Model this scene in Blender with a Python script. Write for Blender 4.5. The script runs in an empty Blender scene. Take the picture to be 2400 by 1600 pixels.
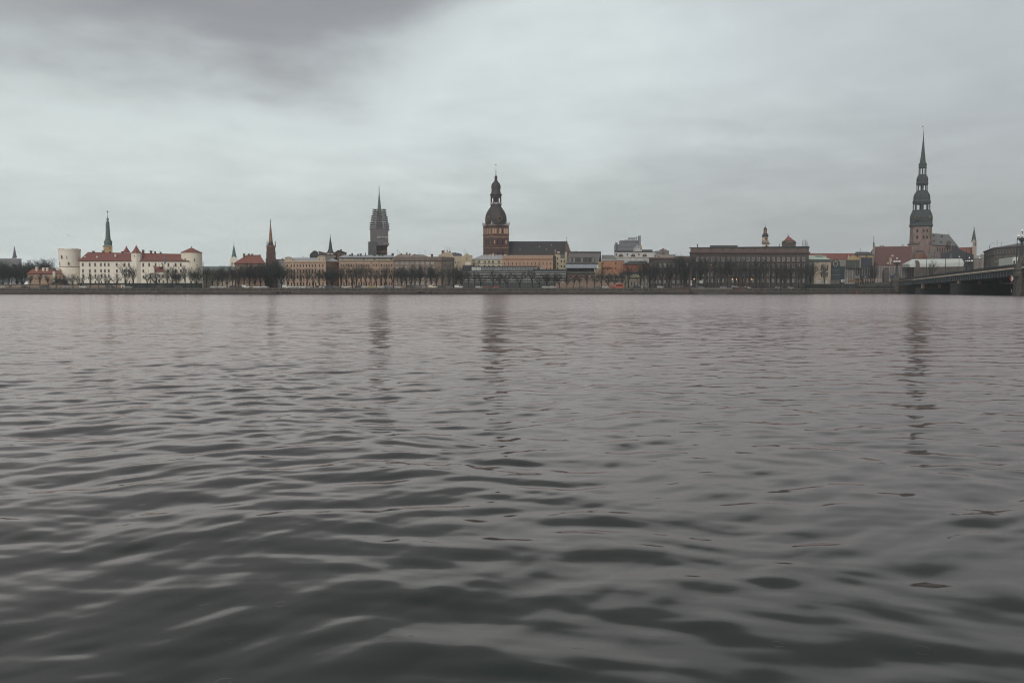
import bpy, math, random
import numpy as np
from mathutils import Vector, Matrix
random.seed(7)
SC = bpy.context.scene
COL = SC.collection
PI = math.pi
# ------------------------------------------------------------------ camera
CAMH = 1.7; TP = 117.4/2000.0; PIT = math.atan(TP)
cp, sp = math.cos(PIT), math.sin(PIT)
def P(px, py, Y):
    "point of the far bank seen at photo position px, py and standing Y metres away"
    u = (px-1200)/2000.0; v = (800-py)/2000.0
    dy = cp+v*sp; dz = -sp+v*cp
    return Vector((u*Y/dy, Y, CAMH+dz*Y/dy))
def Zp(py, Y): return P(1200, py, Y).z
def Xp(px, Y, py=640): return P(px, py, Y).x
cam = bpy.data.cameras.new('camera'); camo = bpy.data.objects.new('camera', cam); COL.objects.link(camo)
cam.sensor_width = 36; cam.lens = 30; cam.clip_start = .1; cam.clip_end = 9000
camo.location = (0, 0, CAMH); camo.rotation_euler = (PI/2-PIT, 0, 0)
SC.camera = camo
SC.render.resolution_x = 1024; SC.render.resolution_y = 682
SC.view_settings.view_transform = 'Standard'; SC.view_settings.look = 'None'
SC.view_settings.exposure = 0.37
# ------------------------------------------------------------------ materials
def lin(c):
    out = []
    for x in c:
        x /= 255.0
        out.append(x/12.92 if x <= .04045 else ((x+.055)/1.055)**2.4)
    return (*out, 1)
_mats = {}; DESAT = .8
def mat(name, rgb, rough=.85, var=.12, scale=.35, metal=0, spec=.3, emit=None, streak=0.0, stretch=(1,1,1)):
    if name in _mats: return _mats[name]
    m = bpy.data.materials.new(name); m.use_nodes = True
    nt = m.node_tree; b = nt.nodes['Principled BSDF']
    b.inputs['Roughness'].default_value = rough; b.inputs['Metallic'].default_value = metal
    b.inputs['Specular IOR Level'].default_value = spec
    gy = .3*rgb[0]+.55*rgb[1]+.15*rgb[2]; col = lin([gy+(v-gy)*DESAT for v in rgb])
    tc = nt.nodes.new('ShaderNodeTexCoord'); mp = nt.nodes.new('ShaderNodeMapping')
    mp.inputs['Scale'].default_value = stretch
    n = nt.nodes.new('ShaderNodeTexNoise'); n.inputs['Scale'].default_value = scale; n.inputs['Detail'].default_value = 5
    n.inputs['Roughness'].default_value = .65
    nt.links.new(tc.outputs['Object'], mp.inputs['Vector']); nt.links.new(mp.outputs[0], n.inputs['Vector'])
    mr = nt.nodes.new('ShaderNodeMapRange')
    mr.inputs['From Min'].default_value = .3; mr.inputs['From Max'].default_value = .7
    mr.inputs['To Min'].default_value = 1-var*1.6; mr.inputs['To Max'].default_value = 1+var
    nt.links.new(n.outputs['Fac'], mr.inputs['Value'])
    vm = nt.nodes.new('ShaderNodeVectorMath'); vm.operation = 'SCALE'
    vm.inputs[0].default_value = col[:3]
    nt.links.new(mr.outputs[0], vm.inputs['Scale'])
    last = vm.outputs[0]
    if streak:
        mp2 = nt.nodes.new('ShaderNodeMapping'); mp2.inputs['Scale'].default_value = (1.1, 1.1, .08)
        n2 = nt.nodes.new('ShaderNodeTexNoise'); n2.inputs['Scale'].default_value = 1.0; n2.inputs['Detail'].default_value = 4
        nt.links.new(tc.outputs['Object'], mp2.inputs['Vector']); nt.links.new(mp2.outputs[0], n2.inputs['Vector'])
        mr2 = nt.nodes.new('ShaderNodeMapRange'); mr2.inputs['From Min'].default_value = .42; mr2.inputs['From Max'].default_value = .75
        mr2.inputs['To Min'].default_value = 1; mr2.inputs['To Max'].default_value = 1-streak
        nt.links.new(n2.outputs['Fac'], mr2.inputs['Value'])
        v2 = nt.nodes.new('ShaderNodeVectorMath'); v2.operation = 'SCALE'
        nt.links.new(last, v2.inputs[0]); nt.links.new(mr2.outputs[0], v2.inputs['Scale']); last = v2.outputs[0]
    nt.links.new(last, b.inputs['Base Color'])
    if emit:
        b.inputs['Emission Color'].default_value = lin(emit[0]); b.inputs['Emission Strength'].default_value = emit[1]
    _mats[name] = m
    return m
def wallm(name, rgb, streak=.18, var=.1): return mat(name, rgb, .9, var, .25, streak=streak)
def roofm(name, rgb, var=.16, rough=.75): return mat(name, rgb, rough, var, .9)
# ------------------------------------------------------------------ meshes
class MB:
    def __init__(s): s.v = []; s.f = []; s.mi = []; s.cur = 0
    def add(s, vs, fs):
        b = len(s.v); s.v += [tuple(v) for v in vs]
        for f in fs: s.f.append(tuple(b+i for i in f)); s.mi.append(s.cur)
    def prism(s, base, z0, z1, top=None):
        "vertical prism over footprint base (list of x,y, anticlockwise), optional other top footprint"
        n = len(base); top = top or base
        z1s = z1 if isinstance(z1, (list, tuple)) else [z1]*n
        vs = [(x, y, z0) for x, y in base]+[(top[i][0], top[i][1], z1s[i]) for i in range(n)]
        fs = [tuple(range(n))[::-1], tuple(range(n, 2*n))]
        fs += [(i, (i+1) % n, n+(i+1) % n, n+i) for i in range(n)]
        s.add(vs, fs)
    def box(s, x0, x1, y0, y1, z0, z1): s.prism([(x0, y0), (x1, y0), (x1, y1), (x0, y1)], z0, z1)
    def lathe(s, cx, cy, prof, n=16, rot=0.0, cap=True):
        "prof list of (z, r) from the bottom up"
        vs = []
        for z, r in prof:
            for k in range(n):
                a = rot+2*PI*k/n
                vs.append((cx+r*math.cos(a), cy+r*math.sin(a), z))
        m = len(prof)
        fs = [(j*n+i, j*n+(i+1) % n, (j+1)*n+(i+1) % n, (j+1)*n+i) for j in range(m-1) for i in range(n)]
        if cap: fs += [tuple(range(n))[::-1], tuple(range((m-1)*n, m*n))]
        s.add(vs, fs)
    def tube(s, a, b, ra, rb=None, n=4):
        rb = ra if rb is None else rb
        a = Vector(a); b = Vector(b); d = (b-a)
        if d.length < 1e-6: return
        d.normalize(); u = d.orthogonal().normalized(); w = d.cross(u)
        vs = []
        for c, r in ((a, ra), (b, rb)):
            for k in range(n):
                t = 2*PI*k/n
                vs.append(c+u*(r*math.cos(t))+w*(r*math.sin(t)))
        s.add(vs, [(i, (i+1) % n, n+(i+1) % n, n+i) for i in range(n)]+[tuple(range(n))[::-1], tuple(range(n, 2*n))])
    def ball(s, c, r, n=8, m=5, sz=1.0):
        prof = [(c[2]-r*sz*math.cos(PI*j/m), max(r*math.sin(PI*j/m), r*.03)) for j in range(m+1)]
        s.lathe(c[0], c[1], prof, n)
    def data(s, name, mats, off=(0, 0, 0), smooth=False):
        me = bpy.data.meshes.new(name)
        me.from_pydata([(x-off[0], y-off[1], z-off[2]) for x, y, z in s.v], [], s.f)
        for m in (mats if isinstance(mats, (list, tuple)) else [mats]): me.materials.append(m)
        if len(set(s.mi)) > 1: me.polygons.foreach_set('material_index', s.mi)
        if smooth: me.polygons.foreach_set('use_smooth', [True]*len(s.f))
        me.update()
        return me
def obj(name, me, parent=None, loc=(0, 0, 0), rz=0):
    o = bpy.data.objects.new(name, me); COL.objects.link(o)
    o.location = loc; o.rotation_euler = (0, 0, rz)
    if parent: o.parent = parent
    return o
def tag(o, label, cat, group=None):
    o['label'] = label; o['category'] = cat
    if group: o['group'] = group
    return o
def thing(name, label, cat, loc, group=None, rz=0):
    o = bpy.data.objects.new(name, None); COL.objects.link(o); o.location = loc; o.rotation_euler = (0, 0, rz)
    return tag(o, label, cat, group)
def structure(name, mb, m):
    o = obj(name, mb.data(name, m)); o['kind'] = 'structure'; return o
GZ = 3.4                                             # street level on the far bank
# ------------------------------------------------------------------ sky, sun
W = bpy.data.worlds.new('World'); SC.world = W; W.use_nodes = True
nt = W.node_tree; nt.nodes.clear()
N = nt.nodes.new; L = nt.links.new
out = N('ShaderNodeOutputWorld'); bg = N('ShaderNodeBackground')
sky = N('ShaderNodeTexSky'); sky.sky_type = 'NISHITA'; sky.sun_disc = False
SUN_EL, SUN_AZ = math.radians(38), math.radians(200)
sky.sun_elevation = SUN_EL; sky.sun_rotation = SUN_AZ; sky.dust_density = 5
def math_(op, a, b=None, c=None):
    n = N('ShaderNodeMath'); n.operation = op
    for i, x in enumerate((a, b, c)):
        if x is None: continue
        if isinstance(x, (int, float)): n.inputs[i].default_value = x
        else: L(x, n.inputs[i])
    return n.outputs[0]
def rng(v, a, b, c=0.0, d=1.0, smooth=True):
    n = N('ShaderNodeMapRange'); n.interpolation_type = 'SMOOTHSTEP' if smooth else 'LINEAR'
    for k, x in (('From Min', a), ('From Max', b), ('To Min', c), ('To Max', d)): n.inputs[k].default_value = x
    L(v, n.inputs['Value']); return n.outputs[0]
def mixc(f, a, b):
    n = N('ShaderNodeMix'); n.data_type = 'RGBA'
    if isinstance(f, (int, float)): n.inputs[0].default_value = f
    else: L(f, n.inputs[0])
    for i, x in ((6, a), (7, b)):
        if isinstance(x, tuple): n.inputs[i].default_value = x
        else: L(x, n.inputs[i])
    return n.outputs[2]
tc = N('ShaderNodeTexCoord'); sx = N('ShaderNodeSeparateXYZ'); L(tc.outputs['Generated'], sx.inputs[0])
x_, y_, z_ = sx.outputs
az = math_('ARCTAN2', x_, y_); el = math_('ARCSINE', z_)
# cloud coordinates: the cloud base seen in perspective, stretched into banks
den = math_('ADD', math_('MAXIMUM', z_, 0.0), .13)
cb = N('ShaderNodeCombineXYZ'); L(math_('DIVIDE', x_, den), cb.inputs[0]); L(math_('DIVIDE', y_, den), cb.inputs[1])
def noise(scale, det, off, rough=.5, dist=0.0):
    mp = N('ShaderNodeMapping'); mp.inputs['Location'].default_value = off; mp.inputs['Scale'].default_value = (1, 1, 1)
    mp.inputs['Rotation'].default_value = (0, 0, .35)
    L(cb.outputs[0], mp.inputs['Vector'])
    n = N('ShaderNodeTexNoise'); n.inputs['Scale'].default_value = scale; n.inputs['Detail'].default_value = det
    n.inputs['Roughness'].default_value = rough; n.inputs['Distortion'].default_value = dist
    L(mp.outputs[0], n.inputs['Vector']); return n.outputs['Fac']
n1 = noise(.42, 4, (3.1, 1.7, 0), .45, .3)
n2 = noise(1.5, 5, (8.2, 4.4, 0), .5, .4)
n3 = noise(5.0, 6, (1.2, 9.4, 0), .55, .2)
# elevation wobble so the banks have ragged lower edges
wob = math_('ADD', math_('MULTIPLY', math_('SUBTRACT', n1, .5), .16), math_('ADD', math_('MULTIPLY', math_('SUBTRACT', n2, .5), .15), math_('MULTIPLY', math_('SUBTRACT', n3, .5), .07)))
elw = math_('ADD', el, wob)
LIGHT = lin((205, 213, 210)); LOW = lin((196, 203, 201)); DARK = lin((146, 143, 147)); RIGHT = lin((170, 175, 177)); ZEN = lin((124, 124, 123))
c = mixc(rng(az, -.45, .55), lin((196, 204, 202)), lin((165, 170, 171)))
# brighter band in the middle, pulled down to the left
band = math_('MULTIPLY', rng(elw, .07, .19), rng(az, .55, .0))
c = mixc(math_('MULTIPLY', band, .55), c, lin((198, 206, 204)))
# grey bank low on the right
rb = math_('MULTIPLY', math_('MULTIPLY', rng(az, .0, .3), rng(elw, .02, .09)), rng(elw, .24, .12))
c = mixc(math_('MULTIPLY', rb, .35), c, lin((160, 161, 161)))
# broad dark bank overhead, hanging lowest towards the upper left
edge = math_('ADD', elw, math_('MULTIPLY', rng(az, -.20, .14), -.19))
dk = rng(edge, .155, .275)
dk = math_('MULTIPLY', dk, rng(az, -.62, -.36, .7, .95))
c = mixc(dk, c, lin((127, 126, 128)))
hi = rng(el, .36, .72)
c = mixc(hi, c, ZEN)
mott = math_('ADD', .74, math_('ADD', math_('MULTIPLY', n2, .30), math_('MULTIPLY', n3, .22)))
vs = N('ShaderNodeVectorMath'); vs.operation = 'SCALE'; L(c, vs.inputs[0]); L(mott, vs.inputs['Scale'])
# the clear-sky light that leaks through the overcast
scn = N('ShaderNodeVectorMath'); scn.operation = 'SCALE'; L(sky.outputs[0], scn.inputs[0]); scn.inputs['Scale'].default_value = .10*.12
scc = N('ShaderNodeVectorMath'); scc.operation = 'SCALE'; L(vs.outputs[0], scc.inputs[0]); scc.inputs['Scale'].default_value = SKYK if 'SKYK' in globals() else 1.0
ad = N('ShaderNodeVectorMath'); ad.operation = 'ADD'; L(scc.outputs[0], ad.inputs[0]); L(scn.outputs[0], ad.inputs[1])
L(ad.outputs[0], bg.inputs['Color']); bg.inputs['Strength'].default_value = 1.0
L(bg.outputs[0], out.inputs[0])
sun = bpy.data.lights.new('sun', 'SUN'); sun.energy = .9; sun.angle = math.radians(25); sun.color = (1, .95, .88)
suno = bpy.data.objects.new('sun', sun); COL.objects.link(suno)
sd = Vector((math.sin(SUN_AZ)*math.cos(SUN_EL), math.cos(SUN_AZ)*math.cos(SUN_EL), math.sin(SUN_EL)))
suno.rotation_euler = sd.to_track_quat('Z', 'Y').to_euler(); suno.location = (0, -50, 200)
# ------------------------------------------------------------------ river
def make_river():
    rs = np.random.RandomState(11)
    rows = [1.2]
    while rows[-1] < 420: rows.append(rows[-1]+max(.013, rows[-1]*(.0042 if rows[-1] < 120 else .008)))
    ys = np.array([-60., -30, -12, -5, -2, 0.2]+rows+[480., 560, 640, 720, 800, 1100])
    tt = np.concatenate([[-6, -3.5, -2.2, -1.5, -1.1], np.linspace(-.84, .84, 680), [1.1, 1.5, 2.2, 3.5, 6]])
    T, Y = np.meshgrid(tt, ys)
    wid = np.maximum(np.abs(Y), 2)+3.0
    X = T*wid
    Zs = np.zeros_like(X)
    sx_ = np.where(np.abs(T) < .85, .00248*wid, .3*wid)
    sy_ = np.maximum(.013, np.abs(Y)*np.where(Y < 120, .0042, .008)); sy_[Y > 425] = 80; sy_[Y < 1] = 3
    loc = np.maximum(sx_, sy_)
    # slow patches in which the short waves are rougher or calmer
    patch = .5+.5*np.sin(X*.13+Y*.07+1.3*np.sin(Y*.09+.6))*np.sin(Y*.11-X*.05+.9*np.sin(X*.08))
    spec = []
    for k in range(110):
        lam = math.exp(rs.normal(math.log(.58), .56)); lam = min(max(lam, .17), 2.6)
        th = rs.normal(-PI/2+.24, .66)                # most crests run across the view, slightly falling to the right
        slope = .0074*(.5+rs.rand())*(1.15 if lam > 1.1 else 1)
        spec.append((lam, th, slope))
    # a soft warp bends the crests
    wx = X+.16*np.sin(Y*1.3+.5*X)+.08*np.sin(3.1*Y-1.1*X+1); wy = Y+.13*np.sin(X*1.1+.6*Y+2)+.06*np.sin(2.7*X+1.6*Y)
    for lam, th, slope in spec:
        k = 2*PI/lam; amp = slope/k
        fade = np.clip((lam/loc-2.4)/2.6, 0, 1)
        w = patch*.8+.5 if lam < .9 else 1.0
        ph = k*(wx*math.cos(th)+wy*math.sin(th))+rs.rand()*2*PI
        Zs += fade*w*amp*(np.sin(ph)+.16*np.cos(2*ph))
    Zs[Y < .5] *= 0
    nr, nc = X.shape
    verts = np.stack([X, Y, Zs], -1).reshape(-1, 3)
    idx = np.arange(nr*nc).reshape(nr, nc)
    quads = np.stack([idx[:-1, :-1], idx[:-1, 1:], idx[1:, 1:], idx[1:, :-1]], -1).reshape(-1, 4)
    me = bpy.data.meshes.new('river')
    me.vertices.add(len(verts)); me.vertices.foreach_set('co', verts.ravel())
    me.loops.add(quads.size); me.loops.foreach_set('vertex_index', quads.ravel())
    me.polygons.add(len(quads)); me.polygons.foreach_set('loop_start', np.arange(0, quads.size, 4))
    me.polygons.foreach_set('loop_total', np.full(len(quads), 4))
    me.polygons.foreach_set('use_smooth', np.ones(len(quads), bool))
    me.update(); me.validate()
    m = bpy.data.materials.new('river_water'); m.use_nodes = True
    t = m.node_tree; t.nodes.clear(); n_ = t.nodes.new; l_ = t.links.new
    def mm(op, p, q=None, r=None):
        z = n_('ShaderNodeMath'); z.operation = op
        for i, x in enumerate((p, q, r)):
            if x is None: continue
            if isinstance(x, (int, float)): z.inputs[i].default_value = x
            else: l_(x, z.inputs[i])
        return z.outputs[0]
    def mr(v, a_, b_, c_, d_):
        q = n_('ShaderNodeMapRange'); l_(v, q.inputs['Value'])
        for k, x in (('From Min', a_), ('From Max', b_), ('To Min', c_), ('To Max', d_)): q.inputs[k].default_value = x
        return q.outputs[0]
    geo = n_('ShaderNodeNewGeometry'); s = n_('ShaderNodeSeparateXYZ'); l_(geo.outputs['Position'], s.inputs[0])
    # raindrop rings, fine capillary ripple
    vo = n_('ShaderNodeTexVoronoi'); vo.inputs['Scale'].default_value = 1.9; vo.feature = 'F1'; vo.voronoi_dimensions = '2D'
    l_(geo.outputs['Position'], vo.inputs['Vector'])
    sc = n_('ShaderNodeSeparateColor'); l_(vo.outputs['Color'], sc.inputs[0])
    rad = mm('MULTIPLY_ADD', sc.outputs[0], .09, .012)     # each ring has its own radius
    dd = mm('ABSOLUTE', mm('SUBTRACT', vo.outputs['Distance'], rad))
    ring = mm('MAXIMUM', mm('SUBTRACT', 1.0, mm('DIVIDE', dd, .010)), 0.0)
    ring = mm('MULTIPLY', mm('MULTIPLY', ring, ring), mm('GREATER_THAN', sc.outputs[1], .5))
    bp = n_('ShaderNodeBump'); l_(ring, bp.inputs['Height']); bp.inputs['Distance'].default_value = .0004
    # ripple too small for the mesh: a random tilt of the surface, stretched along the crests
    def tilt(scale, stretch, amt, off, det=3):
        mp = n_('ShaderNodeMapping'); mp.inputs['Scale'].default_value = stretch; mp.inputs['Rotation'].default_value = (0, 0, -.16); mp.inputs['Location'].default_value = off
        l_(geo.outputs['Position'], mp.inputs['Vector'])
        nn = n_('ShaderNodeTexNoise'); nn.inputs['Scale'].default_value = scale; nn.inputs['Detail'].default_value = det; nn.inputs['Roughness'].default_value = .6
        nn.inputs['Distortion'].default_value = .3
        l_(mp.outputs[0], nn.inputs['Vector'])
        v = n_('ShaderNodeVectorMath'); v.operation = 'SUBTRACT'; l_(nn.outputs['Color'], v.inputs[0]); v.inputs[1].default_value = (.5, .5, .5)
        w = n_('ShaderNodeVectorMath'); w.operation = 'MULTIPLY'; l_(v.outputs[0], w.inputs[0]); w.inputs[1].default_value = (.55, 1, 0)
        u = n_('ShaderNodeVectorMath'); u.operation = 'SCALE'; l_(w.outputs[0], u.inputs[0]); l_(amt, u.inputs['Scale'])
        return u.outputs[0]
    def vadd(p, q):
        v = n_('ShaderNodeVectorMath'); v.operation = 'ADD'; l_(p, v.inputs[0]); l_(q, v.inputs[1]); return v.outputs[0]
    nvec = vadd(bp.outputs[0], tilt(1.3, (.55, 1.3, 1), mr(s.outputs['Y'], 12, 60, .0, .40), (0, 0, 0)))
    nvec = vadd(nvec, tilt(.22, (.5, 1.6, 1), mr(s.outputs['Y'], 20, 140, .0, .26), (5, 3, 0)))
    nvec = vadd(nvec, tilt(9, (.6, 1.4, 1), mr(s.outputs['Y'], 2, 30, .034, .09), (2, 7, 0)))
    nvec = vadd(nvec, tilt(3.2, (.5, 1.5, 1), mr(s.outputs['Y'], 4, 26, .03, .15), (4, 1, 0)))
    nm = n_('ShaderNodeVectorMath'); nm.operation = 'NORMALIZE'; l_(nvec, nm.inputs[0])
    fr = n_('ShaderNodeFresnel'); fr.inputs['IOR'].default_value = 1.41; l_(nm.outputs[0], fr.inputs['Normal'])
    gl = n_('ShaderNodeBsdfGlossy'); gl.inputs['Color'].default_value = (1.0, .872, .855, 1); l_(nm.outputs[0], gl.inputs['Normal'])
    l_(mr(s.outputs['Y'], 5, 90, .07, .17), gl.inputs['Roughness'])
    df = n_('ShaderNodeBsdfDiffuse'); df.inputs['Color'].default_value = (.019, .031, .027, 1)
    mx = n_('ShaderNodeMixShader'); l_(fr.outputs[0], mx.inputs[0]); l_(df.outputs[0], mx.inputs[1]); l_(gl.outputs[0], mx.inputs[2])
    o_ = n_('ShaderNodeOutputMaterial'); l_(mx.outputs[0], o_.inputs['Surface'])
    me.materials.append(m)
    o = obj('river', me); o['kind'] = 'structure'
    return o
make_river()
# ------------------------------------------------------------------ haze
def make_haze():
    mb = MB(); mb.box(-1500, 1500, -70, 2200, -1.5, 190)
    m = bpy.data.materials.new('haze_air'); m.use_nodes = True; t = m.node_tree
    t.nodes.clear(); o_ = t.nodes.new('ShaderNodeOutputMaterial'); v = t.nodes.new('ShaderNodeVolumePrincipled')
    v.inputs['Color'].default_value = (.80, .84, .86, 1); v.inputs['Density'].default_value = .00021; v.inputs['Anisotropy'].default_value = .2
    t.links.new(v.outputs[0], o_.inputs['Volume'])
    o = obj('haze', mb.data('haze', m)); o['kind'] = 'stuff'
make_haze()
SC.cycles.volume_bounces = 0
SC.cycles.max_bounces = 6; SC.cycles.diffuse_bounces = 2; SC.cycles.glossy_bounces = 3
SC.cycles.use_denoising = True
SC.cycles.denoising_prefilter = 'ACCURATE'
SC.cycles.filter_width = 1.15
SC.cycles.use_adaptive_sampling = False
# ------------------------------------------------------------------ far bank ground
def ypath(px):
    "distance of the quay front at photo column px"
    pts = [(-400, 492), (900, 486), (1500, 496), (1800, 530), (2120, 600), (2900, 760)]
    for (a, ya), (b, yb) in zip(pts, pts[1:]):
        if px <= b: return ya+(yb-ya)*(px-a)/(b-a)
    return pts[-1][1]
QP = [(Xp(px, ypath(px), 680), ypath(px)) for px in (-400, 200, 900, 1500, 1650, 1800, 1960, 2120, 2500, 2900)]
g = MB()
front = [(x, y+9) for x, y in QP]
for (a, b) in zip(front, front[1:]):
    g.add([(a[0], a[1], GZ), (b[0], b[1], GZ), (b[0]*5, 7000, GZ), (a[0]*5, 7000, GZ)], [(0, 1, 2, 3)])
structure('ground', g, mat('ground_earth', (92, 92, 86), var=.2, scale=.05))
rd = MB()
for (a, b) in zip(QP, QP[1:]):
    rd.add([(a[0], a[1]+12, GZ+.004), (b[0], b[1]+12, GZ+.004), (b[0]*1.05, b[1]+36, GZ+.004), (a[0]*1.05, a[1]+36, GZ+.004)], [(0, 1, 2, 3)])
structure('road', rd, mat('road_asphalt', (74, 76, 76), var=.1, scale=.4))
# ------------------------------------------------------------------ building kit
GLASS = mat('window_glass', (58, 66, 72), .25, .25, .5, spec=.5)
GLASSD = mat('dark_window_glass', (36, 40, 44), .5, .25, .5, spec=.2)
WHITEF = mat('white_frame', (205, 203, 196), .6, .05)
LIT = mat('lit_window', (250, 205, 140), .6, .05, emit=((255, 190, 120), 1.2))
_wm = {}
def window_mesh(w, h, frame, arch=False, style='plain', glass=None, depth=.14):
    w = round(w, 1); h = round(h, 1)
    key = (w, h, frame.name, arch, style, (glass or GLASS).name)
    if key in _wm: return _wm[key]
    mb = MB(); t = max(.12, w*.12)
    hw = w/2
    def outline(hw, h0, h1):
        if not arch: return [(-hw, h0), (hw, h0), (hw, h1), (-hw, h1)]
        r = hw; pts = [(-hw, h0), (hw, h0)]
        for k in range(7):
            a = PI*k/6; pts.append((r*math.cos(a), h1-r+r*math.sin(a)))
        return pts
    o = outline(hw, 0, h); i = outline(hw-t, t, h-t)
    n = len(o)
    mb.cur = 0
    vs = [(x, -depth, z) for x, z in o]+[(x, -depth, z) for x, z in i]+[(x, 0, z) for x, z in o]+[(x, -.02, z) for x, z in i]
    fs = []
    for k in range(n):
        j = (k+1) % n
        fs += [(k, j, n+j, n+k), (2*n+k, 2*n+j, j, k), (n+k, n+j, 3*n+j, 3*n+k)]
    mb.add(vs, fs)
    mb.cur = 1
    mb.add([(x, -.02, z) for x, z in i], [tuple(range(n))])
    mb.cur = 0
    if style in ('cross', 'bars'):
        b = .07
        mb.box(-b, b, -depth*.8, -.03, t, h-t)
        if style == 'cross': mb.box(-hw+t, hw-t, -depth*.6, -.04, h*.6-b, h*.6+b)
    if style != 'bare': mb.box(-hw-.12, hw+.12, -depth-.12, -.001, -.15, -.002)
    me = mb.data('window', [frame, glass or GLASS])
    _wm[key] = me
    return me
class Bld:
    def __init__(s, name, label, cat, px, Y, group=None):
        p = P(px, 660, Y); s.Y = Y
        s.off = (p.x, Y, GZ); s.r = thing(name, label, cat, s.off, group)
    def part(s, name, mb, m, smooth=False, parent=None, off=None, label=None):
        off = off or s.off
        me = mb.data(name, m, off, smooth)
        if parent is None: o = obj(name, me, s.r)
        else: o = obj(name, me, parent)
        if label: o['label'] = label
        return o
    # a face runs from (px0,Y0) to (px1,Y1)
    def face(s, px0, px1, Y0=None, Y1=None, ref=635):
        Y0 = s.Y if Y0 is None else Y0; Y1 = Y0 if Y1 is None else Y1
        return (px0, px1, Vector((Xp(px0, Y0, ref), Y0)), Vector((Xp(px1, Y1, ref), Y1)))
    def back(s, f, nrm):
        "side streets run back slightly fanned, so plots are parallelograms"
        if abs(f[3].y-f[2].y) > 1.5 or s.Y > 1200: return nrm
        return Vector(((f[2].x+f[3].x)/(f[2].y+f[3].y), 1))
    def block(s, f, ytop, ybot=None, depth=14, m=None, name='wall', out=0.0, yr=None, z0=None, label=None):
        "upright block behind face f from photo row ytop down to ybot; yr = top row at the far end of the face"
        A, B = f[2], f[3]; d = (B-A).normalized(); nrm = Vector((-d.y, d.x))
        Ya, Yb = A.y, B.y
        zt = Zp(ytop, Ya); zt2 = Zp(yr if yr is not None else ytop, Yb)
        z0 = (GZ-.5 if ybot is None else Zp(ybot, (Ya+Yb)/2)) if z0 is None else z0
        A2 = A-nrm*out-d*out; B2 = B-nrm*out+d*out; dv = s.back(f, nrm)*(depth+2*out); C = B2+dv; D = A2+dv
        mb = MB(); mb.prism([tuple(A2), tuple(B2), tuple(C), tuple(D)], z0, [zt, zt2, zt2, zt])
        return s.part(name, mb, m, label=label)
    def band(s, f, ytop, ybot, m, out=.35, name='cornice', dep=.5):
        "a string course or cornice proud of the face"
        A, B = f[2], f[3]; d = (B-A).normalized(); nrm = Vector((-d.y, d.x))
        A2 = A-nrm*out-d*out*.6; B2 = B-nrm*out+d*out*.6
        dv = s.back(f, nrm)*(out+dep); C = B2+dv; D = A2+dv
        Ym = (A.y+B.y)/2
        mb = MB(); mb.prism([tuple(A2), tuple(B2), tuple(C), tuple(D)], Zp(ybot, Ym), Zp(ytop, Ym))
        return s.part(name, mb, m)
    def win(s, f, xs, rows, wpx, frame, arch=False, style='plain', glass=None, out=.0, lit=0):
        "windows centred on photo columns xs; rows = [(top row, bottom row)...]"
        A, B = f[2], f[3]; d = (B-A); rz = math.atan2(d.y, d.x); nrm = Vector((-d.y, d.x)).normalized()
        sc = (A.y+B.y)/2/2000
        for (yt, yb) in rows:
            for x in xs:
                t = (x-f[0])/(f[1]-f[0])
                if A.y != B.y: t = t*A.y/(t*A.y+(1-t)*B.y)
                q = A+d*t-nrm*out
                zb = Zp(yb, q.y); h = Zp(yt, q.y)-zb
                gl = LIT if (lit and random.random() < lit) else glass
                me = window_mesh(wpx*sc, h, frame, arch, style, gl)
                obj('window', me, s.r, (q.x-s.off[0], q.y-s.off[1], zb-s.off[2]), rz)
    def hip(s, f, yeave, rx0, rx1, yridge, depth=14, m=None, out=.6, name='roof', yr=None, ye2=None):
        "hipped or gabled roof over face f; ridge spans photo columns rx0..rx1"
        A, B = f[2], f[3]; d = (B-A).normalized(); nrm = Vector((-d.y, d.x))
        ze = Zp(yeave, A.y); ze2 = Zp(ye2 if ye2 is not None else yeave, B.y)
        A2 = A-nrm*out-d*out*.5; B2 = B-nrm*out+d*out*.5; dv = s.back(f, nrm)*(depth+2*out); C = B2+dv; D = A2+dv
        Yr = A.y+nrm.y*depth/2
        R0 = Vector((Xp(rx0, Yr, yridge), 0)); R1 = Vector((Xp(rx1, B.y+nrm.y*depth/2, yridge), 0))
        R0.y = Yr; R1.y = B.y+nrm.y*depth/2
        if abs(rx0-f[0]) < .5: R0 = (A2+D)/2
        if abs(rx1-f[1]) < .5: R1 = (B2+C)/2
        zr = Zp(yridge, R0.y); zr2 = Zp(yr if yr is not None else yridge, R1.y)
        mb = MB()
        vs = [(A2.x, A2.y, ze), (B2.x, B2.y, ze2), (C.x, C.y, ze2), (D.x, D.y, ze), (R0.x, R0.y, zr), (R1.x, R1.y, zr2)]
        mb.add(vs, [(0, 1, 5, 4), (1, 2, 5), (2, 3, 4, 5), (3, 0, 4), (0, 3, 2, 1)])
        eave = MB()
        return s.part(name, mb, m)
    def lathe(s, cx, prof, Y, m, name, n=16, rot=0, ref=None, smooth=False, parent=None):
        "turned part: prof = [(photo row, half width in photo px)...] from the bottom up"
        X = Xp(cx, Y, ref or prof[0][0]); k = Y/2000
        mb = MB(); mb.lathe(X, Y, [(Zp(y, Y), r*k) for y, r in prof], n, rot)
        return s.part(name, mb, m, smooth, parent=parent)
    def chimney(s, px, ytop, ybot, wpx, Y=None, m=None, dep=1.2):
        Y = Y or s.Y+5; x = Xp(px, Y, ytop); w = wpx*Y/4000
        mb = MB(); z1 = Zp(ytop, Y); mb.box(x-w, x+w, Y, Y+dep, Zp(ybot, Y)-1, z1-.3); mb.box(x-w-.12, x+w+.12, Y-.12, Y+dep+.12, z1-.3, z1)
        return s.part('chimney', mb, m or BRICKC)
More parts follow.
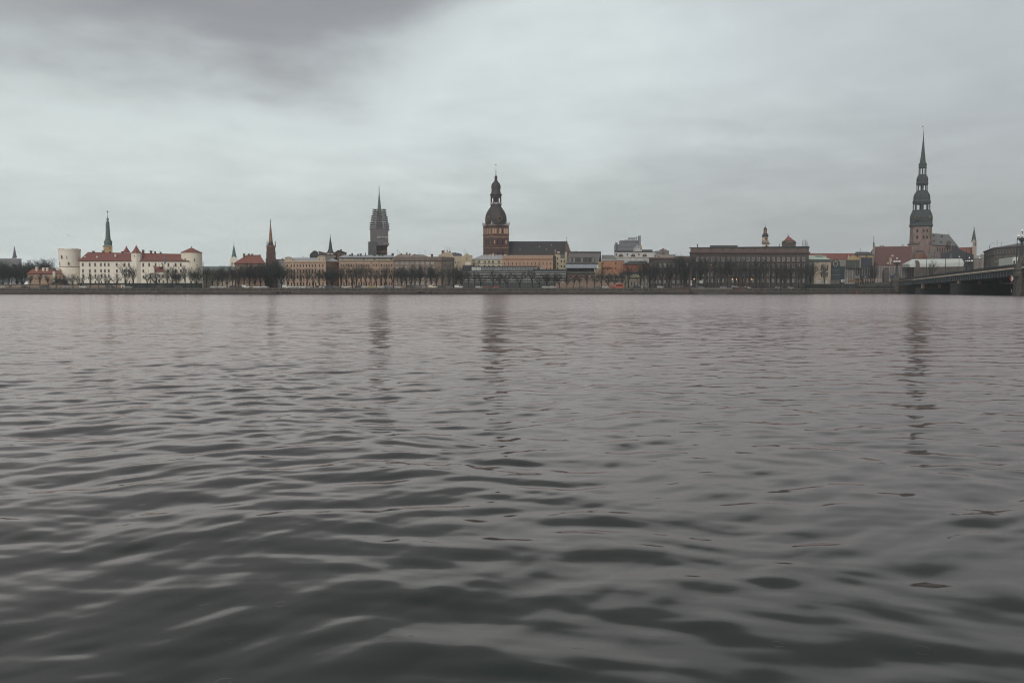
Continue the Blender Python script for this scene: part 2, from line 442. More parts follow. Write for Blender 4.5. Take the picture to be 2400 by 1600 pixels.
    def pole(s, px, ytop, ybot, r=.08, Y=None, m=None, name='antenna', arms=0):
        Y = Y or s.Y+5; x = Xp(px, Y, ytop); mb = MB(); z1 = Zp(ytop, Y)
        mb.tube((x, Y, Zp(ybot, Y)-.5), (x, Y, z1), r, r*.6)
        for k in range(arms): mb.box(x-.7+.15*k, x+.7-.15*k, Y-.04, Y+.04, z1-.5-k*.7, z1-.42-k*.7)
        return s.part(name, mb, m or DARKM)
BRICKC = wallm('chimney_brick', (120, 88, 78)); DARKM = mat('dark_metal', (62, 66, 68), .6)
RED = roofm('red_tile', (142, 84, 76)); RED2 = roofm('orange_tile', (148, 88, 76)); ZINC = roofm('zinc_roof', (168, 172, 178), .12, .5)
SLATE = roofm('slate_roof', (82, 82, 84)); GREEN = roofm('verdigris_copper', (98, 122, 116), .2); GOLD = mat('gilding', (200, 165, 95), .35, .05, metal=.6)
WHITE = wallm('white_plaster', (226, 216, 198), .12); CREAM = wallm('cream_plaster', (205, 188, 160)); TRIMG = mat('pale_trim', (196, 186, 172), .8)
DTRIM = mat('dark_trim', (96, 84, 78), .8)
def cols(a, b, n): return [a+(b-a)*i/(n-1) for i in range(n)]

# ---- far slab and spire on the left
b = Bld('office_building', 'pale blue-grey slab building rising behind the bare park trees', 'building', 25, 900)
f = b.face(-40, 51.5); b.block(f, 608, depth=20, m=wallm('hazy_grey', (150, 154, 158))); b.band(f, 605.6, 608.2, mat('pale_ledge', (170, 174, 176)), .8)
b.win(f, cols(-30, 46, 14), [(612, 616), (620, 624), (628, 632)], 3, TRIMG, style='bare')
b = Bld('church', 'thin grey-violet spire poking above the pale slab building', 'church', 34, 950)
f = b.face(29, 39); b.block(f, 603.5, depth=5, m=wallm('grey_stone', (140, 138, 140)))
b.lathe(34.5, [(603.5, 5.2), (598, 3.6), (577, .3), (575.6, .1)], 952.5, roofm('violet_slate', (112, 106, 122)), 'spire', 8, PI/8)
# ---- orange annex
b = Bld('annex_house', 'low orange plastered house with red hipped roof beside the round white tower', 'house', 104, 560)
ORG = wallm('ochre_plaster', (186, 150, 120), .2)
f = b.face(64, 131); b.block(f, 641.5, depth=12, m=ORG); b.hip(f, 641.5, 76, 125, 630, 12, RED2, .7)
b.band(f, 641.6, 643.2, DTRIM, .25)
b.win(f, [68, 81, 91, 104, 112], [(645, 652)], 3.2, WHITEF, style='cross'); b.win(f, [68, 81, 91], [(657, 663)], 3, WHITEF)
f2 = b.face(131, 147); b.block(f2, 641, depth=11, m=ORG); b.hip(f2, 640.5, 131, 137, 633.5, 11, RED2, .6); 
f3 = b.face(131, 139.5, 566, 566); b.block(f3, 628.5, 640, depth=4, m=WHITE, name='gable')
for x, y in ((85, 625.5), (101, 627), (110, 626.8)): b.chimney(x, y, 634, 4.5, 563, WHITE)
b = Bld('chimney_stack', 'slim white free-standing chimney in front of the orange house', 'chimney', 127, 552)
mb = MB(); X = Xp(127, 552); mb.prism([(X-.7, 551.4), (X+.7, 551.4), (X+.7, 552.8), (X-.7, 552.8)], GZ-.2, Zp(635, 552)); b.part('shaft', mb, WHITE)
mb = MB(); mb.box(X-1, X+1, 551.1, 553.1, Zp(635, 552), Zp(633, 552)); mb.box(X-.5, X+.5, 551.6, 552.6, Zp(633, 552), Zp(631.5, 552)); b.part('cap', mb, DTRIM)
# ---- retaining wall at the castle
b = Bld('retaining_wall', 'long tan stone retaining wall behind the row of small trees below the castle', 'wall', 100, 522)
f = b.face(-60, 292, 520, 524); b.block(f, 667.5, depth=2, m=wallm('tan_stone', (160, 140, 122), .3)); b.band(f, 665.8, 667.6, mat('dark_coping', (84, 84, 82)), .15, name='coping', dep=2.1)
b = Bld('garden_hedge', 'long dark clipped hedge running under the white castle windows', 'hedge', 310, 540)
f = b.face(180, 470, 536, 540); b.block(f, 663.4, depth=3, m=mat('hedge_green', (58, 66, 62), var=.4, scale=2), name='foliage')
# ---- round tower
def drum(b, cx, hw_top, hw_bot, ytop, ymid, Y, m):
    b.lathe(cx, [(680, hw_bot*1.06), (ymid+.1, hw_bot), (ymid, hw_bot*.975), (ytop+5, hw_top*.985), (ytop, hw_top)], Y, m, 'wall', 40)
b = Bld('castle_round_tower', 'stout round white castle tower with flat crenellated top', 'tower', 163.5, 568)
WHT = wallm('white_limewash', (247, 238, 220), .08, .05)
b.lathe(163.8, [(680, 25.3), (640, 23.6), (626, 22.3), (625.3, 21.8), (590, 23.5), (586, 24.4), (584, 24.4)], 574, WHT, 'wall', 40, ref=620)
b.lathe(163.8, [(626.4, 22.7), (625.2, 22.7)], 574, mat('red_brown_line', (140, 96, 84)), 'ledge', 40, ref=620)
def arcwin(b, cx, Y, R, items, frame):
    Xc = Xp(cx, Y, 620)
    for px, yt, yb, w, arch in items:
        s_ = max(-.95, min(.95, (px-cx)/R)); a = math.asin(s_); rr = R*Y/2000*1.0+.06
        zz = Zp(yb, Y-rr)
        me = window_mesh(w*.28, Zp(yt, Y-rr)-zz, frame, arch)
        obj('window', me, b.r, (Xc+rr*math.sin(a)-b.off[0], Y-rr*math.cos(a)-b.off[1], zz-b.off[2]), a)
arcwin(b, 163.8, 574, 22.9, [(157, 598, 606, 4.6, True), (168.5, 599.5, 606, 1.8, False), (141.8, 600, 606.5, 1.6, False), (149.5, 613.5, 621, 3, True), (172, 613.5, 621, 3.6, True), (172.5, 641, 646.5, 3, True)], WHITEF)
for px in (143, 150, 173, 179, 185):
    mb = MB(); X = Xp(px, 555, 583); mb.box(X-.5, X+.5, 552, 553.5, Zp(585, 560), Zp(583.2, 560)); b.part('merlon', mb, WHT)
# ---- castle wing
b = Bld('castle', 'long white castle wing with red tiled roof between its two round towers', 'castle', 315, 565)
f = b.face(187, 443); b.block(f, 611, depth=16, m=WHT)
b.hip(f, 611, 206, 443, 590.8, 16, RED, .8, yr=595.3, ye2=612.5)
b.band(f, 610.6, 612.2, DTRIM, .5)
xs = [194.6, 210.7, 223.4, 237, 246, 255, 274, 292.5, 302.5]
b.win(f, xs, [(616, 623.5), (631, 638)], 4, mat('grey_frame', (140, 134, 128)), style='cross')
b.win(f, xs, [(641.5, 650)], 4, WHITEF, True); b.win(f, xs, [(658, 663)], 3, DTRIM)
b.win(f, [336, 350, 365, 380, 395, 412, 424], [(616.5, 624), (631.5, 638)], 3.6, DTRIM, style='cross'); b.win(f, [336, 350, 395, 412], [(645, 652)], 3.4, WHITEF, True)
b.lathe(320.5, [(676, 11.5), (594, 11.2), (593.6, 11.8), (593.2, 11.8)], 566, WHT, 'turret', 8, PI/8, ref=625)
b.lathe(320.5, [(593.4, 12.6), (590, 9), (585, 5.4), (579, 2.6), (576.5, 1), (573, .3)], 566, RED2, 'turret_roof', 8, PI/8, ref=625)
b.win(b.face(310, 331, 562.6), [315.5, 326.5], [(598, 600)], 1.4, DTRIM); 
b.lathe(297.5, [(592, 9), (586, 5), (581, 2.3), (576, .3)], 576, RED2, 'turret_roof', 8, PI/8, ref=625)
for x, y in ((218, 588), (241, 587.4), (256.5, 588.5), (285.5, 589), (334.5, 585.4), (353, 587.2), (362.5, 589), (375.5, 590.2)): b.chimney(x, y, 593, 4.2 if y < 588.2 else 2.6, 572)
for x, y in ((271, 596), (228, 600), (200, 601)):
    mb = MB(); Y = 567.5; X = Xp(x, Y); mb.prism([(X-.5, Y), (X+.5, Y), (X+.5, Y+2), (X-.5, Y+2)], Zp(y+6, Y), Zp(y, Y)); b.part('dormer', mb, WHITE)
# yellow tower behind castle
b = Bld('castle_main_tower', 'square yellow castle tower with slender green copper spire and crown', 'tower', 252, 590)
f = b.face(244, 265, 588); YEL = wallm('yellow_plaster', (206, 172, 122), .15)
b.block(f, 577, 640, depth=6, m=YEL); b.band(f, 575.2, 577.4, mat('greenish_trim', (150, 150, 130)), .5, dep=6.5)
b.win(f, [259.5], [(579.8, 582.8)], 2.2, DTRIM); b.band(f, 584.2, 584.8, DTRIM, .1)
kx = 253.6
b.lathe(kx, [(575.6, 8.6), (572, 8.3), (569, 8.9), (567, 8.9), (564, 7.8), (562.3, 6), (561.8, 6.4), (560.6, 6.6), (560.4, 5.6), (545, 4.7), (523.5, 3.8), (523, 4.3), (522.5, 4.3)], 591, GREEN, 'spire', 12, ref=577)
b.lathe(252.4, [(522.6, 3.2), (518.5, 3.0), (518.2, 1.0), (516.5, 2.0), (514, 3.1), (512.5, 2.6), (511, 1), (508.5, .6), (507, .9), (505.8, .3)], 591, mat('crown_metal', (120, 118, 126), .5), 'crown', 10, ref=520)
b.pole(252.2, 494, 507, .12, 591, DARKM, 'mast')
b.lathe(252, [(499, .4), (497.5, 1.6), (495.5, 1.9), (494, .6), (493.2, .1)], 591, GOLD, 'star', 8, ref=500)
# ---- right round tower
b = Bld('castle_corner_tower', 'round cream castle tower with low conical red tile roof', 'tower', 450, 566)
b.lathe(449.6, [(680, 24.6), (640, 24.1), (592.5, 23.0)], 572, wallm('cream_limewash', (240, 230, 206), .08, .05), 'wall', 40, ref=620)
b.lathe(449.6, [(593, 24.4), (591.6, 24.2), (580.5, 1.0), (579.8, .6)], 572, RED2, 'roof', 12, ref=620)
b.lathe(448.5, [(580.6, .8), (579, .9), (577.5, .5), (576, .2)], 572, DARKM, 'finial', 6, ref=580)
arcwin(b, 449.6, 572, 23.4, [(431.5, 605, 612, 3.8, True), (443, 605, 612, 3.8, True), (463, 605.4, 612, 2.8, True), (467, 618.5, 622.5, 2, False), (442.6, 593.8, 595.4, 1.4, False)], WHITEF)
# ---- small church with bell gable
b = Bld('chapel', 'small chapel with white baroque gable and steep red roof among the trees', 'chapel', 366, 548)
f = b.face(349, 386); b.block(f, 637, depth=9, m=WHITE); b.hip(f, 637, 358.5, 383, 623, 9, RED, .4)
X0, X1 = Xp(349, 546), Xp(361, 546)
mb = MB(); k = 549
for (w0, w1, ya, yb) in ((6.3, 6.3, 640, 629), (5.2, 4.6, 629, 625), (4.0, 2.6, 625, 622.5), (2.6, .6, 622.5, 620.5)):
    c = Xp(355, 546); s_ = 546/2000
    mb.prism([(c-w0*s_, 546), (c+w0*s_, 546), (c+w0*s_, 547), (c-w0*s_, 547)], Zp(ya, 546), Zp(yb, 546), [(c-w1*s_, 546), (c+w1*s_, 546), (c+w1*s_, 547), (c-w1*s_, 547)])
b.part('gable', mb, WHT)
b.lathe(385, [(637, 2.2), (619.5, 1.9), (618.6, 2.8), (618, 2.8)], 550, WHT, 'belfry', 8, ref=625)
b.lathe(386.4, [(618, 2.4), (612, 1.4), (608, .9), (607, 1.7), (602.5, 1.5), (601, 1.2), (599.4, .2)], 550, mat('blue_copper', (112, 130, 142)), 'spire', 8, ref=610)
for x in (370, 377):
    mb = MB(); X = Xp(x, 548, 620); mb.prism([(X-.7, 547.5), (X+.7, 547.5), (X+.7, 551), (X-.7, 551)], Zp(625, 548), Zp(618.5, 548)); b.part('dormer', mb, WHT)
b.win(f, [352, 364, 373, 382], [(643, 650), (656, 662)], 2.6, DTRIM)
# ---- teal roof building, white church, red house
b = Bld('school_building', 'long low building with pale teal metal roof seen through bare trees', 'building', 510, 585)
f = b.face(472, 552); b.block(f, 634, depth=12, m=wallm('pale_wall', (176, 160, 140))); b.hip(f, 634, 476, 549, 623.8, 12, roofm('teal_roof', (138, 154, 150)), .6)
b.win(f, cols(477, 548, 11), [(638, 644), (650, 657)], 3.2, TRIMG); b.pole(477.3, 614.5, 624, .15, m=BRICKC)
b = Bld('white_church', 'small white church tower with four gables and pointed green spire', 'church', 548, 640)
f = b.face(538.8, 558.5); b.block(f, 608, depth=6.4, m=WHT); b.win(f, [544.3, 551], [(614.5, 620)], 2.4, DTRIM, True)
mb = MB(); c = Xp(548.6, 640, 608); hw = 9.9*.32; Y = 640
zt, zb = Zp(600.5, Y), Zp(608.2, Y)
mb.add([(c-hw, Y-.1, zb), (c+hw, Y-.1, zb), (c, Y-.1, zt), (c-hw, Y+.6, zb), (c+hw, Y+.6, zb), (c, Y+.6, zt)], [(0, 1, 2), (3, 5, 4), (0, 2, 5, 3), (1, 4, 5, 2), (0, 3, 4, 1)])
b.part('gable', mb, WHT)
b.lathe(548.6, [(608, 6.5), (601, 5.4), (577, 1.0), (573.8, .5)], 643.2, mat('green_copper', (100, 132, 124), var=.2), 'spire', 8, PI/8, ref=608)
b.pole(548.2, 566.5, 574, .12, 643.2, DARKM, 'cross', 1)
b = Bld('red_roof_house', 'house with broad hipped orange-red roof and tall chimneys behind the tree clump', 'house', 585, 585)
f = b.face(550, 622); b.block(f, 617, depth=16, m=wallm('brown_plaster', (140, 112, 94))); b.hip(f, 617, 579, 609, 597.3, 16, RED2, 1)
b.chimney(571.5, 594.3, 606, 4, 590); b.chimney(582.5, 594.5, 600, 3.4, 592); b.chimney(590, 595, 600, 3.4, 592); b.chimney(608.5, 597, 601, 3.4, 592)
b.win(f, cols(556, 616, 8), [(622, 629), (637, 644)], 3.4, TRIMG)
b = Bld('gothic_church', 'dark brick neo-gothic church tower with pinnacles and tall tan spire', 'church', 635.5, 600)
BRD = wallm('dark_brick', (98, 76, 70), .25, .2); TAN = wallm('tan_stone_spire', (156, 118, 98), .2)
f = b.face(625.5, 645.8, 598); b.block(f, 576.5, depth=6, m=BRD)
b.block(b.face(623, 648, 597.6), 606, depth=6.8, m=BRD, name='buttress'); b.block(b.face(624.6, 646.8, 597.8), 589.5, depth=6.4, m=BRD, name='buttress')
b.band(f, 575.6, 577.2, TAN, .2, dep=6.4); b.band(f, 579.2, 580.4, TAN, .15, 'string_course', 6.2)
b.win(f, [630, 635.6, 641], [(583, 590)], 2.2, TAN, True, glass=GLASSD); b.win(f, [631, 640], [(592, 604)], 2.6, BRD, True, glass=GLASSD)
b.lathe(634.6, [(576, 7.2), (568.5, 5.0), (567, 4.8)], 601, roofm('dark_lead', (66, 68, 70)), 'spire_base', 8, PI/8, ref=576)
b.lathe(634.4, [(567.5, 4.7), (548.8, 3.2), (548.6, 3.7), (547.4, 3.7), (547.2, 3.0), (524, .9), (520, .6)], 601, TAN, 'spire', 8, PI/8, ref=560)
b.lathe(634.1, [(520.6, .9), (518.8, 1.2), (517.5, .5), (515.6, .5), (514.6, 1.0), (513.4, .4)], 601, DARKM, 'finial', 6, ref=515)
for x, Y in ((626, 598.2), (645, 598.2), (626, 603.8), (645, 603.8)):
    b.lathe(x, [(580, 1.1), (568, 1.0), (567.5, .9), (563.8, .1)], Y, BRD, 'pinnacle', 6, ref=570)
b = Bld('grey_house', 'plain pale grey house between the dark church tower and the ornate block', 'house', 658, 600)
f = b.face(646, 690, 600); b.block(f, 609, depth=10, m=wallm('grey_plaster', (148, 146, 142))); b.band(f, 607.8, 609.2, DTRIM, .3)
b.win(f, [651, 657, 663], [(613, 618), (623, 628)], 2.6, TRIMG); b.chimney(661.5, 606.2, 609, 2.8, 603)
# ---- ornate beige building
BEI = wallm('beige_stucco', (202, 162, 138), .22); BEIL = wallm('light_stucco', (208, 188, 160), .12); PNK = wallm('rosy_stucco', (168, 132, 112), .2)
b = Bld('ornate_block', 'four storey beige ornate block with two small roof towers and zinc roof', 'building', 715, 560)
f = b.face(668, 763); b.block(f, 613.5, depth=18, m=BEI)
b.band(f, 610.6, 614.2, BEIL, .5); b.band(f, 614.2, 615.2, DTRIM, .3)
b.hip(b.face(676, 762, 561.5), 611, 684, 760, 604.2, 16, ZINC, .2)
for x0, x1, yt in ((668, 685, 603.4), (744.5, 763, 601.4)):
    ft = b.face(x0, x1, 559.6); b.block(ft, yt, 612, depth=7, m=BEIL, name='attic_tower'); b.hip(ft, yt, (x0+x1)/2-3, (x0+x1)/2+3, yt-2, 7, ZINC, .3, 'attic_roof')
    b.win(ft, [x0+4.5, x1-4.5], [(606, 607.6)], 1.6, DTRIM)
xs = [673.6, 683, 689.8, 696.8, 703.8, 711.2, 718.5, 725.5, 732.3, 739.3, 748.7, 756.8]
b.win(f, xs, [(619, 626.2)], 3.4, BEIL, True, glass=GLASSD); b.win(f, xs, [(630.5, 640.5)], 3.6, BEIL, True, glass=GLASSD); b.win(f, xs, [(646.5, 654)], 3.4, BEIL, glass=GLASSD); b.win(f, xs, [(661, 670.5)], 3.8, BEIL, True, glass=GLASSD)
for y in (627.6, 642.2, 656.5): b.band(f, y, y+1.1, BEIL, .3, 'string_course')
for x in (668.8, 686.5, 743.5, 762.6): 
    mb = MB(); X = Xp(x, 560); mb.box(X-.25, X+.25, 559.72, 560.02, GZ, Zp(615.4, 560)); b.part('pilaster', mb, BEIL)
f2 = b.face(763, 796, 560.3, 576); b.block(f2, 613.5, depth=15, m=PNK, yr=612.2); b.band(f2, 612, 614, BEIL, .4)
b.hip(f2, 612.6, 765, 778, 604.6, 15, ZINC, .3, yr=604.6)
b.win(f2, cols(766.5, 792.5, 8), [(619.5, 626), (631, 640), (646.5, 654), (661, 668)], 2.1, PNK, True, glass=GLASSD)
# dark houses behind
b = Bld('gabled_house', 'dark gabled house behind the ornate block with broken roofline', 'house', 737, 630)
DKW = wallm('soot_wall', (88, 84, 82)); f = b.face(726, 745.5); b.block(f, 603, depth=12, m=DKW)
mb = MB(); Y = 630; pts = [(726, 596), (735, 587.4), (739.5, 587.4), (745.5, 591), (745.5, 603.5), (726, 603.5)]
def slab(pts, Y0, Y1):
    mb = MB(); n = len(pts); vs = []
    for Y in (Y0, Y1):
        k = Y/Y0
        for x, y in pts: q = P(x, y, Y0); vs.append((q.x*Y/Y0, Y, q.z))
    mb.add(vs, [tuple(range(n)), tuple(range(n, 2*n))[::-1]]+[(i, n+i, n+(i+1) % n, (i+1) % n) for i in range(n)])
    return mb
b.part('gable', slab([(726, 603.5), (745.5, 603.5), (745.5, 591), (739.5, 587.4), (735, 587.4), (726, 596)], 630, 642), mat('dark_slate_gable', (70, 72, 72)))
b.chimney(747.5, 588.5, 600, 2, 632); b.pole(742.5, 585, 590, .1)
b = Bld('apartment_house', 'brown attic apartment house with cluttered roof below the small grey spire', 'building', 775, 625)
f = b.face(746, 790); b.block(f, 596.5, depth=12, m=wallm('brown_render', (118, 98, 90))); b.hip(f, 596.5, 750, 786, 592, 12, SLATE, .3)
for x, y, w in ((751, 589.5, 5), (756.5, 590.8, 3), (766, 592, 3), (782, 591, 2)): b.chimney(x, y, 596, w, 628)
for x in (770.5, 779): 
    mb = MB(); X = Xp(x, 626); mb.box(X-.9, X+.9, 625.4, 627, Zp(596.5, 626), Zp(593.6, 626)); b.part('dormer', mb, WHITEF)
b.win(f, cols(750, 786, 8), [(599, 603)], 2.4, TRIMG)
b = Bld('small_church', 'slim dark grey flared spire rising over the rooftops left of the scaffolded tower', 'church', 774.5, 680)
b.block(b.face(767, 782.5, 680), 597, depth=5.5, m=DKW)
b.lathe(774.6, [(597.5, 9.5), (591.5, 8.3), (587, 5.7), (582, 4.2), (570, 2.8), (556.5, .7), (553.5, .4)], 682.7, roofm('grey_shingle', (84, 80, 82)), 'spire', 8, PI/8, ref=590)
b.pole(774.3, 548.7, 554, .12, 682.7, DARKM, 'cross', 1)
b = Bld('corner_house', 'dark house with shallow gable and brick chimney beside the flared spire', 'house', 798, 625)
b.part('wall', slab([(784, 612), (812, 612), (812, 594), (812.5, 592.3), (793, 586.6), (784.5, 592.5)], 625, 637), wallm('umber_wall', (104, 84, 78)))
b.part('roof', slab([(783.5, 593.4), (793, 586.9), (812.8, 593), (812.8, 591.8), (793, 585.6), (783, 592.2)], 624.2, 638), SLATE)
b.chimney(798.8, 584.2, 591, 3, 630); b.win(b.face(784, 812, 624.8), [803, 808], [(596, 600)], 2.4, TRIMG)
f = b.face(796, 790, 618); 
# ---- scaffolded tower
b = Bld('scaffolded_church', 'tall church tower wrapped in grey scaffold netting with a thin green spire', 'church', 893, 650)
BRK = wallm('red_brick', (112, 82, 74), .25, .2); NICHE = wallm('plastered_niche', (178, 142, 120), .1)
f = b.face(882.5, 907.8, 652, 652); b.block(f, 560, 660, depth=8, m=BRK)
b.win(f, [886.5, 890.8, 900.5, 904.8], [(577, 585.6)], 2, BRK, True, glass=NICHE); b.band(f, 588, 590.4, NICHE, .1, 'frieze', .3)
b.win(f, [888, 895, 902], [(592, 597)], 2, BRK, True, glass=GLASSD)
b.lathe(889, [(560, 13), (540, 9.4), (515, 6.4), (489, 4.3), (456, 1.2), (442, .55)], 656, GREEN, 'spire', 8, PI/8, ref=490)
b.lathe(888.6, [(442.6, .5), (441.4, 1), (440.4, .5), (435, .15)], 656, DARKM, 'finial', 6, ref=440)
NET = mat('scaffold_netting', (112, 109, 111), .9, .18, .5, stretch=(1, 1, 2)); SCF = mat('scaffold_tube', (150, 146, 148), .6); DECK = mat('scaffold_deck', (128, 122, 122), .8)
b.block(b.face(868.4, 910.6, 646), 538, 575.5, depth=19, m=NET, name='netting')
b.block(b.face(898, 912.6, 645.6), 569, 573, depth=10, m=DECK, name='hoist_deck')
b.block(b.face(864.5, 883, 645), 566, 612, depth=10, m=mat('dark_netting', (92, 96, 100), .9, .2, .5), name='netting')
for z, hw in ((489.6, 14.2), (495, 14.4), (500, 14.8), (505, 17), (510, 17.6), (515, 18.3), (521, 20), (526, 20.3), (531, 20.4), (536, 20.9)):
    cx = 889.5; s_ = 656/2000; X = Xp(cx, 656, z); r = hw*s_; Z = Zp(z, 650)
    mb = MB()
    for (ix) in (1.0,):
        ri = r*.55
        for (x0, x1, y0, y1) in ((-r, r, -r, -ri), (-r, r, ri, r), (-r, -ri, -ri, ri), (ri, r, -ri, ri)):
            mb.box(X+x0, X+x1, 656+y0, 656+y1, Z-.14, Z+.02)
    b.part('deck', mb, DECK)
nm_ = bpy.data.materials.new('thin_netting'); nm_.use_nodes = True; q_ = nm_.node_tree; pb = q_.nodes['Principled BSDF']; pb.inputs['Base Color'].default_value = lin((146, 142, 146)); pb.inputs['Roughness'].default_value = .9
wv = q_.nodes.new('ShaderNodeTexNoise'); wv.inputs['Scale'].default_value = .9; cr_ = q_.nodes.new('ShaderNodeMapRange'); cr_.inputs['From Min'].default_value = .3; cr_.inputs['From Max'].default_value = .7; cr_.inputs['To Min'].default_value = .2; cr_.inputs['To Max'].default_value = .6
tcn = q_.nodes.new('ShaderNodeTexCoord'); q_.links.new(tcn.outputs['Object'], wv.inputs['Vector']); q_.links.new(wv.outputs['Fac'], cr_.inputs['Value']); q_.links.new(cr_.outputs[0], pb.inputs['Alpha'])
X = Xp(889.5, 656, 515); mb = MB(); mb.lathe(X, 656, [(Zp(540, 650), 20.6*.325*1.38), (Zp(521, 650), 18.6*.325*1.38), (Zp(505, 650), 15*.325*1.38), (Zp(490, 650), 11*.325*1.38)], 4, PI/4, cap=False); b.part('netting', mb, nm_)
mb = MB(); rnd = random.Random(3)
lv = [(489.6, 14.0), (505, 16.6), (521, 19.7), (538, 21)]
for (ya, ha), (yb, hb) in zip(lv, lv[1:]):
    for ang in range(24):
        a = ang/24*8                                    # walk the square outline
        side = int(a)//2; t = (a-2*side)-1
        for rr in (1.0,):
            pa = [(t, -rr), (rr, t), (-t, rr), (-rr, -t)][side]
            X = Xp(889.5, 656, 515); s_ = .328
            z0 = Zp(yb, 650); z1 = Zp(ya, 650)-rnd.random()*1.2+1
            hx = hb*s_
            mb.tube((X+pa[0]*ha*s_, 656+pa[1]*ha*s_, z0), (X+pa[0]*ha*s_, 656+pa[1]*ha*s_, z1), .05, n=3)
    for j in range(7):
        z = Zp(ya+(yb-ya)*j/7, 650)
        for rr in (ha*s_, ha*s_*.62):
            for y in (-rr, rr): mb.tube((X-rr, 656+y, z), (X+rr, 656+y, z), .05, n=3)
            for x in (-rr, rr): mb.tube((X+x, 656-rr, z), (X+x, 656+rr, z), .05, n=3)
b.part('scaffold', mb, SCF)
b.part('mast_hoist', slab([(862.5, 600), (864.5, 600), (864.5, 567), (862.5, 567)], 648, 649), SCF)
for y in range(568, 600, 3):
    pass
mb = MB(); 
for k in range(12):
    z = Zp(568+k*2.8, 648); x0, x1 = Xp(864, 648, 580), Xp(872, 648, 580); mb.tube((x0, 648, z), (x1, 648, z), .09, n=3)
b.part('hoist_ties', mb, SCF)
ban = slab([(884, 558.5), (910.2, 559.9), (910.2, 554.6), (884, 553.2)], 645.6, 645.85); bo = b.part('banner', ban, mat('banner_cloth', (164, 164, 162), .8))
# smeared lettering on the banner: strokes too small to read, as in the photo
mb = MB(); rnd = random.Random(5); x = 886.5
while x < 907.5:
    w = .5+rnd.random()*.5; yy = 554.9+(x-884)*.055
    q0 = P(x, yy+2.4, 645.4); q1 = P(x+w, yy, 645.4)
    if rnd.random() < .85: mb.box(q0.x, q1.x, 645.4, 645.55, q0.z, q1.z)
    x += w+.45
o = b.part('lettering', mb, mat('banner_ink', (92, 92, 90)), parent=bo)
# ---- long ornate building
b = Bld('long_ornate_block', 'long ornate buff block with glazed attic storey and zinc roof', 'building', 860, 562)
f = b.face(795, 923); BUF = wallm('buff_stucco', (188, 148, 126), .24); b.block(f, 612, depth=18, m=BUF)
b.band(f, 611.2, 612.8, DTRIM, .6); b.band(f, 613, 616.4, BEIL, .15, 'frieze')
fa = b.face(795, 923, 563.5); b.block(fa, 604, 611.5, depth=15, m=BEIL, name='attic')
xs = [(800, 806), (811, 827), (829, 833), (835, 841), (842.5, 847), (849, 856), (859.5, 863.5), (874, 882), (884, 909), (913, 921)]
for x0, x1 in xs: b.win(fa, [(x0+x1)/2], [(605.3, 610)], x1-x0, BEIL, glass=GLASS if (x1-x0) > 6 else mat('attic_shade', (150, 156, 160)), style='bare')
b.hip(b.face(793, 924, 562.8), 603.8, 806, 922, 597.6, 17, ZINC, .3)
b.band(b.face(795, 923, 562.7), 603.6, 604.8, DARKM, .2)
for x, y, w in ((818, 598), (826, 595), (840, 594.5), (845, 596.5), (856, 593), (880, 597), (890, 594.5), (896, 592.5)) if False else [(820, 596.5, 3), (825, 593.5, 3.4), (839, 594.8, 3), (845, 594, 3.4), (856, 592.5, 1.2), (877, 596, 6), (889, 595, 3), (896, 593, 4), (920, 593.8, 5)]: b.chimney(x, y, 600, w, 568, SLATE if w > 4 else DARKM)
xs = cols(800, 918, 21)
b.win(f, xs, [(618.6, 625.4)], 3.2, BEIL, True, glass=GLASSD); b.win(f, xs, [(632, 639.5)], 3.4, BEIL, True, glass=GLASSD); b.win(f, xs, [(645, 653)], 3.3, BEIL, glass=GLASSD); b.win(f, xs, [(660, 669.5)], 3.9, BEIL, True, glass=GLASSD)
for y in (628, 641.5, 655.5): b.band(f, y, y+1.2, BEIL, .3, 'string_course')
for x in (795.8, 833, 871, 890, 922): 
    mb = MB(); X = Xp(x, 562); mb.box(X-.3, X+.3, 561.6, 562.02, GZ, Zp(613, 562)); b.part('pilaster', mb, BUF)
# ---- plain grey-brown block
b = Bld('plain_block', 'plain grey-brown five storey block with white casement windows on a corner', 'building', 985, 556)
GB = wallm('grey_brown_render', (146, 126, 112), .2); GB2 = wallm('grey_brown_parapet', (132, 118, 108), .2)
f = b.face(923, 1034, 556, 556); f2 = b.face(1034, 1061, 556, 566)
b.block(f, 611.4, depth=20, m=GB); b.block(f, 601.6, 610.4, depth=20, m=GB2, name='parapet'); b.band(f, 610.2, 611.6, DTRIM, .5)
mb = MB(); A, B = f2[2], f2[3]
mb.prism([(A.x, A.y), (B.x, B.y), (B.x, B.y+15), (A.x, A.y+19.9)], GZ-.5, Zp(611.4, 560)); b.part('wall', mb, GB)
mb = MB(); mb.prism([(A.x+.1, A.y-.1), (B.x+.2, B.y-.2), (B.x+.2, B.y+15), (A.x+.1, A.y+19.8)], Zp(610.6, 560), Zp(602.2, 560)); b.part('parapet', mb, GB2)
rows = [(613.6, 619.2), (625.3, 631), (636.5, 641.8), (648.2, 653.6), (659.6, 665.4)]
b.win(f, [930.5, 942.8, 954, 966, 978, 990, 1002.3, 1014], rows, 5.6, WHITEF, style='cross')
b.win(f2, [1041, 1046.6, 1052.2, 1057.8], rows, 3.0, mat('pale_green_frame', (160, 158, 146)), style='cross', out=.02)
for x in cols(936, 1020, 8): b.win(f, [x], [(605.6, 607)], 1.2, DTRIM)
b.hip(b.face(924, 968, 566), 602, 934, 960, 595.8, 12, roofm('tan_sheet', (158, 144, 130)), .2); b.hip(b.face(962, 1005, 566), 602, 966, 992, 596.6, 12, roofm('tan_sheet2', (150, 140, 130)), .2)
mb = MB(); X = Xp(1012.5, 566, 600)
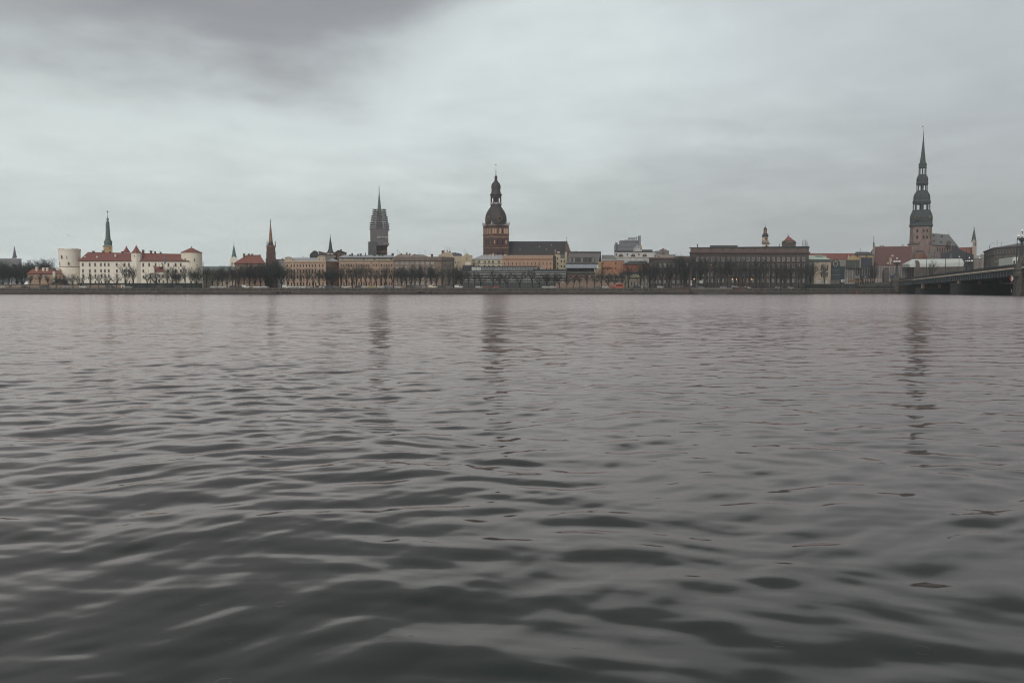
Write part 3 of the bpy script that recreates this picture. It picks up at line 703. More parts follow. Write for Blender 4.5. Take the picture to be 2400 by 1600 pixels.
for (hw, z0, z1) in ((.55, 602, 597), (.8, 597, 596), (.45, 596, 595.2)): mb.box(X-hw*1.1, X+hw*1.1, 565, 567, Zp(z0, 566), Zp(z1, 566))
b.part('chimney', mb, BRICKC)
for x, y in ((932, 584), (936, 588), (984, 591.5), (996.5, 585.5)): b.pole(x, y, 600, .07, 566, arms=2)
for x, y in ((940, 593.5), (953, 592), (960.5, 594), (971.5, 595), (980, 597)): b.chimney(x, y, 600, 2.6, 570)
# ---- tall cream house behind
b = Bld('cream_corner_house', 'tall cream corner house with curved gable and blank side wall', 'building', 1068, 592)
CRM = wallm('cream_render', (196, 176, 148), .16); f = b.face(1028, 1107.5)
b.block(f, 600, depth=14, m=CRM)
b.part('gable', slab([(1027.5, 601), (1062, 601), (1062, 597), (1056, 591.5), (1049, 589.6), (1041, 591.5), (1036, 594.5), (1028, 597)], 592.2, 606), CRM)
b.part('roof', slab([(1053, 600.2), (1083, 600.2), (1083, 597), (1076, 593.2), (1060, 592)], 594, 604), roofm('blue_slate', (92, 96, 104)))
b.part('gable', slab([(1084, 620), (1107, 620), (1107, 604.5), (1103, 600), (1096.5, 594.2), (1091, 595), (1086, 600)], 591.6, 604), CRM)
for x, y, w in ((1038, 586.8, 6), (1048, 586, 2), (1054.5, 588.2, 3), (1067, 591.5, 2.4), (1079, 594.5, 3), (1104.5, 598.8, 4)): b.chimney(x, y, 596, w, 596)
for x, y in ((1042, 583.5), (1047.8, 577.5), (1053.5, 580), (1089, 583.5), (1093.5, 590)): b.pole(x, y, 594, .07, 596, arms=2)
b.win(f, [1067, 1073.5], [(612.6, 618)], 3, TRIMG); b.win(b.face(1084, 1107, 591.5), [1093.6], [(602.6, 608.6)], 3.4, TRIMG, style='cross')
# terrace greenhouse below
b = Bld('terrace_pavilion', 'dark glass rooftop pavilion with small white wall between cream house and louvred hall', 'pavilion', 1096, 575)
f = b.face(1084, 1108); b.block(f, 622, depth=8, m=mat('pavilion_dark', (74, 78, 84), .5)); b.block(b.face(1090, 1103, 574.6), 614, 621, depth=6, m=WHITE, name='parapet')
b.win(f, cols(1087, 1105, 5), [(625, 632), (636, 644)], 3, DARKM)
# ---- cream building under the dome
b = Bld('cream_town_house', 'long cream town house with zinc roof directly below the cathedral tower', 'building', 1143, 600)
f = b.face(1107.6, 1178); b.block(f, 608, depth=14, m=wallm('cream_light', (206, 196, 170), .12)); b.hip(f, 607.6, 1130, 1177, 597.4, 14, ZINC, .5)
b.band(f, 607.2, 608.6, TRIMG, .4)
xs = [1120.5, 1123.5, 1134.7, 1137.6, 1144.4, 1147.4, 1154, 1157, 1168, 1171]
b.win(f, xs, [(611.4, 615.6)], 2.0, DTRIM, glass=GLASSD); b.win(f, [1110.5, 1122, 1136, 1146, 1155.6, 1169.5], [(620.5, 624.5)], 4, TRIMG, glass=GLASSD); b.band(f, 618, 618.8, DTRIM, .1, 'string_course')
for x, y, w in ((1138, 597, 3.4), (1148.6, 596, 3), (1155.6, 594.6, 4), (1165, 598, 3)): b.chimney(x, y, 602, w, 604, TRIMG)
# ---- orange-pink building
b = Bld('salmon_building', 'long salmon orange building with plain parapet in front of the cathedral nave', 'building', 1240, 596)
SAL = wallm('salmon_plaster', (192, 150, 124), .14, .06); f = b.face(1178.5, 1296); b.block(f, 599.2, depth=14, m=SAL)
b.band(f, 598.6, 600, TRIMG, .3); b.band(f, 606.6, 608, mat('salmon_dark', (134, 100, 84)), .35)
fs_ = b.face(1296, 1304.5, 596, 606); b.block(fs_, 599.6, depth=6, m=wallm('brown_side_wall', (134, 112, 98)))
xs = [1182.8, 1192, 1201, 1210, 1218.7]+cols(1228, 1290.5, 8)
b.win(f, xs, [(614, 621.4)], 3.0, SAL, glass=mat('teal_window_glass', (84, 100, 98), .3, .2)); b.win(f, xs, [(626.5, 632)], 3.2, SAL, True, glass=GLASSD)
b.win(f, cols(1182, 1292, 36), [(608.4, 610)], 1.1, SAL, style='bare', glass=mat('salmon_shade', (120, 88, 76)))
b.chimney(1184, 596, 600, 6, 600, CRM)
# ---- louvred glass hall
b = Bld('louvred_hall', 'long modern glass hall wrapped in white horizontal louvres behind the street trees', 'building', 1200, 566)
HG = mat('hall_glass', (58, 64, 68), .35, .2, .3, spec=.5); HP = mat('hall_panel', (186, 190, 190), .6, .08); HD = mat('hall_dark', (66, 70, 74), .6)
f = b.face(1082, 1327); b.block(f, 634, depth=30, m=HG)
b.block(b.face(1249, 1326, 567), 630.8, 636, depth=26, m=HD, name='roof')
f2 = b.face(1105, 1257, 568); b.block(f2, 625, 634.5, depth=24, m=mat('hall_band_glass', (140, 146, 146), .4, .15, .3)); b.block(f2, 623.4, 624.9, depth=25, m=HD, name='roof', out=.4)
b.block(b.face(1105.5, 1127, 567.5), 626, 634.8, depth=.4, m=mat('white_panel', (200, 204, 200), .7), name='panel')
LOU = mat('louvre_white', (205, 205, 200), .7)
mb = MB(); X0, X1 = Xp(1105, 567.4), Xp(1256, 567.4)
for k in range(26):
    x = X0+(X1-X0)*k/25; mb.box(x-.08, x+.08, 567.5, 567.9, Zp(634.4, 567.5), Zp(625.2, 567.5))
b.part('mullions', mb, HD)
for i, y in enumerate(cols(638, 660, 7)):
    mb = MB(); z = Zp(y, 565); x = Xp(1083, 565); rnd = random.Random(i); xe = Xp(1326.5, 565)
    while x < xe:
        w = 4+rnd.random()*12; 
        mb.box(x, min(x+w, xe), 565.2, 565.7, z-.1, z+.16); x += w+.3+(rnd.random() < .25)*1.5
    b.part('louvre', mb, LOU)
mb = MB()
for k in range(62):
    x = Xp(1083+k*3.98, 565.5); mb.box(x-.06, x+.06, 565.75, 565.95, GZ, Zp(635, 565.5))
for y in (662.6, 666, 669.6): z = Zp(y, 565.5); mb.box(Xp(1082.5, 565.5), Xp(1326.5, 565.5), 565.75, 565.9, z-.08, z+.08)
b.part('mesh_screen', mb, mat('mesh_grey', (124, 126, 126), .6))
b.part('roof_sign', slab([(1266, 631), (1274, 631), (1276, 624), (1274, 620.5), (1272, 622), (1273, 626), (1268, 628), (1264, 627)], 567, 567.6), mat('roof_sculpture', (176, 168, 156)))
mb = MB(); rnd = random.Random(2)
for k in range(26):
    x = 1252+rnd.random()*22; q = P(x, 631, 570); mb.tube(q, P(x+rnd.uniform(-3, 3), 618+rnd.random()*8, 570), .12, .05, 3)
b.part('climbing_plant', mb, mat('dry_creeper', (96, 78, 70)))
# ------------------------------------------------------------------ cathedral
b = Bld('cathedral', 'huge dark cathedral with square brick tower, black bulbous dome and long slate nave', 'cathedral', 1165, 625)
BRC = wallm('cathedral_brick', (102, 78, 73), .2, .22); BRL = wallm('cathedral_brick_face', (112, 84, 76), .2, .22)
NI = wallm('cathedral_niche', (208, 168, 138), .1); DOME = roofm('dome_sheet', (74, 68, 68), .18, .6); BALU = mat('balustrade_white', (172, 170, 166), .7)
ANG = None
# corner towards the river: left face recedes, right face runs back a little
C0 = (Xp(1152.8, 620), 620.0); A0 = (Xp(1132.6, 630.5), 630.5); D0 = (Xp(1192.8, 625), 625.0)
E0 = (A0[0]+D0[0]-C0[0], A0[1]+D0[1]-C0[1])
mb = MB(); mb.prism([C0, D0, E0, A0], GZ-.5, Zp(527.6, 624)); b.part('wall', mb, BRC)
fR = (1152.8, 1192.8, Vector(C0), Vector(D0)); fL = (1132.6, 1152.8, Vector(A0), Vector(C0))
def nich(f, xs, yt, yb, w, glass, fr=BRL): b.win(f, xs, [(yt, yb)], w, fr, True, 'bare', glass)
nich(fR, [1156.2, 1161.6, 1172.4, 1183.2, 1188.6], 534.6, 547.6, 4.4, NI, NI); nich(fR, [1167, 1177.8], 536.5, 547.8, 4.4, GLASSD, NI)
nich(fL, [1134.6, 1137.3, 1142.6, 1148, 1150.6], 535, 548.5, 2.2, NI, NI); nich(fL, [1140, 1145.4], 536, 548.5, 2.6, GLASSD, NI)
for f in (fR, fL):
    b.band(f, 548.6, 550.2, mat('brick_ledge', (140, 98, 84)), .35, 'ledge'); b.band(f, 577.2, 578.2, mat('brick_ledge', (140, 98, 84)), .3, 'ledge')
    b.band(f, 553.6, 554.2, NI, .12, 'frieze')
n = 20
b.win(fR, [x for x in cols(1155.5, 1190.5, 17) if abs(x-1172.8) > 1.5], [(555, 557), (580.2, 582)], 1.3, NI, glass=NI, style='bare')
b.win(fL, cols(1134.5, 1151, 7), [(555, 557), (580.2, 582)], 1.1, NI, glass=NI, style='bare')
nich(fR, [1159, 1186], 562, 571.8, 4.4, NI, BRL); nich(fR, [1166, 1178], 560.5, 573, 4.6, GLASSD, BRC)
nich(fL, [1136.5, 1150.3], 562.5, 572, 2, NI, BRL); nich(fL, [1140.5, 1145.8], 560.5, 573.5, 3.4, GLASSD, BRC)
nich(fR, [1167, 1178], 588, 598, 5, GLASSD, BRL); nich(fL, [1140.5, 1145.8], 588, 598, 3, GLASSD, BRL)
cx, cy = (A0[0]+D0[0])/2, (A0[1]+D0[1])/2
# balustrade
def grow(k): return [(cx+(p[0]-cx)*k, cy+(p[1]-cy)*k) for p in (C0, D0, E0, A0)]
mb = MB(); mb.prism(grow(1.045), Zp(527.6, 622), Zp(526.2, 622)); b.part('balcony_slab', mb, BALU)
for (p, q) in zip(grow(1.035), grow(1.035)[1:]+grow(1.035)[:1]):
    mb = MB(); p = Vector(p); q = Vector(q); zb, zt = Zp(526.2, 622), Zp(521.8, 622)
    L_ = (q-p).length; d_ = (q-p)/L_
    for k in range(25):
        r_ = p+d_*(L_*k/24); mb.box(r_.x-.1, r_.x+.1, r_.y-.1, r_.y+.1, zb, zt)
    nn = Vector((-d_.y, d_.x))*.12
    for za, zc in ((zt-.22, zt), (zb, zb+.25)): mb.prism([tuple(p-nn), tuple(q-nn), tuple(q+nn), tuple(p+nn)], za, zc)
    b.part('balustrade', mb, BALU)
for q in grow(1.03): 
    mb = MB(); zt = Zp(521.8, 622); mb.box(q[0]-.35, q[0]+.35, q[1]-.35, q[1]+.35, Zp(526.2, 622), zt+.4); mb.tube((q[0], q[1], zt+.4), (q[0], q[1], zt+1.7), .14, .04); b.part('corner_post', mb, BALU)
def pL(prof, n, name, m, rot=PI/8, smooth=False):
    k = cy/2000; mb = MB(); mb.lathe(cx, cy, [(Zp(y, cy), r*k) for y, r in prof], n, rot); return b.part(name, mb, m, smooth)
pL([(527, 26.2), (521, 26.8), (514, 27), (508, 26.2), (503, 24.6), (498, 22.3), (493, 19.2), (489, 16.4), (486.5, 14.6)], 8, 'dome', DOME)
pL([(486.6, 13.8), (479.8, 13.4), (479.4, 14.2), (478.8, 14.2)], 8, 'drum', DOME)
# lantern: eight posts with gaps
r = 13.0*cy/2000; zb, zt = Zp(479, cy), Zp(458, cy)
mb = MB()
for k in range(8):
    a0 = PI/8+k*PI/4
    for da, w in ((0, .16), (.30, .0)):
        pass
    for t0, t1 in ((-.13, .13),):
        vs = []
        pts = [(cx+rr*math.cos(a0+t), cy+rr*math.sin(a0+t)) for rr, t in ((r, t0), (r, t1), (r*.8, t1), (r*.8, t0))]
        mb.prism(pts, zb, zt)
b.part('lantern', mb, DOME)
mb = MB(); mb.lathe(cx, cy, [(Zp(463.5, cy), r*1.0), (zt, r*1.02)], 8, PI/8); b.part('lantern_head', mb, DOME)
mb = MB(); mb.lathe(cx, cy, [(zb, r*.5), (zt, r*.5)], 8, 0)
b.part('lantern_core', mb, DOME)
mb = MB(); r2 = r*1.05
for k in range(8):
    a0, a1 = PI/8+k*PI/4, PI/8+(k+1)*PI/4
    p = Vector((cx+r2*math.cos(a0+.05), cy+r2*math.sin(a0+.05))); q = Vector((cx+r2*math.cos(a1-.05), cy+r2*math.sin(a1-.05))); d_ = (q-p).normalized(); nn = Vector((-d_.y, d_.x))*.1
    mb.prism([tuple(p-nn), tuple(q-nn), tuple(q+nn), tuple(p+nn)], Zp(479, cy), Zp(475.4, cy))
b.part('lantern_balustrade', mb, BALU)
pL([(458.4, 14.0), (457, 14.6), (456, 13.4), (452, 11.2), (447, 10.2), (443, 10.6), (439, 11.1), (435, 10.8), (431, 9.4), (427.5, 6.6), (425, 4.4), (423.6, 3.3)], 16, 'onion_dome', DOME, 0, True)
pL([(424, 3.2), (421.6, 4.0), (421, 3.2), (418, 3.0), (415.4, 3.8), (414.2, 3.0), (411.2, 1.2), (410, .9), (400.4, .55)], 10, 'finial', DOME)
pL([(400.8, .5), (399.6, 1.2), (398.4, .5)], 8, 'gold_ball', GOLD); pL([(398.6, .25), (388.4, .22)], 6, 'rod', GOLD)
def rooster(b, px, y, Y, k=1.0):
    s_ = Y/2000*k; c = P(px, y, Y); pts = [(-1.9, 1.6), (-1.5, 0), (-.6, -1.2), (.5, -1.3), (1.3, -.3), (2.0, .6), (1.4, 1.9), (.8, .9), (-.3, .5), (-1.0, 1.0), (-1.2, 1.9)]
    mb = MB(); n = len(pts)
    mb.add([(c.x+x*s_, yy, c.z+z*s_) for yy in (Y-.12, Y+.12) for x, z in pts], [tuple(range(n)), tuple(range(n, 2*n))[::-1]]+[(i, n+i, n+(i+1) % n, (i+1) % n) for i in range(n)])
    b.part('weathercock', mb, GOLD)
rooster(b, 1161.8, 386.5, cy)
GOLDD = mat('clock_gold', (134, 116, 90), .6)
def clock(b, px, y, Y, r, rz=0, tilt=0):
    c = P(px, y, Y); s_ = r*Y/2000
    mb = MB(); n = 24
    mb.cur = 0
    for (ra, rb, d0, d1) in ((1.0, .82, 0, 1),):
        vs = []; fs = []
        for k in range(n):
            a = 2*PI*k/n
            for q in (1.0, .80): vs += [(q*s_*math.cos(a), -.25, q*s_*math.sin(a))]
        vs += [(s_*math.cos(2*PI*k/n), .6, s_*math.sin(2*PI*k/n)) for k in range(n)]
        for k in range(n):
            j = (k+1) % n; fs += [(2*k, 2*j, 2*j+1, 2*k+1), (2*k, 2*n+k, 2*n+j, 2*j)]
        mb.add(vs, fs)
    mb.cur = 1
    mb.add([(.8*s_*math.cos(2*PI*k/n), -.18, .8*s_*math.sin(2*PI*k/n)) for k in range(n)], [tuple(range(n))])
    mb.cur = 0
    for a, l in ((2.0, .7), (.5, .5)): mb.tube((0, -.3, 0), (math.cos(a)*l*s_, -.3, math.sin(a)*l*s_), .12, .05)
    for k in range(12):
        a = PI*k/6; mb.tube((.62*s_*math.cos(a), -.24, .62*s_*math.sin(a)), (.8*s_*math.cos(a), -.24, .8*s_*math.sin(a)), .12)
    me = mb.data('clock_face', [GOLDD, mat('clock_black', (48, 46, 48))])
    obj('clock_face', me, b.r, (c.x-b.off[0], Y-b.off[1], c.z-b.off[2]), rz)
k_ = cy/2000
clock(b, 1171.4, 512, cy-8.0, 6.0, .28); clock(b, 1144.2, 513.2, cy-6.8, 5.4, -.85)
# nave
SLD = roofm('nave_slate', (68, 66, 70), .2); Yn = 628
ax, bx = Xp(1191, Yn, 590), Xp(1329, Yn, 590)
f = (1191, 1329, Vector((ax, Yn)), Vector((bx, Yn)))
b.block(f, 597.5, depth=24, m=BRC)
b.hip(f, 597.6, 1191, 1329, 565.6, 24, SLD, .5)
b.band(f, 596.6, 598, mat('brick_ledge', (140, 98, 84)), .8)
pts = [(1325.5, 567.5), (1328, 563.6), (1330, 566.5), (1330.6, 571), (1333, 574), (1333, 578), (1335, 580.5), (1335.4, 585), (1338.2, 588.5), (1338.2, 612), (1322, 612)]
b.part('gable', slab(pts, 628.5, 650), wallm('gable_brick', (112, 92, 86), .2, .25)); b.pole(1327.5, 555.4, 566, .14, 638, DARKM, 'cross', 1)
for x, y in ((1219, 585), (1293.5, 574.5), (1265, 578), (1281, 585)): 
    mb = MB(); X = Xp(x, 628, y); z = Zp(y, 632); yy = 628+(Zp(y, 628)-Zp(597.6, 628))/(Zp(565.6, 628)-Zp(597.6, 628))*12
    mb.box(X-.35, X+.35, yy-.5, yy+.7, Zp(y, yy)-.5, Zp(y, yy)+.4); b.part('skylight', mb, TRIMG)
# ---- cream narrow house, mansard building, orange house
b = Bld('narrow_cream_house', 'narrow pale yellow house with tall chimney squeezed beside the salmon building', 'house', 1316, 604)
PY = wallm('pale_yellow', (196, 182, 148), .16)
f = b.face(1301, 1313.6); b.block(f, 595.6, depth=12, m=PY); b.win(f, [1307], [(603, 608.6), (615, 621), (626.5, 632)], 3.6, TRIMG, glass=GLASSD); b.band(f, 592.8, 595.8, DTRIM, .3)
f2 = b.face(1313.6, 1328); b.block(f2, 605.6, depth=12, m=PY); b.win(f2, [1315.6, 1322.4], [(609, 615), (621, 627)], 3.8, TRIMG, glass=GLASSD)
b.block(b.face(1314, 1324, 606), 596, 605.6, depth=8, m=mat('glazed_attic', (108, 114, 112), .4)); b.block(b.face(1324, 1329, 605), 590.6, 606, depth=8, m=PY)
b.chimney(1301.6, 584.6, 596, 2.6, 608, wallm('pinkish_stack', (168, 134, 118))); b.chimney(1309, 589.6, 594, 6, 608, TRIMG)
b = Bld('mansard_building', 'building with tall slanted grey metal mansard roof and seven vertical dormer windows', 'building', 1367, 590)
MAN = roofm('mansard_metal', (112, 108, 108), .1)
f = b.face(1326.5, 1402); 
zs = [(1326.5, 1402, 618), (1335, 1408.5, 591)]
mb = MB(); q = [P(1326.5, 618, 590), P(1402, 618, 590), P(1407.5, 591.5, 594), P(1334, 591.5, 594), P(1326.5, 618, 606), P(1409, 618, 606), P(1408.5, 591.5, 604), P(1334, 591.5, 604)]
mb.add(q, [(0, 1, 2, 3), (1, 5, 6, 2), (5, 4, 7, 6), (4, 0, 3, 7), (3, 2, 6, 7), (0, 4, 5, 1)]); b.part('roof', mb, MAN)
mb = MB(); q0, q1 = P(1336.5, 590, 593.6), P(1408.3, 590, 593.6); mb.box(q0.x, q1.x, 593.4, 604.4, Zp(592.2, 593), Zp(589.4, 593)); b.part('cornice', mb, SLATE); b.chimney(1350.5, 588, 591, 1.6, 598)
LW = mat('pale_dormer_glass', (150, 152, 150), .4, .3, 1.5)  # paler glass used in some of the dormers
for i, x in enumerate(cols(1336.5, 1390.5, 7)):
    mb = MB(); Yq = 590.4
    q0 = P(x-1.9, 615.4, Yq); q1 = P(x+1.9, 603.6, Yq)
    mb.cur = 0; mb.box(q0.x-.45, q1.x+.45, Yq-.3, Yq+3, q0.z, q1.z+.25); mb.cur = 1
    mb.box(q0.x, q1.x, Yq-.36, Yq-.31, q0.z+.2, q1.z-.2)
    mb.cur = 0; mb.box((q0.x+q1.x)/2-.08, (q0.x+q1.x)/2+.08, Yq-.45, Yq-.37, q0.z+.2, q1.z-.2)
    b.part('dormer', mb, [mat('dormer_metal', (88, 86, 86)), LW if i in (0, 1, 3, 6) else GLASS])
b.block(b.face(1326, 1401.5, 589.6), 617, 619.4, depth=12, m=DARKM, name='gutter')
mb = MB(); q = [P(1325, 628, 586), P(1399.5, 628, 586), P(1401, 619.4, 589.4), P(1327, 619.4, 589.4)]; q += [v+Vector((0, .25, -.25)) for v in q]
mb.add(q, [(0, 1, 2, 3), (7, 6, 5, 4), (0, 4, 5, 1), (1, 5, 6, 2), (2, 6, 7, 3), (3, 7, 4, 0)]); b.part('glass_canopy', mb, mat('canopy_glass', (158, 168, 178), .3, .2, 1.2))
mb = MB()
for k in range(22):
    t = k/21; mb.tube(P(1325+74.5*t, 628, 585.9), P(1327+74*t, 619.4, 589.3), .06, n=3)
b.part('canopy_bars', mb, DARKM)
f = b.face(1327, 1393); b.block(f, 628.6, depth=14, m=wallm('dark_ground_floor', (98, 92, 88)))
fs_ = b.face(1393.4, 1409.5, 587); b.block(fs_, 628.6, depth=8, m=wallm('ochre_side', (172, 150, 106))); b.block(b.face(1401.8, 1409.5, 587.4), 613, depth=7, m=wallm('ochre_side', (172, 150, 106))); b.win(fs_, [1398, 1404.5], [(631, 638)], 2.4, TRIMG)
b = Bld('orange_house', 'bright orange plastered house with pale eaves and grey roof behind', 'house', 1435, 594)
OR = wallm('orange_plaster', (186, 128, 98), .14); f = b.face(1409.5, 1462.5); b.block(f, 611, depth=12, m=OR); b.band(f, 608.4, 610.8, mat('pale_eaves', (178, 178, 174)), .5)
b.hip(b.face(1409.5, 1448, 594.5), 608.8, 1411, 1437, 597.5, 14, roofm('grey_sheet', (128, 128, 126)), .1)
b.win(f, [1412.8, 1443], [(614, 620.4), (626, 632)], 3.6, SAL); b.win(f, [1455.6], [(614, 617), (619.5, 622.6), (627, 630)], 2.6, SAL)
b.part('pediment', slab([(1412, 628), (1437, 628), (1431, 625.6), (1424, 624), (1417, 626)], 593, 593.9), mat('dark_orange_trim', (150, 96, 74)))
b.win(f, [1424], [(628, 634)], 4, SAL, True)
b = Bld('brick_orange_house', 'deeper orange house under a dark rounded roof behind the tall bare trees', 'house', 1492, 588)
f = b.face(1460, 1521); b.block(f, 619.5, depth=12, m=wallm('deep_orange', (158, 90, 66), .2)); b.hip(f, 620, 1476, 1512, 611.4, 12, roofm('charcoal_roof', (72, 76, 76)), .6)
b.win(f, [1479.5, 1489, 1508], [(628, 633.5)], 4, SAL, True, glass=GLASSD)
b = Bld('shop_row', 'low shop row with dark awning roof and pale lettered fascia behind the tall trees', 'shop', 1490, 574)
f = b.face(1462, 1521); b.block(f, 640, depth=8, m=wallm('shop_wall', (132, 122, 110), .25)); b.band(f, 637, 641, mat('shop_roof', (62, 68, 70)), .6)
sg = b.part('fascia_sign', slab([(1475.5, 650), (1497, 649.6), (1497, 643.6), (1484, 643.6), (1477, 645.6)], 573.2, 573.5), mat('sign_cream', (188, 180, 148)))
mb = MB(); rnd = random.Random(9)
x = 1478
for gl in range(7):
    q = P(x, 646.8, 573.1); 
    for k in range(8):
        a0, a1 = k*PI/4, (k+1)*PI/4; mb.tube((q.x+.35*math.cos(a0), 573.15, q.z+.42*math.sin(a0)), (q.x+.35*math.cos(a1), 573.15, q.z+.42*math.sin(a1)), .09, n=3)
    x += 2.7
b.part('lettering', mb, mat('sign_ink', (70, 64, 52)), parent=sg)
b.band(f, 652.8, 653.6, DARKM, .4); b.band(f, 654, 656, mat('shop_cream', (176, 160, 128)), .2, 'string_course'); b.win(f, cols(1466, 1517, 8), [(659, 671)], 4, TRIMG, True)
# low arcade and tan wall
b = Bld('arcade', 'low pink arcade with dark openings under a mound roof behind the quay trees', 'arcade', 1365, 572)
f = b.face(1329, 1460); b.block(f, 640.6, depth=7, m=wallm('arcade_tan', (142, 122, 106), .25)); b.block(b.face(1328, 1394, 571), 637, 641, depth=9, m=mat('arcade_roof', (92, 92, 92)), name='roof', out=.2)
b.win(b.face(1329, 1395), [1338, 1350, 1362, 1374, 1388], [(645, 651)], 9, mat('pink_arcade', (166, 122, 106)), glass=GLASSD); b.win(b.face(1395, 1460), cols(1400, 1455, 6), [(645, 651)], 6, DTRIM, glass=GLASSD)
b.part('awning', slab([(1420, 661.5), (1462, 661.5), (1462, 657.4), (1420, 657)], 569, 571), mat('dark_awning', (56, 66, 68)))
b = Bld('tan_wall', 'bare tan garden wall beside the parked cars left of the orange bus', 'wall', 1400, 545)
b.block(b.face(1301, 1462, 545), 660.5, depth=.6, m=wallm('tan_render', (156, 132, 116), .25))
# ---- far stepped block and white arched building
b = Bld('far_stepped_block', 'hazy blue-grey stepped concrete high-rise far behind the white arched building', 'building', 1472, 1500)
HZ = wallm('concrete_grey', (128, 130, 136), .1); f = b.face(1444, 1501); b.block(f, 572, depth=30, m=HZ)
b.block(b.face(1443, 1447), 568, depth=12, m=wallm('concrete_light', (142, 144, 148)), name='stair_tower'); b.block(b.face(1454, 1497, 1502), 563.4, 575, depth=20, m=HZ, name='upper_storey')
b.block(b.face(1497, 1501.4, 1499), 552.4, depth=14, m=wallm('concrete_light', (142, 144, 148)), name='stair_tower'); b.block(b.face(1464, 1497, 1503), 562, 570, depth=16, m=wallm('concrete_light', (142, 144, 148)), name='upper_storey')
rnd = random.Random(4); mb = MB(); Yq = 1506
for k in range(13):
    x = 1472.4+k*1.28; q0 = P(x, 560, Yq); q1 = P(x+.85, 556.4+.8*rnd.random(), Yq); mb.box(q0.x, q1.x, Yq, Yq+.8, q0.z, q1.z)
q0, q1 = P(1472, 560.8, Yq), P(1489.5, 560, Yq); mb.box(q0.x, q1.x, Yq, Yq+.8, q0.z, q1.z)
for k in range(6): x = 1473+k*3.1; q = P(x, 562, Yq); mb.tube(q, P(x, 560.5, Yq), .25)
b.part('roof_sign', mb, mat('far_sign', (112, 112, 114))); 
b.lathe(1491.3, [(564, .4), (559.8, .6), (558, 1.9), (556.4, 2.0), (555.4, .6)], 1505, HZ, 'water_tank', 8, ref=560)
for y in (574.4, 577.6, 580.8): b.band(f, y, y+1.3, mat('window_strip', (98, 102, 108)), .3, 'window_strip')
for y in (565.6, 569.0): b.band(b.face(1457, 1496.5, 1501.6), y, y+1.2, mat('window_strip', (98, 102, 108)), .3, 'window_strip')
b = Bld('white_arched_building', 'white building with big semicircular arched windows under dark mansard roof', 'building', 1490, 612)
WB = wallm('cool_white', (196, 196, 196), .14); f = b.face(1440, 1536); b.block(f, 590.6, depth=16, m=WB)
b.block(b.face(1440.5, 1484, 612.4), 586, 590.8, depth=15, m=roofm('dark_zinc', (94, 96, 98)), name='roof'); b.block(b.face(1504, 1529, 612.4), 585, 590.6, depth=15, m=roofm('dark_zinc', (94, 96, 98)), name='roof'); b.band(f, 589.8, 591, DARKM, .3)
for x in (1455.2, 1483.6, 1510.5): b.win(f, [x], [(593.2, 603)], 12.5, TRIMG, True, 'cross', GLASSD)
b.win(f, [1444, 1469.6, 1497], [(594.5, 598)], 3, DTRIM, glass=GLASSD)
b.block(b.face(1484.6, 1504, 611), 582, 589.6, depth=9, m=WB, name='turret'); b.win(b.face(1484.6, 1504, 611), [1487.5, 1500], [(582.6, 587)], 1.8, TRIMG, glass=GLASSD); 
b.lathe(1494.6, [(582.4, 9.8), (579.4, 8.6), (577, 5.6), (575.6, 2), (573.8, .4)], 615.5, roofm('light_zinc', (150, 154, 158)), 'turret_roof', 12, ref=580)
b.lathe(1503.2, [(582, 1.4), (578, 1.3), (576, 1.0), (574, .3)], 610.5, GOLD, 'gilded_finial', 8, ref=578)
b.block(b.face(1462, 1536, 608), 603.4, 622, depth=4, m=WB, name='lower_wall'); b.band(b.face(1440, 1536, 608), 602.6, 603.8, mat('tan_ledge', (160, 146, 126)), .3)
b.part('gable', slab([(1458, 616), (1475, 616), (1475, 607), (1466, 607), (1462, 611)], 604, 607), WB)
b = Bld('grey_rooftops', 'grey rendered house with stepped chimneys behind the dark brown office', 'house', 1552, 640)
f = b.face(1529, 1568); b.block(f, 590, depth=12, m=wallm('mid_grey', (134, 134, 136)))
b.part('stepped_gable', slab([(1536, 592), (1568, 592), (1568, 587), (1562, 587), (1562, 583.6), (1558, 583.6), (1558, 586), (1554.5, 586), (1550, 584), (1546, 585), (1546, 587.6), (1536, 588)], 640.2, 648), wallm('mid_grey', (134, 134, 136)))
b.chimney(1554.6, 582, 590, 4, 639, TAN); b.win(f, [1546, 1556], [(593, 600)], 3, TAN, glass=TAN, style='bare')
b = Bld('beige_attic_house', 'house with plain pinkish beige attic wall above the dark brown office', 'house', 1556, 612)
f = b.face(1534, 1582); b.block(f, 597, depth=14, m=wallm('beige_pink', (164, 150, 142), .1)); b.win(f, [1543.6], [(600.5, 602.4)], 1.8, DTRIM); b.band(f, 596.4, 597.2, TRIMG, .2)
f = b.face(1582, 1617, 612); b.block(f, 600, depth=14, m=wallm('dim_grey_wall', (116, 112, 112)))
# ---- dark brown offices
DB = wallm('dark_brown_stone', (88, 78, 76), .2, .15); DBP = wallm('brown_stone_parapet', (118, 98, 92), .18, .14)
FRP = mat('stone_window_frame', (172, 166, 158), .8)
b = Bld('dark_office', 'dark brown four storey office block almost hidden by dense bare trees', 'building', 1568, 580)
f = b.face(1521, 1616.5); b.block(f, 606, depth=16, m=DB); b.band(f, 603.8, 606.6, DBP, .7)
b.win(f, cols(1526, 1611, 9), [(617, 626.6), (637.5, 647.5), (657, 662.5)], 5.2, FRP, style='cross', glass=mat('pale_reflecting_glass', (118, 126, 130), .3, .35, .8))
b = Bld('large_brown_office', 'very large dark brown classical office block with attic frieze and turret', 'building', 1755, 580)
f = b.face(1616.5, 1895); b.block(f, 593, depth=22, m=DB)
f3 = b.face(1616.5, 1895, 580.3); b.block(b.face(1617.5, 1895, 580.5), 580.4, 591, depth=20, m=DBP, name='attic', yr=577.4)
b.band(f3, 590.8, 594.4, mat('brown_cornice', (84, 72, 68)), 1.0); b.band(f3, 594.6, 595.6, DBP, .4, 'string_course'); 
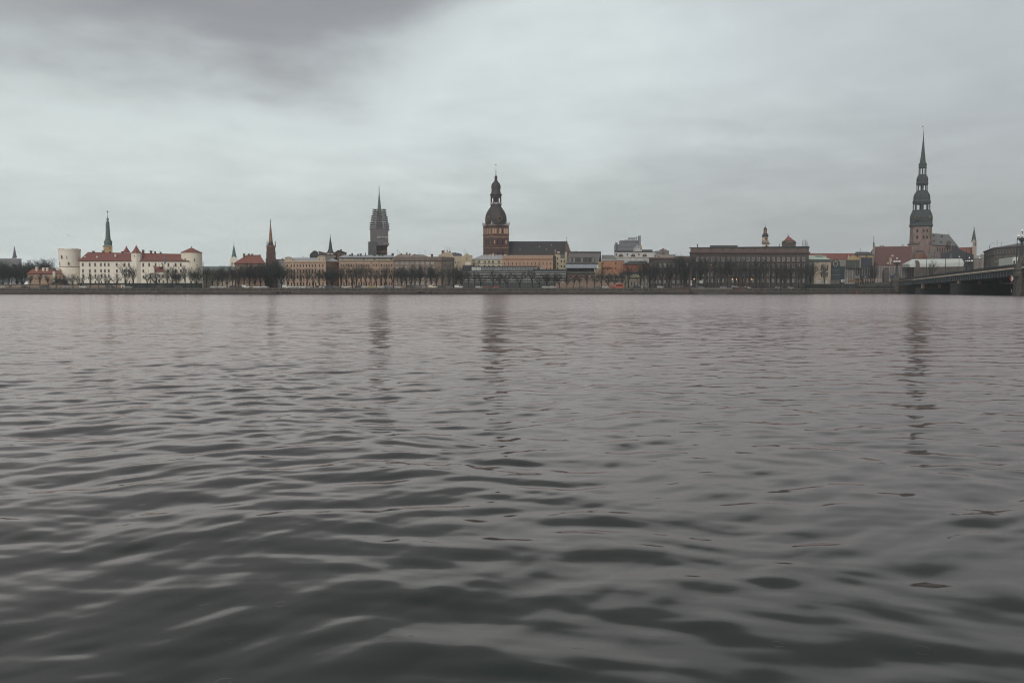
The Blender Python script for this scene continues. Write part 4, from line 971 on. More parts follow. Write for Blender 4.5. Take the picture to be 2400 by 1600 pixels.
mb = MB(); A, B = f[2], f[3]
mb.prism([(A.x-.2, 580.2), (B.x+.4, 580.2), (B.x+.4, 582), (A.x-.2, 582)], Zp(581.4, 580), [Zp(579.7, 580), Zp(576.9, 580), Zp(576.9, 580), Zp(579.7, 580)]); b.part('coping', mb, DARKM)
b.win(b.face(1617.5, 1895, 580.45), cols(1641, 1868.5, 10), [(582.8, 585.6)], 2.4, DTRIM, glass=GLASSD); 
PR = mat('pale_reflecting_glass', (118, 126, 130))
DB2 = None
xs = cols(1635, 1883, 22)
b.win(f, xs, [(602.6, 612)], 6.2, FRP, style='cross', glass=GLASS); b.win(f, xs, [(618.6, 628)], 5.6, FRP, style='cross', glass=GLASS); b.win(f, xs, [(637, 646.6)], 5.2, FRP, style='cross', glass=PR); b.win(f, xs, [(653.5, 661.5)], 5.2, FRP, style='cross', glass=PR)
b.block(b.face(1663, 1728, 588), 575, 582, depth=8, m=mat('roof_box', (92, 92, 96)), name='roof_box')
ft = b.face(1831, 1864, 586); b.block(ft, 568.6, 579, depth=14, m=wallm('turret_stone', (104, 92, 86), .2), name='turret'); b.band(ft, 568, 569.6, DTRIM, .5); b.block(b.face(1832, 1863.5, 586.2), 564.4, 568.2, depth=13.4, m=wallm('turret_dark', (72, 74, 76)), name='turret')
b.block(b.face(1839.5, 1856.5, 585.6), 566.6, 570, depth=1, m=mat('turret_panel', (136, 132, 132)), name='panel'); b.win(ft, [1843, 1849, 1853], [(573.6, 576)], 1.8, DTRIM)
b.hip(b.face(1836, 1860, 587), 564.4, 1847, 1847.6, 552.6, 11, RED2, .4, 'turret_roof'); b.lathe(1847.2, [(553, .6), (551, .9), (549.6, .7), (548.8, .2)], 592.5, DARKM, 'finial', 6, ref=552)
b.chimney(1635.2, 572, 580, 1.4, 586); b.pole(1826.6, 571.5, 578, .3, 586)
for x, y in ((1881.6, 562.5), (1884.4, 562.8), (1887.5, 561), (1889.5, 564), (1892, 565)): b.pole(x, y, 578, .2, 586, DARKM, 'antenna')
for i, (x, y) in enumerate([(1626.8, 654), (1679, 622.5), (1703.6, 637.5), (1726.8, 638.6), (1716.6, 654.4), (1726, 654.4), (1789.6, 621.4), (1761.8, 654.6), (1667, 621), (1841, 643.4), (1766, 654.8)]):
    mb = MB(); q = P(x, y, 578.6); mb.ball(q, .34, 8, 5); o = b.part('lit_lamp', mb, LIT)
# ---- town hall clock tower
b = Bld('town_hall_tower', 'cream and white clock tower with two small black onion domes and a cross', 'tower', 1793.5, 640)
cxp = 1793.6; DOMB = roofm('blue_black_dome', (62, 70, 82), .15, .5)
f = b.face(1785.4, 1801.6, 638); b.block(f, 571, 640, depth=5.2, m=WHITE); b.band(f, 569.4, 571.4, DTRIM, .5, dep=5.6); b.win(f, [1795.4], [(573.6, 580)], 4.6, DTRIM, True, glass=GLASS)
b.lathe(cxp, [(570.4, 8.4), (566.5, 8.0), (563.6, 6.9)], 640.6, wallm('mauve_stone', (160, 142, 134)), 'base', 8, PI/8, ref=565)
b.lathe(cxp, [(563.8, 6.6), (556, 6.5), (553, 5.6)], 640.6, wallm('warm_cream', (216, 188, 156), .08), 'clock_storey', 8, PI/8, ref=560)
clock(b, 1795.3, 559.4, 638.4, 2.6)
b.lathe(cxp, [(555.6, 6.9), (553, 7.2), (550, 7.0), (547.8, 5.2), (546.6, 3.3)], 640.6, DOMB, 'dome', 16, ref=550, smooth=True)
mb = MB(); X = Xp(cxp, 640.6, 542); r_ = 3.3*.32
for k in range(6): a = PI/6+k*PI/3; x, y = X+r_*math.cos(a), 640.6+r_*math.sin(a); mb.box(x-.2, x+.2, y-.2, y+.2, Zp(546.6, 640), Zp(537.6, 640))
b.part('lantern', mb, TAN)
b.lathe(cxp, [(547, 3.5), (544, 3.4)], 640.6, TAN, 'parapet', 8, ref=545)
b.lathe(cxp, [(538.2, 3.6), (536, 3.7), (534.2, 2.6), (532.6, .9), (531.6, .9), (530.6, .4)], 640.6, DOMB, 'upper_dome', 12, ref=535, smooth=True)
b.pole(1793.4, 521.6, 531, .13, 640.6, mat('dull_gilding', (150, 140, 120)), 'cross', 1)
# ---- mint roof house and the long red roof
b = Bld('mint_roof_house', 'cream house with pale mint green sheet roof beside the brown office', 'house', 1922, 600)
MINT = roofm('mint_roof', (176, 196, 180), .08); f = b.face(1894, 1947.5); b.block(f, 610, depth=14, m=wallm('dim_teal_wall', (92, 100, 98))); 
b.hip(b.face(1893, 1947, 600), 608.4, 1895, 1927, 598.6, 14, MINT, .3); b.block(b.face(1910, 1928, 604), 597.2, 600.4, depth=5, m=mat('mint_shade', (150, 164, 154)), name='skylight_box')
f2 = b.face(1908, 1947, 599); b.block(f2, 614.8, depth=6, m=wallm('sand_plaster', (186, 168, 146))); b.win(f2, [1926, 1938.6], [(620, 634), (637, 650)], 4, TRIMG, True, glass=GLASSD)
b.win(b.face(1894, 1910), [1898, 1904], [(616, 622), (630, 637), (645, 652)], 3, TRIMG)
b = Bld('long_red_roof_house', 'long low building whose red tile roof shows above the mint roof', 'building', 1950, 650)
f = b.face(1890, 2012); b.block(f, 608, depth=14, m=wallm('grey_white', (160, 158, 152))); b.hip(f, 608, 1893, 2008, 593.8, 14, RED, .4)
for x0 in (1935, 1990): b.part('gable', slab([(x0-4, 609), (x0+5, 609), (x0+1, 600), (x0-1.5, 597)], 648.4, 650), TRIMG)
b = Bld('glass_gable_building', 'narrow dark teal glass building with pointed gothic gable and pale ring', 'building', 1962, 606)
TG = mat('teal_dark_glass', (62, 72, 78), .35, .2, .4); f = b.face(1947.5, 1969); b.block(f, 621, depth=8, m=TG)
b.part('gable', slab([(1947.5, 621.4), (1969, 621.4), (1969, 613), (1964, 609.5), (1958.5, 606.4), (1952, 608.6), (1947.5, 613)], 605.8, 612), mat('dark_gable', (84, 88, 90)))
mb = MB(); q = P(1958.6, 618, 605.4)
for k in range(16): a0, a1 = k*PI/8, (k+1)*PI/8; mb.tube((q.x+1.5*math.cos(a0), 605.5, q.z+1.9*math.sin(a0)), (q.x+1.5*math.cos(a1), 605.5, q.z+1.9*math.sin(a1)), .16, n=4)
b.part('window_ring', mb, TRIMG); b.part('gable_light', slab([(1956.8, 613), (1960.6, 613), (1958.6, 608.8)], 605.3, 605.5), TRIMG)
for y in (633, 644.4, 656): b.band(f, y, y+.8, mat('teal_rail', (130, 136, 136)), .15, 'rail')
f2 = b.face(1969, 1980, 608); b.block(f2, 624, depth=8, m=mat('deep_teal', (50, 66, 68), .4)); 
# ---- yellow house
b = Bld('yellow_house', 'yellow house with dark grey roof and tall dark glass wall behind the scaffolding', 'house', 2014, 640)
YH = wallm('yellow_ochre', (192, 162, 112), .12); f = b.face(2002, 2046); b.block(f, 598, depth=12, m=YH)
b.block(b.face(2016, 2044, 639), 603.4, 626, depth=2, m=mat('slate_glass', (66, 72, 84), .4), name='glazing')
b.hip(b.face(2000, 2047, 639.5), 597.6, 2006, 2036, 590.2, 13, roofm('dark_roof', (84, 86, 86)), .3)
b.part('gable', slab([(1983, 612), (2003, 612), (2003, 597.8), (1999, 598), (1990, 604)], 639.4, 646), YH); b.block(b.face(1982, 2016, 638), 609, 628, depth=5, m=mat('olive_dark', (84, 88, 82)), name='lower_wall')
b.win(f, [2008.6, 2030], [(598.6, 601.4)], 3.4, DTRIM, glass=GLASSD); b.block(b.face(2014, 2017.4, 637), 598, 628, depth=3, m=wallm('pale_pier', (150, 140, 132)), name='pier'); b.pole(2017, 581, 592, .1, 642, arms=3)
# ---- guild house with big roof
b = Bld('guild_house', 'guild house with enormous steep maroon tile roof and ornate white stepped gable', 'building', 2092, 655)
MAR = roofm('maroon_tile', (112, 78, 76), .16); q = [P(2046.5, 622.6, 652), P(2133, 622.6, 652), P(2138.6, 577, 662), P(2049.5, 578, 662)]
q2 = [P(2046.5, 622.6, 680), P(2140, 622.6, 680)]; q2 = [Vector((q[0].x, 676, q[0].z)), Vector((q[1].x, 676, q[1].z))]
mb = MB(); mb.add(q+q2, [(0, 1, 2, 3), (3, 2, 5, 4), (0, 3, 4), (1, 5, 2), (0, 4, 5, 1)]); b.part('roof', mb, MAR)
b.block(b.face(2046.5, 2133, 653), 622.4, depth=20, m=wallm('guild_wall', (140, 118, 110)))
GST = wallm('weathered_stone', (150, 142, 136), .2)
b.part('gable', slab([(2041.6, 624), (2047.4, 624), (2049.4, 604), (2050.4, 590), (2051, 576), (2049.6, 572), (2046.6, 571.6), (2045.4, 577), (2046.2, 584), (2043.6, 590), (2043.8, 600), (2041.8, 606)], 650.6, 652), GST)
b.part('verge', slab([(2133, 608), (2136, 608), (2140.6, 580), (2137.6, 577.4)], 660.5, 661.6), GST)
b.lathe(2048, [(572.4, 2.2), (570, 1.6), (568, .8), (565, .6), (553, .15)], 651, DARKM, 'spire', 6, ref=570); b.pole(2048, 552.6, 560, .1, 651, arms=3)
for x, y in ((2070.6, 574.6), (2116.6, 573.4), (2065, 574.6)): b.chimney(x, y, 579, 3.4 if x > 2066 else 1.4, 664, TRIMG)
for x, y in ((2090.6, 599.6), (2086.5, 610), (2080.6, 616.6)):
    yy = 652+(622.6-y)/45*9.5; mb = MB(); q_ = P(x, y, yy); mb.box(q_.x-.8, q_.x+.8, yy-.9, yy+1.2, q_.z-.6, q_.z+.7); b.part('dormer', mb, TRIMG)
mb = MB(); q_ = P(2086.6, 616, 653); mb.box(q_.x-.35, q_.x+.35, 652, 654.6, q_.z-1.4, q_.z+4); b.part('vent_pipe', mb, TRIMG)
# scaffolding screen
b = Bld('scaffolded_facade', 'long low facade hidden behind white-grey gridded scaffold sheeting', 'building', 2060, 640)
SHE = mat('scaffold_sheet', (150, 144, 142), .85, .16, .6); f = b.face(1980, 2142.5); b.block(f, 623.6, 660, depth=8, m=SHE, name='sheeting', z0=GZ); b.band(f, 622.8, 624, mat('rust_rail', (132, 96, 88)), .2, 'rail')
mb = MB()
for k in range(29):
    x = Xp(1980.5+k*5.78, 639.6); mb.box(x-.14, x+.14, 639.6, 639.85, GZ, Zp(623.8, 640))
b.part('standards', mb, mat('scaffold_white', (196, 192, 188), .6))
mb = MB()
for y in (627.4, 631.6, 635.8, 640.4, 644.8, 649.4):
    z = Zp(y, 640); mb.box(Xp(1980, 639.5), Xp(2142.5, 639.5), 639.4, 639.58, z-.16, z+.16)
b.part('ledgers', mb, mat('scaffold_grey_rail', (112, 106, 106), .6))
# ---- riflemen-like statue: tall red granite block of three standing figures
b = Bld('granite_monument', 'tall reddish granite monument of three coated figures standing back to back', 'monument', 2076, 622)
GR = mat('red_granite', (98, 86, 84), .7, .2, .8)
mb = MB(); X = Xp(2076.3, 622); s_ = .311
mb.prism([(X-5.6*s_, 620.4), (X+5.6*s_, 620.4), (X+5.6*s_, 624), (X-5.6*s_, 624)], GZ, Zp(637, 622), [(X-5.9*s_, 620.4), (X+5.9*s_, 620.4), (X+5.9*s_, 624), (X-5.9*s_, 624)])
mb.prism([(X-5.8*s_, 620.6), (X+5.8*s_, 620.6), (X+5.8*s_, 623.8), (X-5.8*s_, 623.8)], Zp(637, 622), Zp(632, 622), [(X-4.6*s_, 621), (X+4.6*s_, 621), (X+4.6*s_, 623.4), (X-4.6*s_, 623.4)])
b.part('coats', mb, GR)
for dx, dy in ((-2.6, 621.4), (0, 623), (2.6, 621.4)):
    mb = MB(); mb.lathe(X+dx*s_, dy, [(Zp(632.4, 622), .5), (Zp(631, 622), .62), (Zp(629, 622), .66), (Zp(628.4, 622), .85), (Zp(627.6, 622), .6), (Zp(627, 622), .2)], 8); b.part('head', mb, GR)
# containers and fence near the monument
def container(label, x0, x1, yt, yb, Y, m, winlist=(), cat='container', name='site_container'):
    b = Bld(name, label, cat, (x0+x1)/2, Y); f = b.face(x0, x1); b.block(f, yt, depth=2.6, m=m, name='body', z0=Zp(yb, Y))
    mb = MB(); A, B = f[2], f[3]; k = int((B.x-A.x)/.6); zt, zb = Zp(yt, Y), Zp(yb, Y)
    for i in range(k+1):
        x = A.x+(B.x-A.x)*i/k; mb.box(x-.06, x+.06, Y-.08, Y-.003, zb, zt)
    b.part('ribs', mb, m)
    for x, w in winlist: b.win(f, [x], [(yt+2, yt+5.2)], w, WHITEF, out=.09)
    return b
container('dark navy site container under the big bare tree', 2019, 2038.6, 645, 652.6, 612, mat('navy_paint', (62, 68, 80), .6), [(2028.5, 3)])
container('bright blue site container between the granite monument and the bridge pylon', 2087, 2104.4, 644.8, 653.4, 608, mat('blue_paint', (56, 82, 126), .6), [(2096.8, 3)])
container('small blue site cabin with two white windows beside the lamp mast', 2004.4, 2013.4, 645.4, 652, 613, mat('blue_grey_paint', (84, 96, 110), .6), [(2006.6, 3), (2011.4, 3)])
b = Bld('timber_hoarding', 'long tan timber hoarding at the foot of the scaffold sheeting', 'hoarding', 2006, 612)
b.block(b.face(1988, 2022, 615), 653.4, depth=.4, m=mat('hoarding_wood', (136, 104, 78), .8, .2, 1.2), name='boards', z0=Zp(661, 615))
b = Bld('site_fence', 'low red and white site barrier in front of the navy container', 'fence', 2045, 606)
mb = MB(); 
for y in (653.4, 658): mb.box(Xp(2024, 606), Xp(2068, 606), 606, 606.08, Zp(y+.7, 606), Zp(y, 606))
b.part('rails', mb, mat('barrier_red', (158, 84, 74), .6)); mb = MB()
for k in range(12): x = Xp(2024+4*k, 606); mb.box(x-.06, x+.06, 606.09, 606.2, Zp(660, 606), Zp(652.4, 606))
b.part('posts', mb, WHITEF)
# ---- St Peter style church
b = Bld('tall_steeple_church', 'tall brick church with many-tiered dark green steeple and grey nave roof', 'church', 2158, 690)
YP = 690; PB = wallm('pinkish_brick', (150, 126, 118), .25, .2); STE = roofm('steeple_copper', (74, 80, 82), .2, .7); STG = mat('steeple_green', (72, 88, 84), .7, .2)
def PX(z, off=0): return 2090+z/4.353+off
def PY_(z): return 280+z/4.353
f = (2134.5, 2181, Vector((Xp(2134.5, 686, 560), 686)), Vector((Xp(2176, 686, 560), 686)))
cX = (Xp(2134.6, YP, 560)+Xp(2181, YP, 560))/2
def steeple(prof, name, m, n=8, rot=PI/8, smooth=False):
    k = YP/2000; mb = MB(); mb.lathe(cX, YP, [(Zp(PY_(y), YP), r/4.353*k) for y, r in prof], n, rot); return b.part(name, mb, m, smooth)
steeple([(1700, 104), (1250, 103), (1246, 107), (1240, 103), (1096, 101)], 'wall', PB)
steeple([(1098, 103), (1090, 112), (1084, 111), (1070, 106), (1046, 103), (1042, 107), (1032, 104), (1010, 106), (985, 103), (960, 96), (936, 84), (930, 86), (926, 84)], 'lower_dome', STE)
def gallery(y0, y1, r, nm, w=.05, core=.0):
    k = YP/2000/4.353; mb = MB(); zb, zt = Zp(PY_(y0), YP), Zp(PY_(y1), YP)
    for i in range(8):
        a = PI/8+i*PI/4
        for t in ((-w, w),):
            mb.prism([(cX+rr*k*math.cos(a+q), YP+rr*k*math.sin(a+q)) for rr, q in ((r, -w), (r, w), (r*.88, w), (r*.88, -w))], zb, zt)
    mb2 = mb
    o = b.part(nm, mb2, STE)
    if core:
        mb = MB(); mb.lathe(cX, YP, [(zb, r*core*k), (zt, r*core*k)], 8, 0); b.part('gallery_core', mb, STE)
    return o
gallery(930, 858, 80, 'gallery', .07, .26)
steeple([(866, 80), (858, 82), (850, 84), (846, 86), (836, 84), (822, 78), (805, 78), (780, 76), (760, 69), (742, 58), (733, 52), (728, 53)], 'middle_dome', STE)
gallery(730, 664, 52, 'gallery', .09, .3)
steeple([(672, 52), (664, 54), (656, 58), (648, 56), (640, 53), (620, 55), (600, 53), (582, 46), (570, 39), (562, 37)], 'upper_dome', STE)
gallery(563, 492, 36, 'gallery', .14, .0)
steeple([(498, 36), (490, 39), (484, 37), (474, 36), (464, 39), (452, 37), (446, 30), (438, 28), (400, 23), (300, 13), (200, 5), (146, 2.6)], 'spire', STG)
steeple([(146, 2.2), (142, 5), (136, 5), (132, 2)], 'gold_ball', GOLD, 8); steeple([(134, 1.3), (86, 1.0)], 'rod', DARKM, 5)
rooster(b, 2163, 297, YP, 1.15)
# windows on the front faces of the octagon
k = YP/2000/4.353; R8 = 103*k*math.cos(PI/8)
for a, xs in ((-PI/2, (-.5, .5)), (-PI/4, (0,)), (-3*PI/4, (0,))):
    for (yt, yb) in ((1116, 1150), (1182, 1218)):
        for q in xs:
            hw = q*36*k*1.0; px_, py_ = cX+R8*math.cos(a)-hw*math.sin(a)*1, YP+R8*math.sin(a)+hw*math.cos(a)
            zb = Zp(PY_(yb), py_); me = window_mesh(1.7, Zp(PY_(yt), py_)-zb, PB, True, glass=GLASSD)
            obj('window', me, b.r, (px_-b.off[0], py_-b.off[1], zb-b.off[2]), a+PI/2)
clock(b, 2149.5, 509, YP-103*k*math.cos(PI/8)-.3, 4.4, 0); clock(b, 2180.0, 509.5, YP-8, 4.0, PI/4)
# nave: pedimented lower front and long roof running back to the right
NR = roofm('nave_grey_roof', (116, 118, 118), .1); 
b.part('lower_front', slab([(2128.5, 612), (2186, 612), (2186, 571), (2128.5, 571)], 684, 706), PB)
b.part('pediment', slab([(2126.5, 572), (2140, 568.6), (2150, 570.4), (2166, 563.6), (2182, 570.4), (2186, 572)], 683.2, 700), roofm('pediment_grey', (96, 92, 90)))
b.win((2134, 2186, Vector((Xp(2134, 684), 684)), Vector((Xp(2186, 684), 684))), [2154.4], [(579.6, 589)], 5.4, PB, True, glass=GLASSD)
A = P(2183, 573.4, 694); Bq = P(2236, 577, 694)
mb = MB(); R0 = P(2181, 546.6, 706); R1 = P(2223.6, 549.6, 706); A1 = Vector((A.x, 718, A.z)); B1 = Vector((Bq.x, 718, Bq.z)); Bm = P(2247.5, 579, 706)
mb.add([A, Bq, B1, A1, R0, R1, Bm], [(0, 1, 5, 4), (1, 6, 5), (6, 2, 5), (2, 3, 4, 5), (3, 0, 4), (0, 3, 2, 6, 1)]); b.part('nave_roof', mb, NR)
b.part('nave_wall', slab([(2183, 612), (2240, 612), (2240, 576), (2183, 573)], 695, 717), PB); b.pole(2223.6, 543.8, 551, .14, 706, DARKM, 'cross')
for x, y in ((2188.4, 552), (2207.6, 553.6), (2188.4, 565), (2205.6, 567), (2227, 568)):
    yy = 694+(574-y)/27*12; mb = MB(); q_ = P(x, y, yy); mb.ball((q_.x, yy-.2, q_.z), .85, 8, 6); b.part('dormer', mb, SLATE)
b.lathe(2223, [(575, 5), (566, 4.2), (562.4, .6)], 692, roofm('apse_roof', (104, 98, 96)), 'stair_turret', 8, ref=570)
b.win((2183, 2240, Vector((Xp(2183, 695), 695)), Vector((Xp(2240, 695), 695))), cols(2190, 2236, 9), [(580, 592)], 2.8, PB, True, glass=GLASSD)
b = Bld('stone_gable_house', 'grey stone house with ornate curved gable and three tall windows below the steeple', 'house', 2189, 668)
SG = wallm('grey_stone_gable', (136, 128, 122), .2)
b.part('wall', slab([(2172.6, 622), (2205, 622), (2205, 600), (2201, 596), (2199, 590), (2194.6, 586), (2193, 581), (2188.4, 576.6), (2184, 581), (2182.6, 586), (2179, 590), (2177, 596), (2172.6, 600)], 668, 682), SG)
b.win(b.face(2172.6, 2205, 667.9), [2183.6, 2188.4, 2193], [(597.6, 603.6)], 3, TRIMG, glass=GLASSD); b.win(b.face(2172.6, 2205, 667.9), [2189], [(590.6, 593)], 2, DTRIM, True)
b.part('side_gable', slab([(2163, 622), (2176, 622), (2174, 602), (2168.8, 596), (2165, 592)], 669.4, 680), RED)
b = Bld('tan_brick_house', 'plain tan brick house directly beneath the tall steeple', 'house', 2154, 676)
b.block(b.face(2143.5, 2166), 590.6, depth=8, m=wallm('tan_brick', (150, 116, 98), .2)); b.hip(b.face(2143.5, 2166), 590.6, 2147, 2160, 586, 8, SLATE, .2)
# ---- dark modern museum
b = Bld('dark_museum', 'dark charcoal modern building with angular sloping roofline', 'museum', 2240, 640)
CH = mat('charcoal_cladding', (68, 72, 78), .6, .08, .3, streak=.1)
b.part('wall', slab([(2204.6, 660), (2282, 660), (2282, 596.6), (2262, 590.4), (2245.6, 582), (2244, 576.4), (2231, 575.4), (2229.6, 588), (2216, 592), (2204.6, 592.4)], 640, 662), CH)
b.part('roof_light', slab([(2225.6, 606), (2231.6, 606), (2230, 593), (2226.6, 597)], 639.6, 639.9), mat('blue_grey_light', (104, 112, 124)))
# ---- church right
b = Bld('white_spire_church', 'small church with tall green spire, cream gabled tower and red nave roof', 'church', 2283, 720)
f = b.face(2277.4, 2287.4, 716); b.block(f, 566, depth=4, m=wallm('cream_tower', (190, 172, 152))); b.win(f, [2283.4], [(567.6, 577)], 3.6, TRIMG, True, glass=GLASSD); b.win(f, [2278.9], [(568, 577)], 1.4, TRIMG, True, glass=GLASSD)
b.lathe(2282.4, [(567, 5.6), (562, 4.8), (535.4, .6), (531.6, .3)], 718, mat('green_copper2', (84, 104, 98), var=.2), 'spire', 8, PI/8, ref=566)
b.part('gable', slab([(2277.2, 567), (2287.6, 567), (2282.4, 559.6)], 715.6, 716), wallm('cream_tower', (190, 172, 152))); b.pole(2282.6, 530.6, 533, .15, 718, DARKM, 'cross')
mb = MB(); q = [P(2246, 600, 716), P(2290, 606, 716), P(2283, 579, 724), P(2246, 580, 724)]; q += [Vector((q[0].x, 732, q[0].z)), Vector((q[1].x, 732, q[1].z))]
mb.add(q, [(0, 1, 2, 3), (3, 2, 5, 4), (0, 3, 4), (1, 5, 2), (0, 4, 5, 1)]); b.part('nave_roof', mb, RED); b.part('wall', slab([(2246, 640), (2289, 640), (2289, 605), (2246, 600)], 717.5, 731), wallm('nave_pink', (150, 122, 112)))
b.part('tower_foot', slab([(2278.4, 588), (2287, 588), (2287, 577), (2278.4, 577)], 715.8, 717), wallm('cream_tower', (190, 172, 152)))
# ---- pale town houses and long stone office on the right
b = Bld('pale_town_house', 'pale grey town house with many small windows beyond the bridge', 'house', 2298, 690)
f = b.face(2281, 2300); b.block(f, 606, depth=10, m=wallm('pink_grey_wall', (144, 130, 126))); b.hip(f, 606, 2284, 2296, 599, 10, roofm('pale_roof', (152, 152, 150)), .3); b.win(f, [2284, 2289, 2294], [(610, 615), (620, 625), (630, 636)], 2.6, TRIMG)
f = b.face(2296, 2309, 700); b.block(f, 599, depth=10, m=wallm('pale_grey_wall', (158, 156, 150))); b.hip(f, 599, 2298, 2306, 595, 10, roofm('pale_roof', (152, 152, 150)), .3); b.win(f, [2300, 2305], [(603, 608), (614, 619), (625, 630)], 2.6, TRIMG)
b = Bld('long_stone_office', 'long grey-brown stone office block running towards the bridge on the far side', 'building', 2360, 600)
ST = wallm('grey_brown_stone', (132, 120, 114), .2); fa = b.face(2306.5, 2331, 660, 600, 590); fb = b.face(2331, 2440, 600, 560, 590)
zt = Zp(581, 640); zt = P(1200, 583.4, 610).z
for f, nm in ((fa, 'wall'), (fb, 'wall')):
    A, B = f[2], f[3]; d_ = (B-A).normalized(); nn = Vector((-d_.y, d_.x))
    mb = MB(); C = B+nn*16; D = A+nn*16; mb.prism([tuple(A), tuple(B), tuple(C), tuple(D)], GZ, zt); b.part(nm, mb, ST)
    for z0, z1, o_ in ((zt-.4, zt+.5, .8), (zt-4.9, zt-4.4, .4)):
        mb = MB(); A2 = A-nn*o_; B2 = B-nn*o_; mb.prism([tuple(A2), tuple(B2), tuple(B+nn*.5), tuple(A+nn*.5)], z0, z1); b.part('cornice', mb, DTRIM)
A, B, Cc = fa[2], fa[3], fb[3]
mb = MB(); zr = zt+5.5
nA = Vector((-(Cc-B).normalized().y, (Cc-B).normalized().x))
mb.add([(A.x, A.y, zt+.5), (B.x, B.y, zt+.5), (Cc.x, Cc.y, zt+.5), ((B+nA*26).x+8, (B+nA*26).y, zt+6.2), (Cc.x+nA.x*26, Cc.y+nA.y*26, zt+6.2), (A.x+14, A.y+8, zt+.6)], [(0, 1, 3), (1, 2, 4, 3), (0, 3, 5), (3, 4, 2, 5)]); b.part('roof', mb, roofm('office_roof', (112, 112, 116)))
def wgrid(f, n, zs, w, h, frame, glass=GLASSD):
    A, B = f[2], f[3]; d_ = B-A; rz = math.atan2(d_.y, d_.x)
    for z in zs:
        for k in range(n):
            q = A+d_*((k+.5)/n); obj('window', window_mesh(w, h, frame, False, 'plain', glass), b.r, (q.x-b.off[0], q.y-b.off[1], z-b.off[2]), rz)
wgrid(fa, 9, [zt-3.8, zt-8.4, zt-12.2, zt-16], 1.6, 2.3, ST, GLASS); wgrid(fb, 15, [zt-3.8, zt-8.4, zt-12.2, zt-16], 2.2, 2.3, ST, GLASS)
for x, y in ((2337, 563.4), (2347, 567)): b.pole(x, y, 580, .1, 605, arms=3)
# ---- white marquee
b = Bld('marquee', 'long white marquee tent with one brown panel on the square beyond the bridge', 'tent', 2195, 628)
TEN = mat('tent_white', (206, 214, 210), .6, .06); Y = 626
sec = lambda px, yt, ym, yb, Y0=626: [P(px, yb, Y0), P(px, ym, Y0), P(px, yt, Y0+5)]
L0 = [P(2133, 626, Y), P(2131, 618.6, Y), P(2138, 607.6, Y+6)]; R0_ = [P(2258, 624.6, Y), P(2259.6, 615.4, Y), P(2254.6, 606.2, Y+6)]
mb = MB(); bk = [Vector((v.x, 2*(Y+6)-v.y, v.z)) for v in L0[:2]]; bk2 = [Vector((v.x, 2*(Y+6)-v.y, v.z)) for v in R0_[:2]]
mb.add(L0+R0_+bk+bk2, [(0, 3, 4, 1), (1, 4, 5, 2), (0, 1, 2, 7, 6), (3, 8, 9, 5, 4), (2, 5, 9, 7), (7, 9, 8, 6)]); b.part('canvas', mb, TEN)
b.part('brown_panel', slab([(2146, 626), (2156, 626), (2155.4, 616), (2152.4, 610.2), (2143.6, 610.2), (2146, 616)], 625.4, 625.7), mat('tent_brown', (108, 98, 94)))
mb = MB()
for x in cols(2164, 2250, 8): q = P(x, 626, Y-.15); mb.tube(q, P(x, 619, Y-.15), .1)
b.part('poles', mb, WHITEF)
b = Bld('square_wall', 'dark rubble retaining wall under the marquee beside the bridge approach', 'wall', 2200, 624)
b.block(b.face(2143, 2262, 622), 626, depth=2, m=wallm('rubble_wall', (104, 94, 90), .3, .3)); 
# ------------------------------------------------------------------ quay
QW = wallm('quay_stone', (92, 82, 76), .35, .25); QU = wallm('quay_upper', (70, 70, 66), .35, .3); COP = mat('quay_coping', (146, 138, 128), .8, .2, .3)
qo = thing('quay_wall', 'long stepped stone quay wall lining the far bank above the water', 'wall', (0, 500, 0))
def strip(name, y0, y1, z0, z1, m, pts=QP):
    mb = MB()
    for a, b_ in zip(pts, pts[1:]):
        vs = [(a[0], a[1]+y0, z0), (b_[0], b_[1]+y0, z0), (b_[0], b_[1]+y1, z0), (a[0], a[1]+y1, z0)]
        mb.add(vs+[(x, y, z1) for x, y, z in vs], [(0, 1, 5, 4), (4, 5, 6, 7), (2, 3, 7, 6), (0, 4, 7, 3), (1, 2, 6, 5)])
    return obj(name, mb.data(name, m, (0, 500, 0)), qo)
strip('lower_wall', 0, 3, -2, 1.72, QW); strip('wet_foot', -.02, 1, -1.5, .42, mat('wet_algae_stone', (52, 52, 48), .6, .3, .4)); strip('ledge', -.12, 3, 1.72, 1.9, COP)
strip('upper_wall', 3, 9.2, 1.0, 3.2, QU); strip('coping', 2.85, 3.5, 3.2, 3.42, COP)
strip('kerb', 3.6, 9.1, 3.2, 3.39, QU)
mb = MB()
def qpt(px, off):
    Y = ypath(px)+off; return Xp(px, Y, 680), Y
for i in range(150):
    px = -60+i*15.2; x, y = qpt(px, 2.8)
    if 1615 < px < 1722: continue
    mb.box(x-.35, x+.35, y-.05, y+.19, 1.9, 3.2)
obj('buttresses', mb.data('buttresses', mat('quay_pier', (92, 86, 80), .9, .2), (0, 500, 0)), qo)
mb = MB()
for i in range(0, 700):
    px = -20+i*3.0; x, y = qpt(px, 3.1); mb.box(x-.035, x+.035, y-.03, y+.03, 3.42, 3.95)
for a, b_ in zip(QP, QP[1:]):
    for z in (3.7, 3.95): mb.tube((a[0], a[1]+3.1, z), (b_[0], b_[1]+3.1, z), .035, n=3)
ro = obj('quay_railing', mb.data('quay_railing', mat('railing_grey', (84, 84, 82), .6))); tag(ro, 'thin grey iron railing running along the top of the quay wall', 'railing')
